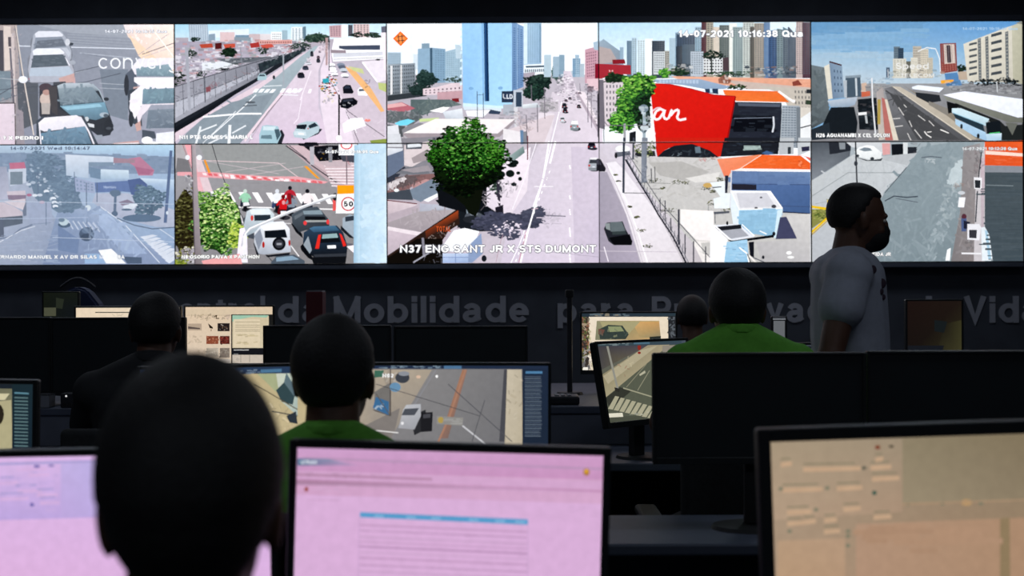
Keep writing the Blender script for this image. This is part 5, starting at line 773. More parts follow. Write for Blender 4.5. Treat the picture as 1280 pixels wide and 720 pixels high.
# ================================================================== lettering on the wall below
HB = .046                                                # extra weight of the strokes
def word(t, x0, x1, lab):
    base = 403.5; X0, X1 = at(x0, base, 8.1).x, at(x1, base, 8.1).x; Z = at((x0+x1)/2, base, 8.1).z; H = at(x0, 370, 8.1).z-at(x0, 403.5, 8.1).z
    root = thing('wall_lettering', lab, 'lettering', (X0, 8.119, Z), 0, 'words of the slogan on the wall')
    R, tw = ribbons(t, .185); k = (X1-X0)/tw
    for ch, qs in R:
        lm = BM()
        for qi, qd in enumerate(qs):
            F = [lm.verts.new((a*k, -.008-.00015*qi, b*H)) for a, b in qd]; B_ = [lm.verts.new((a*k, 0, b*H)) for a, b in qd]
            lm.faces.new(F[::-1]); lm.faces.new(B_)
            for i in range(4): lm.faces.new((F[i], F[(i+1) % 4], B_[(i+1) % 4], B_[i]))
        bmesh.ops.recalc_face_normals(lm, faces=lm.faces)
        link('letter', lm, M_LETTER, root)
word('Central', 195, 331, 'grey letters of the word Central behind the left monitors')
word('da', 347, 402, 'grey letters of the word da left of Mobilidade')
word('Mobilidade', 417, 661, 'large grey letters of the word Mobilidade on the dark wall')
word('para', 697, 793, 'grey letters of the word para behind the lit right-hand monitor')
word('Preservação', 815, 1085, 'grey letters of the word Preservação behind the grey T-shirt person')
word('da', 1139, 1195, 'grey letters of the word da behind the dim amber screen')
word('Vida', 1206, 1302, 'grey letters of the word Vida at the right end of the slogan')

# ================================================================== desks: long operator consoles
def console(name, lab, y0, y1, x0, x1, z=.75, riser=None):
    t = thing(name, lab, 'desk', ((x0+x1)/2, (y0+y1)/2, 0), 0, 'rows of operator desks'); w = (x1-x0)/2; d = (y1-y0)/2
    b = BM(); box(b, -w, w, -d, d, z-.03, z, .006); link('desktop', b, M_DESK, t)
    b = BM(); box(b, -w+.02, w-.02, d-.06, d-.04, .05, z-.031, .003); link('modesty_panel', b, M_PANEL, t)
    n = max(2, round((x1-x0)/1.6)+1)
    for i in range(n):
        x = -w+.03+i*(2*w-.06)/(n-1); b = BM(); box(b, x-.02, x+.02, -d+.06, d-.065, 0, z-.031, .004); link('side_panel', b, M_PANEL, t)
    if riser:
        r0, rz = riser
        b = BM(); box(b, -w, w, r0-(y0+y1)/2, d, rz-.03, rz, .005); link('monitor_shelf', b, M_DESK, t)
        b = BM(); box(b, -w, w, r0-(y0+y1)/2+.01, r0-(y0+y1)/2+.03, z+.001, rz-.031, .003); link('shelf_front', b, M_PANEL, t)
        for i in range(n):
            x = -w+.03+i*(2*w-.06)/(n-1); b = BM(); box(b, x-.015, x+.015, r0-(y0+y1)/2+.032, d-.01, z+.001, rz-.031); link('shelf_support', b, M_PANEL, t)
    return t
console('operator_desk', 'dark grey desk in the front row under the pink and tan screens', 1.8, 2.58, -1.7, 1.7, .70)
console('operator_desk', 'grey middle-row desk under the two switched-off right-hand monitors', 3.42, 3.86, -2.1, 2.1)
console('operator_desk', 'long back-row desk with a raised shelf of monitors before the wall', 4.99, 6.95, -3.2, 3.2, .75, (5.58, .905))

# ================================================================== monitors
def monitor(lab, d, cx, cy, w, h, deskz, pic=None, yaw=0, tilt=0, roll=0, bez=.012, chin=.02, m=DESKSCREEN, group=None, name='desk_monitor', stand=True, name2='picture', fb=.3):
    """cx, cy: where the screen centre is seen; d: its distance; angles in degrees"""
    p0 = at(cx, cy, d)
    group = group or ('switched-off monitors on the desks' if pic is None else None if name == 'tablet' else 'lit monitors on the desks')
    t = thing(name, lab, 'tablet' if name == 'tablet' else 'monitor', (p0.x, p0.y, deskz), 0, group)
    R = Matrix.Rotation(math.radians(yaw), 4, 'Z') @ Matrix.Rotation(PI/2-math.radians(tilt), 4, 'X') @ Matrix.Rotation(math.radians(roll), 4, 'Z')
    L = Matrix.Translation((0, 0, p0.z-deskz)) @ R; W = Matrix.Translation(p0) @ R
    hw, hh = w/2, h/2
    b = BM(); box(b, -hw-bez, hw+bez, -hh-chin, hh+bez, -.03, -.0025, .006, M=L); box(b, -hw*.6, hw*.6, -hh*.6, hh*.55, -.055, -.028, .012, M=L)
    link('casing', b, M_BEZEL, t)
    b = BM(); a, f_ = -.002, .006
    for x0, x1, y0, y1 in ((-hw-bez, -hw, -hh-chin, hh+bez), (hw, hw+bez, -hh-chin, hh+bez), (-hw, hw, -hh-chin, -hh), (-hw, hw, hh, hh+bez)):
        box(b, x0, x1, y0, y1, a, f_, .0015, 1, M=L)
    link('bezel', b, M_BEZEL, t)
    if pic is None:
        b = BM(); box(b, -hw+.0002, hw-.0002, -hh+.0002, hh-.0002, -.002, 0, M=L); link('screen', b, M_OFF, t)
    else:
        o, n = build_picture(name2, pic, W, hw, hh, m, t, 6e-6); o.matrix_local = L; print(lab[:30], n, len(o.data.polygons))
    if stand:
        fz = Matrix.Rotation(math.radians(yaw), 4, 'Z')
        zc = p0.z-deskz
        b = BM(); box(b, -min(.03, hw), min(.03, hw), .045, .075, .008, max(zc, .05), .005, M=fz); link('stand_neck', b, M_BLACK, t)
        b = BM(); cyl(b, (0, .04, 0), (0, .04, .01), min(.12, hw*1.4), min(.115, hw*1.35), 36, flat=.8); link('stand_base', b, M_BLACK, t)
    def corner(x, y):
        v = W @ Vector((x, y, 0))-cam_o; dd = v.y; return round(640+v.dot(c_right)/dd*FPX), round(360-v.dot(c_up)/dd*FPX)
    print('   ', lab[:34], 'screen corners', corner(-hw, hh), corner(hw, hh), corner(hw, -hh), corner(-hw, -hh))
    return t

# ---- pictures of the desk monitors (photo coordinates)
q1 = Pic()     # front row, centre: pink window with a blue table header
q1.p(['cf9fc4', 'd2a4c6', 'd9b0d6', 'd7aad0'], '340,540 780,550 790,830 340,830')
q1.p(['cfa2cd', 'cf9fc9', 'c893be', 'c896c0'], '360,555 760,566 760,600 360,588'); q1.p('d3a6cd', '360,588 760,602 760,612 360,600')
q1.p('c391b8', '360,598 760,613 760,616 360,601'); q1.p('b994b8', '378,571 760,585 760,588 378,574'); q1.p(['4d7695', '7390ac', 'c39ac4', '47708e'], '372,573 410,574 450,582 372,582'); q1.text('UTRAN', 376, 580, 4.5, 20, 'e8ecf4', None, .02)
q1.speck(14, ['b184ae', 'bb8fb6'], '480,578 560,580 560,584 480,582', 2, 7, .3, False); q1.p('b98dae', '370,591 540,597 540,601 370,595'); q1.speck(20, ['9c7a94', 'b48aac'], '375,588 480,592 480,600 375,598', 3, 10, .25, False)
q1.p(['a87c9a', 'c095b4', 'd0a4cc', 'b08aa8'], '370,600 520,604 760,616 370,606'); q1.e('9a4a3c', 383, 611.5, 2.4, 3); q1.speck(20, ['c09cc0', 'cba6c8'], '390,605 435,608 435,618 390,616', 3, 12, .25, False)
q1.p('d9afd8', '366,618 760,630 760,830 366,830'); q1.p('c99ec4', '385,624 425,625 425,626 385,625')
q1.e('a8742c', 733, 590, 4, 4.6); q1.e('e8b040', 733, 589, 2, 2.4)
q1.p('5a9ccb', '450,640 660,649 660,656 450,646.5')
for x in (474, 514, 545, 592, 625, 650): q1.p('86b6dc', (x-6, 642.5+(x-450)*.042, x+6, 642.9+(x-450)*.042, x+6, 645.5+(x-450)*.042, x-6, 645.2+(x-450)*.042))
for i, y in enumerate((656, 663, 671, 677, 683, 690, 697, 706, 714, 722, 730, 742)): q1.l(['c69cc4', 'bd94bc', 'cda5cc'][i % 3], 1.6 if i % 2 else 2.6, (449, y, 660, y+9))
q1.speck(46, ['b890b6', 'c79fc6'], '452,658 658,666 658,760 452,755', 4, 20, .15, False); q1.l('c8a2cc', 1, '449,648 447,770'); q1.l('c8a2cc', 1, '660,656 659,770'); q1.speck(18, ['c79fc6', 'cfa8ce'], '705,632 745,634 745,648 705,646', 4, 14, .2, False)
q2 = Pic()     # front row, left: violet band above pink
q2.p(['dab6e6', 'd8b6e8', 'dfb0dc', 'e2b2da'], '-60,560 360,560 360,830 -60,830'); q2.p(['d8b8e6', 'd4b2e4', 'c0a6de', 'bda6de'], '-60,578 360,574 360,640 -60,652'); q2.p(['c2b0e2', 'bdb0e4', 'bcaae0', 'bfa8de'], '76,580 128,578 130,644 76,648')
q2.p('a9a0d4', '-20,579 160,574 160,577 -20,582'); 
for x, y, w in ((0, 602, 22), (22, 612, 30), (36, 592, 26), (46, 617, 26), (0, 622, 36), (50, 627, 24), (20, 585, 40)): q2.p('d6b2e0', (x, y, x+w, y-.8, x+w, y+3, x, y+4)); q2.p('a99cd0', (x, y-6, x+w*.8, y-7, x+w*.8, y-5, x, y-4))
q2.e('7c70b0', 46, 583, 4, 2); q2.e('8a7cb8', 64, 582, 4, 1.6); q2.e('6c64a8', 40, 631, 2.6, 2.6); q2.speck(26, ['a79cd0', 'b6a4da', 'cdb0e2'], '0,590 74,586 74,640 0,642', 4, 18, .3, False)
q3 = Pic()     # front row, right: tan form
q3.p(['a2937e', '847660', 'a08468', 'b4957c'], '940,535 1360,525 1360,830 940,830'); q3.p(['a5947c', '9c8c76', 'a98f78', 'b39a82'], '960,550 1130,548 1128,640 968,650')
q3.p(['8c8068', '7a6c54', '857660', '988a72'], '1128,548 1360,540 1360,624 1128,630'); q3.p(['b09078', 'a8866a', 'a8866a', 'b08e76'], '1070,655 1360,644 1360,830 1070,830'); q3.p(['b6987c', 'b4967c', 'b49272', 'b89878'], '972,676 1056,673 1058,830 972,830')
for x, y, w in ((1004, 584, 72), (1088, 582, 26), (976, 578, 14), (1090, 596, 34), (978, 610, 50), (1046, 608, 32), (984, 638, 30), (1054, 634, 22), (1092, 644, 22), (984, 652, 20), (1004, 650, 16), (1030, 648, 16), (1030, 662, 20), (1094, 572, 10)):
    q3.p('c2a284', (x, y, x+w, y-1.2, x+w, y+4, x, y+6)); q3.p('8a8068', (x, y-5, x+w*.9, y-6, x+w*.9, y-4, x, y-3))
q3.e('7c3c28', 1097, 559, 3.4, 2.6); q3.e('4c4438', 1114, 558, 3.4, 1.8); q3.e('34584c', 1093, 616, 3, 2.8); q3.e('5c5c50', 1080, 585, 3, 2.4)
for x, y in ((1020, 637), (1060, 664), (1060, 682), (987, 664), (1060, 670), (1135, 630), (1178, 629), (1226, 629), (1034, 610), (976, 611)): q3.e('7a7a66', x, y, 3, 2.4)
q3.e('b89468', 1208, 628, 7, 4); q3.p('8e7a5c', '1250,648 1262,647 1264,830 1250,830'); q3.speck(20, ['a4826a', 'b8947a'], '1080,658 1240,652 1240,690 1080,692', 20, 60, .3, False); q3.l('a88c70', 2, '1128,630 1360,622')
q4 = Pic()     # middle row: street camera window, centre
q4.p(['6f6e70', '747376', '6c6a6c', '6b696a'], '430,440 700,440 700,640 430,640'); q4.p(['b5a794', 'a89c8c', '8c8680', 'a99c8a'], '440,462 545,462 488,560 440,600'); q4.p('807a76', '440,540 500,510 470,640 440,640')
q4.p(['8c8a8a', '777678', '6c6c70', '757478'], '540,462 632,462 632,640 488,640 490,545'); q4.p(['a9785c', '977060', '806860', '8c6c60'], '578,462 584,462 560,548 550,548'); q4.l('a87c66', 2.4, '582,462 562,520 548,552'); q4.l('8a8a90', 1.2, '545,462 500,535'); q4.p('4a4a50', '630,462 636,462 632,552 624,552')
q4.p(['c8bda8', 'bdb29c', 'b4a890', 'b8ac94'], '634,462 652,462 656,640 628,640'); q4.speck(20, ['a89c86', 'd0c6b4', '8c8474'], '636,465 652,465 652,550 632,550', 2, 9, .4); q4.speck(16, ['5c5c62', 'c8c4c0'], '470,464 505,464 500,478 470,478', 3, 12, .4)
q4.p('3f6a58', '468,463 480,463 478,471 468,472'); q4.text('N02', 478, 472, 5, 14, 'f4f4f4', None, .03); q4.e('3c4048', 503, 472, 9, 7); q4.e('8c9098', 505, 467, 7, 3); q4.e('ffffff', 546, 470.5, 1.6, 1.8); q4.e('d8b8a0', 523, 471, 3, 2)
q4.p('74716e', '468,490 488,478 488,520 468,514'); q4.p('3c6a94', '466,510 470,496 486,502 486,519'); q4.speck(6, ['d8e4ec'], '470,504 482,504 482,510 470,510', 2, 7, .4); q4.l('544e4c', 1.6, '488,462 488,520'); q4.l('5a5654', 1, '466,512 488,520 470,492'); q4.e('6890b0', 494, 484, 7, 6)
q4.p('2c2c30', '512,520 532,512 534,536 518,544'); q4.p(['c2c4c8', 'b6b8be', '9c9ea4', 'a4a4aa'], '504,512 508,506 526,505 526,520 518,537 498,535'); q4.p('4c5058', '506,511 524,510 518,519 502,519'); q4.e('e8e8ea', 503, 529, 2, 2); q4.p('1e1e22', '526,516 541,515 540,539 526,540'); q4.p('48484e', '529,518 538,517 538,522 529,523')
q4.p('8e8c88', '546,520 579,522 578,532 546,530'); q4.e('b09850', 551, 525, 3.6, 4); q4.speck(10, ['c8c8c8', 'b4b4b4'], '556,522 576,523 576,531 556,529', 4, 14, .2, False); q4.l('c8c8cc', 2, '578,532 608,556'); q4.l('e0dedc', 1.4, '470,538 498,541'); q4.l('505056', 1, '560,480 640,552'); q4.l('55555a', 1, '606,500 590,552'); q4.l('48484c', .8, '470,480 600,520')
q4.p(['1e2c44', '22324c', '222e44', '22304a'], '430,440 700,440 700,461.5 430,460.5'); q4.p('4d7296', '555,457 577,457 577,461 555,461'); q4.speck(30, ['a4bccc', '7c94a8'], '470,456.5 552,457 552,460.5 470,460', 2, 6, .5, False)
q4.p(['1e2a3c', '202c42', '1c2636', '1e2838'], '653,461 700,461 700,640 653,640'); q4.p('4f7ea6', '657,464 678,464 678,467 657,467')
for i in range(32): q4.p('5a6674' if i % 2 else '465262', (656, 470+i*2.4, 677+q4.rnd.uniform(-4, 1), 470+i*2.4, 677, 471.3+i*2.4, 656, 471.3+i*2.4))
q5 = Pic()     # middle row, second screen left of the seated head
q5.p(['c9b489', 'b3a47c', 'd8c69c', 'd8c8a4'], '120,450 430,450 430,640 120,640'); q5.p('a6ac86', '320,466 360,466 345,490 330,475'); q5.p(['cdd0c0', 'bccabc', 'a4b4b0', 'c0c8b8'], '345,466 372,466 372,520 350,500'); q5.p('33474c', '345,488 355,478 368,496 366,506 352,502'); q5.p('5c7078', '355,478 358,466 372,490 368,496')
q5.speck(30, ['8c8268', 'ece0c0', '4c4c44', 'c0b48c'], '325,500 372,505 372,540 335,535', 2, 12, .3); q5.l('5c5444', 1.2, '318,480 372,512'); q5.l('4c4c48', 1.5, '340,514 372,520'); q5.p('2c343c', '358,520 370,514 372,530 362,528')
q5.p(['26364e', '2a4060', '2a3c58', '22324a'], '120,440 430,440 430,466 120,469'); q5.p('4c7494', '326,462 352,461 352,465 326,466'); q5.speck(10, ['9cb0c0'], '300,463 324,462 324,466 300,467', 2, 6, .4, False)
q5.p('8c8468', '130,560 220,470 250,470 190,640 130,640'); q5.p('c4b890', '250,470 300,470 330,640 260,640'); q5.l('e0d8b8', 2, '236,470 200,590'); q5.speck(30, ['8c8268', 'd8cca4', '5c5a50'], '140,475 300,475 300,590 140,590', 3, 14, .4)
q6 = Pic()     # middle row, far left: camera window and a list
q6.p(['5c5c46', '70705a', '84806a', '8c866c'], '-100,480 18,485 18,560 -100,560'); q6.p('b0a884', '-60,508 14,500 16,560 -60,565'); q6.p('cfc7a4', '-30,492 12,492 6,500 -30,500'); q6.e('2a241c', -4, 518, 9, 14); q6.p('1c242c', '-100,470 18,478 18,486 -100,484')
q6.p(['1a2a30', '1c2c34', '14202a', '162430'], '15,470 50,478 50,580 15,580'); q6.p('5a8494', '18,490 36,491 36,493 18,492')
for i in range(15): q6.p('567074', (18, 496+i*4.3, 35, 496.6+i*4.3, 35, 498.4+i*4.3, 18, 497.8+i*4.3))
q7 = Pic()     # back row right: tilted screen with a crosswalk
q7.p(['64645a', '6c6c60', '4c5044', '484c40'], '740,425 870,420 870,530 750,530'); q7.p(['3c3a42', '4a4650', '5c5648', '4c4a48'], '745,432 812,431 775,450 752,462'); q7.p(['9c9078', 'a4987c', 'a39a7c', '8e866a'], '812,430 838,430 757,498 750,470'); q7.p('b0a68a', '800,438 822,432 760,480 754,470'); q7.p('565a4c', '838,430 870,430 870,520 760,520 757,497')
q7.p('34362f', '757,497 775,484 790,488 762,512'); q7.l('9c9a82', 1.6, '779,485 815,496'); q7.l('8c8a74', 1, '812,463 797,488'); q7.l('84826c', 1, '808,455 783,484'); q7.p('b4b098', '799,468 806,463 807,466 800,470')
for i in range(8): q7.p('aaa68c', (769+i*7, 495+i*2, 774+i*7, 496+i*2, 766+i*7, 512+i*1.6, 760+i*7, 511+i*1.6))
q7.l('8f8e84', 2.6, '759,432 772,486'); q7.p('2c2c28', '768,484 775,486 774,490 769,489'); q7.e('8c2c24', 799, 434, 2.2, 4); q7.e('8c2c24', 799, 441, 2, 1.6); q7.p('8e867a', '828,432 852,431 852,440 828,440'); q7.speck(8, ['8c4a3c', 'c8bc9c'], '776,444 810,440 790,470 765,475', 2, 6, .4)
q7.p(['2c3c48', '34444c', '3c4a56', '36464e'], '740,420 872,418 872,430 745,433'); q7.speck(22, ['7c8c90', '9aa8a8'], '750,429 790,428 790,431 750,431.5', 2, 6, .5, False); q7.p('4c6a7c', '792,427.5 812,427 812,430 792,430.5'); q7.p('46505c', '852,426 870,424 870,440 852,441'); q7.p('e0dcc8', '758,517 778,516 779,521 759,522'); q7.speck(12, ['c8c8b8', '7c7c70'], '782,516 822,513 822,518 782,521', 2, 5, .5, False)
q8 = Pic()     # back row: white framed photo window
q8.p(['efe0cc', 'ecdcc4', 'e4d4bc', 'e0d0b8'], '725,390 850,390 850,480 725,480'); q8.p(['8e8a6c', 'b8a06a', 'd0a870', '7c7e66'], '746,401 824,401 826,425 744,425'); q8.p(['d6a86c', 'c89a60', '8c8468', 'a89468'], '790,402 824,402 826,422 800,422'); q8.p('a8a078', '750,402 800,402 780,424 760,424')
q8.p('35403c', '748,412 760,406 778,407 786,418 782,424 750,424'); q8.p('8c946c', '760,408 776,408 780,414 762,415'); q8.p('6a4a40', '748,411 756,412 754,418 748,418'); q8.p('2c302c', '812,421 826,420 826,425 812,425'); q8.speck(14, ['2c3430', '9ca07c', '5a6458'], '748,412 786,412 784,424 748,424', 2, 8, .5)
q8.p('3c3430', '725,390 736,395 736,470 725,470'); q8.speck(150, ['c08460', '8c5c44', '3c3428', '5c7038', '88943c', 'e0c8a8', 'a49a80'], '727,395 736,395 740,445 727,455', 1.5, 6, .6); q8.speck(60, ['f0ece4', '8c8c8c', '2c2c2c', '7c8048', 'c8c4bc'], '728,435 745,437 745,465 728,463', 2, 8, .6); q8.p('f6f0e4', '729,459 735,459 735,463 728,463')
q8.p(['26343e', '2a3844', '2e3c44', '26323c'], '725,388 850,388 850,396 725,396'); q8.speck(26, ['7c8c94', 'b8a88c'], '730,392 786,392 786,395 730,395', 2, 6, .5, False); q8.p('26282c', '835,395 850,395 850,480 836,480'); q8.speck(26, ['7c848c', '44484c'], '836,397 844,397 844,420 836,420', 1.5, 5, .6)
q9 = Pic()     # back row left: web page of photographs
q9.p(['e0c8ac', 'ddc6a8', 'dccab4', 'dac8b4'], '225,380 345,380 345,460 225,460'); q9.p('d8c4a8', '232,387 338,387 338,393 232,393'); q9.l('c0ae94', .8, '232,394 290,394')
q9.p('1c1c1c', '289,393 341,393 341,455 289,455'); q9.p(['d2c4a4', 'cfc0a0', 'd4c6aa', 'd0c2a4'], '290.5,395 336,395 336,435 290.5,435'); q9.p('9cc4ac', '290.5,394 336,394 333,397 315,396 300,399 290.5,402'); q9.p('deceb0', '292,399 325,399 325,434 292,434')
for y in (402.5, 406.5, 409, 412, 414): q9.l('b4a68a', .9, (294, y, 325, y))
for y in (419.5, 428.5): q9.speck(14, ['8c7c50', 'b8a878'], (296, y-1.5, 322, y-1.5, 322, y+1.5, 296, y+1.5), 2, 6, .5, False)
q9.p('15161c', '289,435 341,435 341,443 289,443'); q9.l('c8c8c8', 1, '292,437.5 311,437.5'); q9.l('8c8c8c', .8, '292,442.5 298,442.5'); q9.p('c8bcae', '290.5,443.5 336,443.5 336,454 290.5,454'); q9.l('8c8478', .7, '301,444 301,453'); q9.l('8c8478', .7, '312,444 312,453'); q9.speck(8, ['9c9488'], '292,448 300,448 300,451 292,451', 1, 4, .5)
q9.speck(22, ['54482c', '8c7c5c', 'b8a484'], '238,393 268,393 268,399 238,399', 2, 6, .4); q9.l('4c3c28', 1.2, '268,396 271,394 270,398 274,398'); q9.speck(10, ['54483c', 'b49c94'], '278,394 287,394 287,398 278,398', 2, 5, .5)
q9.p('b4a08c', '235,404.5 252,404.5 252,413 235,413'); q9.p('584c48', '235,408 250,410 250,411.5 235,411'); q9.p('2a2018', '260,404 266,409 266,411 262,410'); q9.l('7c5c48', .9, '264,411 264,414'); q9.p('231c1c', '272,404 287,404 287,414 272,414'); q9.speck(12, ['a8886c', 'd0c0b0', '6c4c3c'], '274,406 285,406 285,413 274,413', 1, 4, .6)
q9.speck(14, ['9c8c78', 'c8b49c'], '236,420 252,420 252,430 236,430', 1.5, 5, .5); q9.p('8c4a34', '258,420 273,420 273,430 258,430'); q9.speck(18, ['c88c6c', '5c2c20', 'e0b898'], '259,421 272,421 272,429 259,429', 1.5, 5, .5); q9.p('54201c', '275,420 287,420 287,430 275,430'); q9.speck(16, ['a84a3c', '1c1414', 'd8a088'], '276,421 286,421 286,429 276,429', 1.5, 5, .5)
q9.p('b4a898', '258,435 273,435 273,446 258,446'); q9.speck(30, ['6c6458', 'd8d0c0', '94897a'], '258,436 273,436 273,445 258,445', 1.5, 4, .6); q9.p('7c7066', '275,435 287,435 287,447 275,447'); q9.speck(20, ['9c9486', '5c544c', 'b4aca0'], '275,436 287,436 287,446 275,446', 1.5, 4, .6); q9.speck(10, ['9c8c78'], '246,436 256,436 256,444 246,444', 1.5, 4, .5); q9.p('cfc6bc', '232,449 288,449 288,458 232,458')
q10 = Pic()    # back row far left: strip of a white page
q10.p(['e8d4b8', 'ead8c0', 'e4d4bc', 'e0d0b8'], '80,378 240,378 240,480 80,480'); q10.l('3c4038', 1.1, '119,390.5 168,390.5'); q10.speck(5, ['a89c84'], '140,393 160,393 160,395 140,395', 2, 5, .4); q10.p('c8bca4', '90,384 226,384 226,385 90,385')
q11 = Pic()    # dim amber screen
q11.p(['1c1210', '1e1612', '2e2c1c', '15110f'], '1130,370 1205,370 1205,450 1130,450'); q11.p(['1a1612', '34321e', '3c3a24', '2a281a'], '1180,405 1202,400 1202,446 1172,440'); q11.p('151a1c', '1168,400 1184,402 1180,416 1168,414'); q11.p('15181e', '1134,432 1180,432 1176,446 1134,446')
q12 = Pic()    # dim green screen
q12.p(['14180f', '161a13', '11151a', '12160f'], '50,360 100,358 100,396 50,396'); q12.p('4a4c3c', '55,384.5 70,384.5 70,395 55,395'); q12.p('262b22', '70,372 80,374 78,386 70,385')
q13 = Pic()    # strip of lights at the top of the screen behind the dark monitor
q13.p('1e2228', '970,425 1060,425 1060,470 970,470'); q13.l('c05c34', 2.2, '1003,436.5 1012,436.5'); q13.l('5c6c74', 1.8, '1014,436.5 1028,436.5'); q13.l('8494a0', 2, '1032,436 1048,436'); q13.l('3c444c', 1.4, '988,432 1050,432')
q14 = Pic()    # pale page seen beside the green-shirted shoulder
q14.p('16181c', '860,390 1000,390 1000,470 860,470'); q14.p('5c6068', '958,395 984,395 984,397.5 958,397.5'); q14.p('63666a', '967,401 981,401 981,440 967,440'); q14.l('8a8e94', 1, '966,399 982,399')

front = 'lit monitors on the front desk'
monitor('front-row monitor with a pink window and blue table header', 2.42, 560.0, 672, .531, .299, .70, q1, roll=-1.75, bez=.014)
monitor('front-row monitor with a violet and pink window, left of the large head', 2.44, 163, 667, .49, .276, .70, q2, roll=.9, bez=.012)
monitor('front-row monitor with a tan form, at the right edge', 2.30, 1171, 661, .54, .305, .70, q3, roll=1.7, bez=.022)
monitor('middle-row monitor with a street camera view beside the dark seated head', 3.68, 566, 524, .503, .283, .75, q4, roll=-.3, bez=.008)
monitor('middle-row monitor with a bright beige picture between two dark heads', 3.64, 297, 527, .503, .283, .75, q5, roll=.9, bez=.008)
monitor('middle-row monitor with a text list, cut by the left edge', 3.66, -79, 546, .503, .283, .75, q6, roll=-1.0, bez=.012)
monitor('tilted monitor showing a grey road and crosswalk', 5.12, 811, 475, .50, .282, .75, q7, yaw=44, tilt=12, roll=0, bez=.01, name='desk_monitor')
monitor('back-row monitor with a white-framed car photograph', 6.4, 786, 427, .43, .26, .905, q8, bez=.008)
monitor('back-row monitor showing a beige web page of small photographs', 6.6, 286.5, 419, .412, .268, .905, q9, bez=.008)
monitor('back-row monitor with a blank cream page, left of the web page', 6.4, 160, 422, .476, .275, .905, q10, bez=.008)
monitor('dim amber-brown monitor right of the grey T-shirt person', 6.3, 1168, 415, .245, .28, .905, q11, bez=.008)
monitor('dim dark green monitor at the far left of the back row', 6.5, 76, 398, .16, .24, .905, q12, bez=.006)
monitor('back-row monitor topped by a strip of orange and grey icons', 5.35, 1008, 470, .29, .24, .75, q13, bez=.008)
monitor('small upright tablet with a pale grey page beside the green shoulder', 6.3, 974, 419, .058, .16, .905, q14, bez=.006, chin=.008, name='tablet')
off = 'switched-off monitors on the desks'
monitor('large switched-off black monitor in front of the grey T-shirt person', 3.60, 949, 508, .535, .262, .75, None, bez=.008, chin=.018)
monitor('switched-off black monitor above the tan form at the right edge', 3.62, 1216, 505, .535, .262, .75, None, bez=.008, chin=.018)
monitor('switched-off black monitor right of the beige web page', 5.75, 409, 453, .512, .29, .905, None, bez=.008, chin=.018)
monitor('switched-off black monitor under the word Mobilidade', 5.75, 576, 455, .537, .297, .905, None, bez=.008, chin=.018)
monitor('switched-off black monitor below the blank cream page', 5.80, 148, 444, .546, .299, .905, None, bez=.008, chin=.018)
monitor('switched-off black monitor at the far left above the text list', 5.80, -21, 444, .546, .299, .905, None, bez=.008, chin=.018)
# ================================================================== small things on the desks
def small(name, lab, cat, p, parts):
    t = thing(name, lab, cat, p)
    for nm, fn, m in parts:
        b = BM(); fn(b); link(nm, b, m, t)
    return t
M_PALE = mat('pale_grey_plastic', '8a8e98', .5, noise=.1); M_RED = mat('dark_red_card', '5a1420', .6, noise=.1); M_BLUEBAG = mat('dark_blue_nylon', '1c2a52', .7, noise=.15)
SH = .905
P = at(712, 500, 5.66)
small('desk_phone', 'grey desk phone on the raised shelf left of the crosswalk monitor', 'phone', (P.x-.05, 5.72, SH), [
    ('phone_base', lambda b: box(b, -.09, .09, -.08, .08, 0, .035, .008), M_METAL), ('handset', lambda b: (box(b, -.085, -.035, -.085, .085, .036, .06, .01)), M_BLACK),
    ('keypad', lambda b: [box(b, -.01+i*.025, .008+i*.025, -.06+j*.025, -.042+j*.025, .035, .039, .002) for i in range(3) for j in range(4)], M_PALE)])
b = BM(); tube(b, [(P.x-.11+.02*math.cos(a)+.012*a, 5.72, SH+.05+.05*math.sin(a)) for a in [PI*i/12 for i in range(13)]], .003); tag(link('cable', b, M_PALE), 'thin pale cable looping above the grey desk phone', 'cable')
P = at(104, 495, 5.64)
small('network_switch', 'low grey box with a tiny white light on the shelf above the violet screen', 'box', (P.x+.01, 5.64, SH), [('housing', lambda b: box(b, -.09, .09, -.04, .04, 0, .058, .004), M_METAL), ('port_panel', lambda b: [box(b, -.08+i*.02, -.066+i*.02, -.0415, -.039, .01, .02) for i in range(8)], M_BLACK), ('indicator_light', lambda b: bmesh.ops.create_icosphere(b, subdivisions=2, radius=.004, matrix=Matrix.Translation((-.066, -.041, .047))), mat('white_indicator_light', 'e8e8e8', .5, emit=.9))])
P = at(56, 495, 5.64)
small('paper_stack', 'small pale grey block beside the low grey box', 'paper', (P.x, 5.635, SH), [('sheets', lambda b: box(b, -.032, .032, -.04, .04, 0, .05, .003), M_PALE), ('cover', lambda b: box(b, -.033, .033, -.041, .041, .0502, .054, .001), M_METAL)])
P = at(395, 395, 7.2)
small('binder', 'dark red binder standing left of the word Mobilidade', 'binder', (at(395, 380, 6.75).x, 6.75, SH), [('cover', lambda b: box(b, -.04, .04, -.06, .06, 0, at(395, 364.5, 6.75).z-SH, .003), M_RED), ('page_block', lambda b: box(b, -.036, .036, -.055, .055, at(395, 364.5, 6.75).z-SH, at(395, 363, 6.75).z-SH), M_PALE)])
P = at(712, 420, 6.2)
small('microphone_stand', 'slim dark pole standing before the word para', 'stand', (P.x, 6.2, SH), [('pole', lambda b: cyl(b, (0, 0, 0), (0, 0, at(712, 372, 6.2).z-SH), .012), M_METAL), ('head', lambda b: box(b, -.018, .018, -.02, .02, at(712, 372, 6.2).z-SH, at(712, 362, 6.2).z-SH, .006), M_BLACK), ('foot', lambda b: cyl(b, (0, 0, 0), (0, 0, .012), .06, .055, 28), M_METAL)])
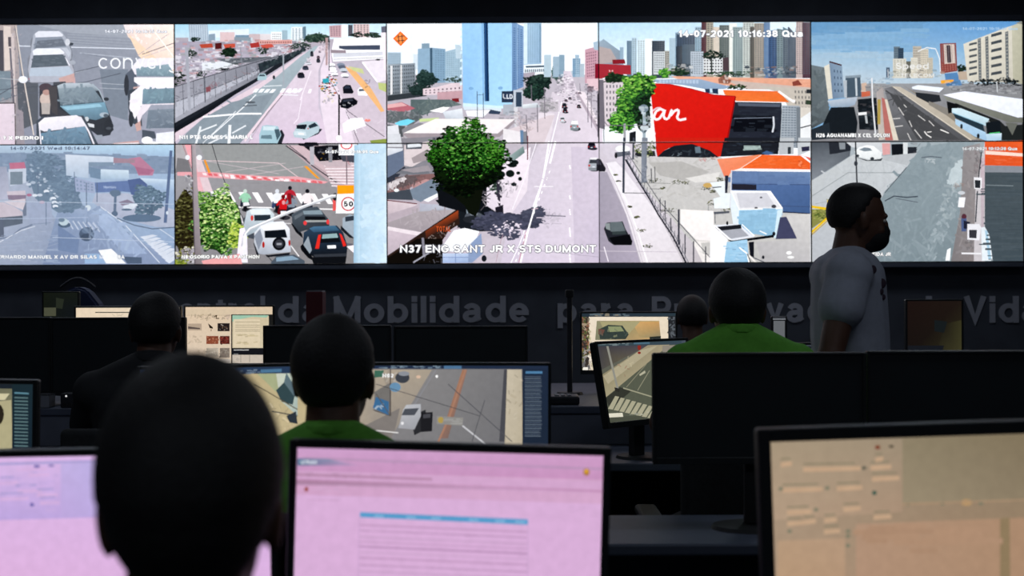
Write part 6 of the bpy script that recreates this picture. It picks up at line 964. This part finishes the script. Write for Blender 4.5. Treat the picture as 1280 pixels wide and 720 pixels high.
# blue bag hanging shape behind the far left screens
def bag(b):
    x = lambda u: at(u, 380, 6.8).x-at(104, 380, 6.8).x; z = lambda v: at(104, v, 6.8).z-SH
    pts = [(86, 362), (99, 358), (112, 362), (128, 382), (134, 400), (130, 470), (92, 470), (84, 400)]
    A = [b.verts.new((x(u), -.05, z(v) if v < 460 else .001)) for u, v in pts]; B = [b.verts.new((x(u), .05, z(v) if v < 460 else .001)) for u, v in pts]
    b.faces.new(A[::-1]); b.faces.new(B)
    for i in range(len(pts)): j = (i+1) % len(pts); b.faces.new((A[i], A[j], B[j], B[i]))
    bmesh.ops.bevel(b, geom=list(b.edges), offset=.012, segments=3, affect='EDGES'); bmesh.ops.recalc_face_normals(b, faces=b.faces)
small('backpack', 'dark blue backpack behind the dim green monitor', 'bag', (at(104, 380, 6.8).x, 6.8, SH), [('body', bag, M_BLUEBAG), ('carry_handle', lambda b: tube(b, [(-.11+.17*i/10, 0, at(104, 358, 6.8).z-SH-.005+.045*math.sin(PI*i/10)) for i in range(11)], .006), M_METAL)])
# ================================================================== office chairs
M_CHAIR = mat('black_chair_fabric', '26292c', .9, noise=.2, nscale=80)
def make_chair(lab):
    t = thing('office_chair', lab, 'chair', (0, 0, 0), 0, 'office chairs of the operators')
    b = BM(); box(b, -.24, .24, -.23, .25, .42, .50, .035, 4); link('seat', b, M_CHAIR, t, True)
    b = BM(); vs_ = box(b, -.22, .22, -.30, -.25, .58, .94, .022, 4)
    for v in vs_: v.co.y += .04*(v.co.x/.22)**2
    link('backrest', b, M_CHAIR, t, True)
    b = BM(); cyl(b, (0, -.1, .40), (0, -.29, .40), .018); cyl(b, (0, -.29, .39), (0, -.315, .75), .018, seg=12); link('back_bracket', b, M_BLACK, t)
    for s in (-1, 1):
        b = BM(); tube(b, [(s*.25, 0, .43), (s*.29, 0, .46), (s*.29, 0, .655)], .014, 10); box(b, s*.29-.035, s*.29+.035, -.12, .13, .655, .685, .012, 3); link('armrest', b, M_BLACK, t)
    b = BM(); cyl(b, (0, 0, .09), (0, 0, .42), .028, seg=16); link('gas_lift', b, M_METAL, t)
    b = BM()
    for i in range(5):
        a = 2*PI*i/5; cyl(b, (0, 0, .10), (.28*math.cos(a), .28*math.sin(a), .075), .03, .018, 10)
    link('star_base', b, M_BLACK, t)
    for i in range(5):
        a = 2*PI*i/5; x, y = .28*math.cos(a), .28*math.sin(a); b = BM(); cyl(b, (x-.02*math.sin(a), y+.02*math.cos(a), .028), (x+.02*math.sin(a), y-.02*math.cos(a), .028), .028, seg=14); link('caster', b, M_BLACK, t)
    return t
chair0 = make_chair('office chair under the person nearest the camera')

# ================================================================== people
SKIN = mat('brown_skin', '5e4032', .55, noise=.08, nscale=30); HAIR = mat('black_hair', '1a1a1c', .7, noise=.3, nscale=120, bump=.5)
GREEN = mat('green_polo_fabric', '68b83e', .85, noise=.08, nscale=60); DARKSHIRT = mat('black_shirt_fabric', '202226', .85, noise=.1, nscale=60)
NAVY = mat('dark_trouser_fabric', '14161c', .85, noise=.1, nscale=60); TEE = mat('light_grey_tshirt', 'aab0c0', .85, noise=.06, nscale=40)
MASKM = mat('black_face_mask', '101114', .8, noise=.1, nscale=60); SHOE = mat('black_shoe', '121214', .6)
EYE = mat('eye_white', 'd8d4cc', .3); PRINT = mat('shirt_print', '3c2c3c', .8)
def lerp(a, b, t): return a+(b-a)*t
def capsule(bm, p0, p1, r0, r1, f0=1, f1=1, side=(1, 0, 0), ends=True, n=18):
    """tapered limb with an elliptical section: radius along 'side' is r, across it r*f"""
    p0, p1 = Vector(p0), Vector(p1); d = (p1-p0).normalized()
    a = Vector(side); a = a-d*a.dot(d)
    if a.length < .1: a = Vector((0, 1, 0))-d*d.y
    a.normalize(); c = d.cross(a); rings = []
    st = ([(-1, i) for i in (1, 2, 3)] if ends else []); prof = []
    if ends:
        for k in (0, 25, 50, 72): t = math.radians(k); prof.append((-math.cos(t)*.999, 0, math.sin(t) if k else .05))
    prof += [(0, 0, 1), (0, .5, 1), (0, 1, 1)]
    if ends:
        for k in (72, 50, 25, 0): t = math.radians(k); prof.append((math.cos(t)*.999, 1, math.sin(t) if k else .05))
    for off, u, s in prof:
        r = lerp(r0, r1, u); f = lerp(f0, f1, u); cpt = p0.lerp(p1, u)+d*off*r*min(f0, f1, 1)
        rings.append([bm.verts.new(cpt+(a*math.cos(2*PI*i/n)+c*math.sin(2*PI*i/n)*f)*r*s) for i in range(n)])
    for A, B in zip(rings, rings[1:]):
        for i in range(n): bm.faces.new((A[i], A[(i+1) % n], B[(i+1) % n], B[i]))
    bm.faces.new(rings[0][::-1]); bm.faces.new(rings[-1])
def ell(bm, c, r, M=None, seg=20):
    v = bmesh.ops.create_uvsphere(bm, u_segments=seg, v_segments=seg//2+4, radius=1)['verts']
    for q_ in v:
        co = Vector((q_.co.x*r[0], q_.co.y*r[1], q_.co.z*r[2]))
        if M is not None: co = M @ (Vector(c)+co)
        else: co = co+Vector(c)
        q_.co = co
def remeshed(name, bm, voxel, smooth, m, parent):
    me = bpy.data.meshes.new('tmp'); bmesh.ops.recalc_face_normals(bm, faces=bm.faces); bm.to_mesh(me); bm.free()
    o = bpy.data.objects.new('tmp', me); C.objects.link(o)
    md = o.modifiers.new('r', 'REMESH'); md.mode = 'VOXEL'; md.voxel_size = voxel
    if smooth: sm = o.modifiers.new('s', 'SMOOTH'); sm.factor = .5; sm.iterations = smooth
    dg = bpy.context.evaluated_depsgraph_get(); dg.update(); me2 = bpy.data.meshes.new_from_object(o.evaluated_get(dg)); me2.name = name
    bpy.data.objects.remove(o); bpy.data.meshes.remove(me)
    me2.materials.clear(); me2.materials.append(m)
    for p_ in me2.polygons: p_.use_smooth = True
    o = bpy.data.objects.new(name, me2); C.objects.link(o); o.parent = parent
    return o
def head_parts(bm, M, s=1.0):
    """head facing +y, centre at the middle of the skull; M places it"""
    E = lambda c, r: ell(bm, [k*s for k in c], [k*s for k in r], M)
    E((0, -.012, .028), (.076, .098, .092)); E((0, .02, -.02), (.066, .072, .085)); E((0, .045, -.065), (.047, .042, .045))   # skull, face, jaw
    E((0, .082, .022), (.05, .014, .012)); E((0, .094, -.012), (.012, .016, .026)); E((0, .104, -.026), (.016, .014, .011))     # brow, nose bridge, nose tip
    E((0, .086, -.056), (.026, .011, .007)); E((0, .084, -.066), (.022, .011, .007)); E((0, .083, -.09), (.018, .012, .012))   # lips, chin
    for sx in (-1, 1):
        E((sx*.079, -.008, -.008), (.009, .018, .032)); E((sx*.084, -.014, .0), (.006, .014, .022)); E((sx*.042, .06, -.03), (.02, .02, .02))   # ears, cheeks
def hair_mesh(bm, M, s=1.0, thick=.012, back=-.06, top=1.0):
    c = Vector((0, -.012, .028)); r = Vector((.076, .098, .092))
    v = bmesh.ops.create_uvsphere(bm, u_segments=40, v_segments=28, radius=1)['verts']
    for q_ in v:
        d = q_.co.normalized(); p_ = Vector((d.x*r.x, d.y*r.y, d.z*r.z))
        line = .055 if d.y > .35 else lerp(back, .055, max(0, min(1, (d.y+.35)/.7)))    # hairline height, lower at the back
        w = max(0, min(1, ((p_.z)-line+.012)/.016))
        h = lerp(-.02, thick*(1+.25*max(0, d.z)*top), w)
        if d.z < -.2 and d.y < 0: h = min(h, .010)
        n = Vector((d.x/r.x, d.y/r.y, d.z/r.z)).normalized()
        q_.co = M @ ((c+p_+n*h)*s)
def eyes(parent, M, s=1.0):
    for sx in (-1, 1):
        b = BM(); ell(b, [k*s for k in (sx*.031, .077, .004)], [k*s for k in (.013, .009, .008)], M, 12); link('eye', b, EYE, parent, True)
def hand(bm, wrist, fdir, palmn, s=1.0, curl=.5, side=1):
    """palm with four curled fingers and a thumb leaving its side"""
    w = Vector(wrist); f = Vector(fdir).normalized(); n = Vector(palmn); n = (n-f*n.dot(f)).normalized(); l = f.cross(n)*side
    capsule(bm, w, w+f*.075*s, .030*s, .040*s, .45, .36, side=l)
    for i, (o_, ln) in enumerate(((-.030, .066), (-.010, .076), (.010, .071), (.029, .056))):
        p0 = w+f*.078*s+l*o_*s*-1; d = f; r = .0095*s; q = p0-f*.02*s
        for k in range(3):
            d2 = (d*math.cos(curl*.75)+n*math.sin(curl*.75)).normalized(); q2 = q+d2*ln*s*(.45, .32, .25)[k]+(f*.02*s if k == 0 else Vector())
            capsule(bm, q, q2, r, r*.9, n=10); q = q2; d = d2; r *= .9
    p0 = w+f*.02*s+l*.026*s; p1 = p0+(f*.6+l*.7+n*.25).normalized()*.042*s; p2 = p1+(f*.9+l*.15+n*.35).normalized()*.032*s
    capsule(bm, p0, p1, .013*s, .011*s, n=10); capsule(bm, p1, p2, .011*s, .009*s, n=10)

def seated(name, lab, x, y, top, shirt, headz=0, tilt=(0, 0), yaw=0, hs=1.0, seatz=.515, hairk={}, lean=.04, nkd=.145, zs=1.0, arms=True, wide=1.0):
    """a person seen from behind, sitting on an office chair and reaching to the desk; y: where the head is"""
    t = thing(name, lab, 'person', (x, y, 0), yaw, 'seated operators')
    Hc = Vector((0, .03+lean, top-.128*hs*zs))            # skull centre
    ht = Matrix.Translation(Hc) @ Matrix.Rotation(tilt[0], 4, 'Y') @ Matrix.Rotation(tilt[1], 4, 'Z') @ Matrix.Diagonal((1, 1, zs, 1))
    nk = Vector((0, -.015+lean*.8, Hc.z-nkd*hs*zs)); ch = Vector((0, -.02+lean*.5, nk.z-.17)); wa = Vector((0, -.03, ch.z-.20)); hp = Vector((0, -.04, seatz+.09))
    sh = [Vector((s*.172*wide, -.02+lean*.6, nk.z-.112)) for s in (-1, 1)]; el = [Vector((s*.235*wide, .10, nk.z-.30)) for s in (-1, 1)]; wr = [Vector((s*.15, .33, max(nk.z-.33, .80))) for s in (-1, 1)]
    kn = [Vector((s*.13, .40, seatz+.03)) for s in (-1, 1)]; an = [Vector((s*.13, .33, .10)) for s in (-1, 1)]; hpj = [Vector((s*.09, 0, seatz+.075)) for s in (-1, 1)]
    def torso(b, g):
        capsule(b, hp, wa, .165+g, .150+g, .70, .68); capsule(b, wa, ch, .150+g, .178*wide+g, .68, .62); capsule(b, ch, (ch+nk)/2+Vector((0, 0, .01)), .172*wide+g, .10*wide+g, .62, .7)
        for i in (0, 1): capsule(b, nk+Vector((0, 0, -.025)), sh[i], .058+g, .056+g); capsule(b, ch, sh[i], .10+g, .065+g)
    def upper(b, g, k=1.0):
        for i in (0, 1): capsule(b, sh[i], sh[i].lerp(el[i], k), .056+g, lerp(.056, .044, k)+g)
    b = BM(); torso(b, 0); upper(b, 0); head_parts(b, ht, hs)
    capsule(b, nk+Vector((0, 0, -.05)), Hc+Vector((0, -.02, -.03)), .060*hs, .056*hs)
    for i in (0, 1):
        capsule(b, el[i], wr[i], .044, .029); hand(b, wr[i], (-.1*(1 if i else -1), 1, -.12), (0, -.1, -1), 1, .35, side=1 if i == 0 else -1)
        capsule(b, hpj[i], kn[i], .085, .060); capsule(b, kn[i], an[i], .056, .036); capsule(b, an[i]+Vector((0, -.02, -.05)), an[i]+Vector((0, .13, -.065)), .04, .033, .9, .8)
    remeshed('body', b, .008, 3, SKIN, t); 
    b = BM(); hair_mesh(b, ht, hs, **hairk); link('hair', b, HAIR, t, True)
    eyes(t, ht, hs)
    b = BM(); torso(b, .010); upper(b, .014, .6); remeshed('shirt', b, .010, 4, shirt, t)
    b = BM()
    capsule(b, nk+Vector((0, -.004, -.022)), nk+Vector((0, .004, .008)), .070, .067, .95, .95, ends=False); remeshed('collar', b, .008, 2, shirt, t)
    b = BM(); capsule(b, hp, hp+Vector((0, 0, .03)), .178, .172, .72, .72)
    for i in (0, 1): capsule(b, hpj[i], kn[i], .095, .070); capsule(b, kn[i], an[i], .068, .052)
    remeshed('trousers', b, .012, 3, NAVY, t)
    for i in (0, 1):
        b = BM(); capsule(b, an[i]+Vector((0, -.03, -.055)), an[i]+Vector((0, .14, -.062)), .048, .040, .82, .75); link('shoe', b, SHOE, t, True)
    return t
def sit(lab, chlab, x, y, top, shirt, **k):
    seated('person', lab, x, y, top, shirt, **k)
    c = chair0 if not sit.n else copy_tree(chair0); sit.n += 1
    c.location = (x, y-.02, 0); c.rotation_euler.z = k.get('yaw', 0); c['label'] = chlab
sit.n = 0
def X(px, d): return (px-640)/FPX*d
# nearest: large dark head before the violet and pink screens
sit('person with short black hair and black shirt, nearest the camera, seen from behind', 'office chair under the person nearest the camera', X(239, 1.42), 1.42-.07, 1.306, DARKSHIRT, hs=1.05, zs=1.13, hairk=dict(thick=.014, back=-.075), tilt=(.0, .12), seatz=.48)
sit('person in a green shirt seated behind the pink-window monitor', 'office chair behind the pink-window monitor', X(420, 3.10), 3.10-.10, 1.318, GREEN, hs=1.04, zs=1.06, hairk=dict(thick=.013, back=-.07), tilt=(0, -.1), nkd=.095)
sit('person in a green shirt seated before the grey T-shirt person', 'office chair before the grey T-shirt person', X(920, 4.45), 4.45-.08, 1.435, GREEN, hs=1.04, hairk=dict(thick=.013, back=-.07), wide=1.0, nkd=.055)
sit('person in dark clothes seated before the cream page and web page monitors', 'office chair before the cream page monitor', X(196, 4.75), 4.75-.08, 1.365, DARKSHIRT, hs=1.0, hairk=dict(thick=.013), wide=1.1, nkd=.09)
sit('person in dark clothes seated behind the consoles under the word Preservação', 'office chair behind the consoles under the word Preservação', X(865, 7.42), 7.36, 1.335, DARKSHIRT, hs=.95, hairk=dict(thick=.012))

# ---- the walking person
def walker():
    D = 4.72; ox = X(1068, D); t = thing('person', 'standing person in a light grey T-shirt and black face mask walking to the right', 'person', (ox, D, 0), 0)
    k = D/FPX
    def Q(px, py, dy=0): return Vector(((px-1068)*k*1.0, dy, CAMZ+(360-py)*k+ROLL*-(px-640)*k*-0))
    # facing +x: head frame turned
    Hc = Q(1074, 277); hs = .97
    Mh = Matrix.Translation(Hc) @ Matrix.Rotation(.10, 4, 'Y') @ Matrix.Rotation(-PI/2+.12, 4, 'Z')
    nk = Q(1062, 322); ch = Q(1060, 352); wa = Q(1062, 420); hp = Vector((.0, 0, .95))
    sh = [Q(1046, 345, -.17), Q(1054, 345, .17)]; el = [Q(1018, 440, -.24), Q(1075, 445, .24)]; wr = [Vector((-.02, -.27, .86)), Vector((.16, .24, .88))]
    hpj = [Vector((0, -.09, .90)), Vector((0, .09, .90))]; kn = [Vector((.12, -.10, .50)), Vector((-.02, .10, .49))]; an = [Vector((.20, -.10, .10)), Vector((-.22, .10, .14))]
    sd = (0, 1, 0)
    def torso(b, g):
        capsule(b, hp, wa, .150+g, .150+g, .72, .80, side=sd); capsule(b, wa, ch, .150+g, .170+g, .80, .66, side=sd); capsule(b, ch, (ch+nk)/2, .170+g, .115+g, .66, .66, side=sd)
        for i in (0, 1): capsule(b, nk+Vector((-.01, 0, -.03)), sh[i], .058+g, .060+g); capsule(b, ch, sh[i], .095+g, .066+g)
    b = BM(); torso(b, 0); head_parts(b, Mh, hs); capsule(b, nk+Vector((-.01, 0, -.04)), Hc+Vector((-.02, 0, -.03)), .062, .056)
    for i in (0, 1):
        capsule(b, sh[i], el[i], .056, .042); capsule(b, el[i], wr[i], .044, .028); hand(b, wr[i], (.15, 0, -1), (0, 1 if i == 0 else -1, 0), 1, .4, side=1 if i else -1)
        capsule(b, hpj[i], kn[i], .09, .06); capsule(b, kn[i], an[i], .056, .036); capsule(b, an[i]+Vector((-.03, 0, -.05)), an[i]+Vector((.13, 0, -.07 if i == 0 else -.05)), .04, .032, .85, .8, side=sd)
    remeshed('body', b, .007, 2, SKIN, t)
    b = BM(); hair_mesh(b, Mh, hs, thick=.009); link('hair', b, HAIR, t, True)
    eyes(t, Mh, hs)
    b = BM()
    for c, r in (((0, .055, -.058), (.062, .058, .048)), ((0, .085, -.035), (.034, .032, .030)), ((0, .03, -.085), (.05, .05, .028))): ell(b, [q_*hs for q_ in c], [q_*hs for q_ in r], Mh)
    remeshed('face_mask', b, .005, 4, MASKM, t)
    b = BM(); torso(b, .014)
    for i in (0, 1): capsule(b, sh[i], sh[i].lerp(el[i], .42), .074, .078)
    s_ = remeshed('t_shirt', b, .009, 5, TEE, t)
    b = BM(); capsule(b, nk+Vector((-.008, 0, -.03)), nk+Vector((0, 0, -.005)), .070, .066, ends=False); remeshed('collar', b, .008, 2, TEE, t)
    # small printed marks on the shirt
    for (px, py, r) in ((1073, 341, .012), (1089, 357, .014), (1088, 366, .009), (1090, 374, .009)):
        p_ = Q(px, py); b = BM(); hit = None
        mesh = s_.data; best = min((v for v in mesh.vertices if v.co.y < -.01), key=lambda v: (v.co.x-p_.x)**2+(v.co.z-p_.z)**2)
        ell(b, best.co, (r, .004, r*1.2), None, 12); link('shirt_print', b, PRINT, t, True)
    b = BM(); capsule(b, hp, hp+Vector((0, 0, .06)), .165, .160, .78, .78, side=sd)
    for i in (0, 1): capsule(b, hpj[i], kn[i], .10, .075); capsule(b, kn[i], an[i], .072, .056)
    remeshed('trousers', b, .012, 3, NAVY, t)
    for i in (0, 1):
        b = BM(); capsule(b, an[i]+Vector((-.04, 0, -.055)), an[i]+Vector((.14, 0, -.062)), .046, .038, .82, .75, side=sd); link('shoe', b, SHOE, t, True)
walker()

# ================================================================== unseen fill lamps, added to lift the dark surfaces and wall letters
M_FILL = mat('fill_lamp_diffuser', 'cfd6e6', .5, emit=.05)
for x, y, lb in ((-2.2, 6.4, 'added fill lamp near the wall, left'), (1.6, 6.4, 'added fill lamp near the wall, right'), (-1.8, 3.2, 'added fill lamp over the middle desk, left'), (1.8, 3.2, 'added fill lamp over the middle desk, right'), (-1.6, -.8, 'added fill lamp behind the camera, left'), (1.6, -.8, 'added fill lamp behind the camera, right')):
    t = thing('fill_lamp', lb, 'fill lamp', (x, y, 3.3), 0, 'added fill lamps')
    b = BM(); box(b, -.31, .31, -.31, .31, -.04, -.001, .006); link('fill_lamp_frame', b, M_METAL, t)
    b = BM(); box(b, -.28, .28, -.28, .28, -.046, -.041); link('diffuser', b, M_FILL, t)
    ld = bpy.data.lights.new('fill_light', 'AREA'); ld.size = .55; ld.energy = FILL_W*(1.6 if y < 0 else 1); ld.color = (.80, .88, 1.0)
    lo = bpy.data.objects.new('fill_light', ld); C.objects.link(lo); lo.location = (0, 0, -.06); lo.parent = t
w = bpy.data.worlds.new('world'); bpy.context.scene.world = w; w.use_nodes = True
w.node_tree.nodes['Background'].inputs['Color'].default_value = (.5, .6, .8, 1); w.node_tree.nodes['Background'].inputs['Strength'].default_value = .02
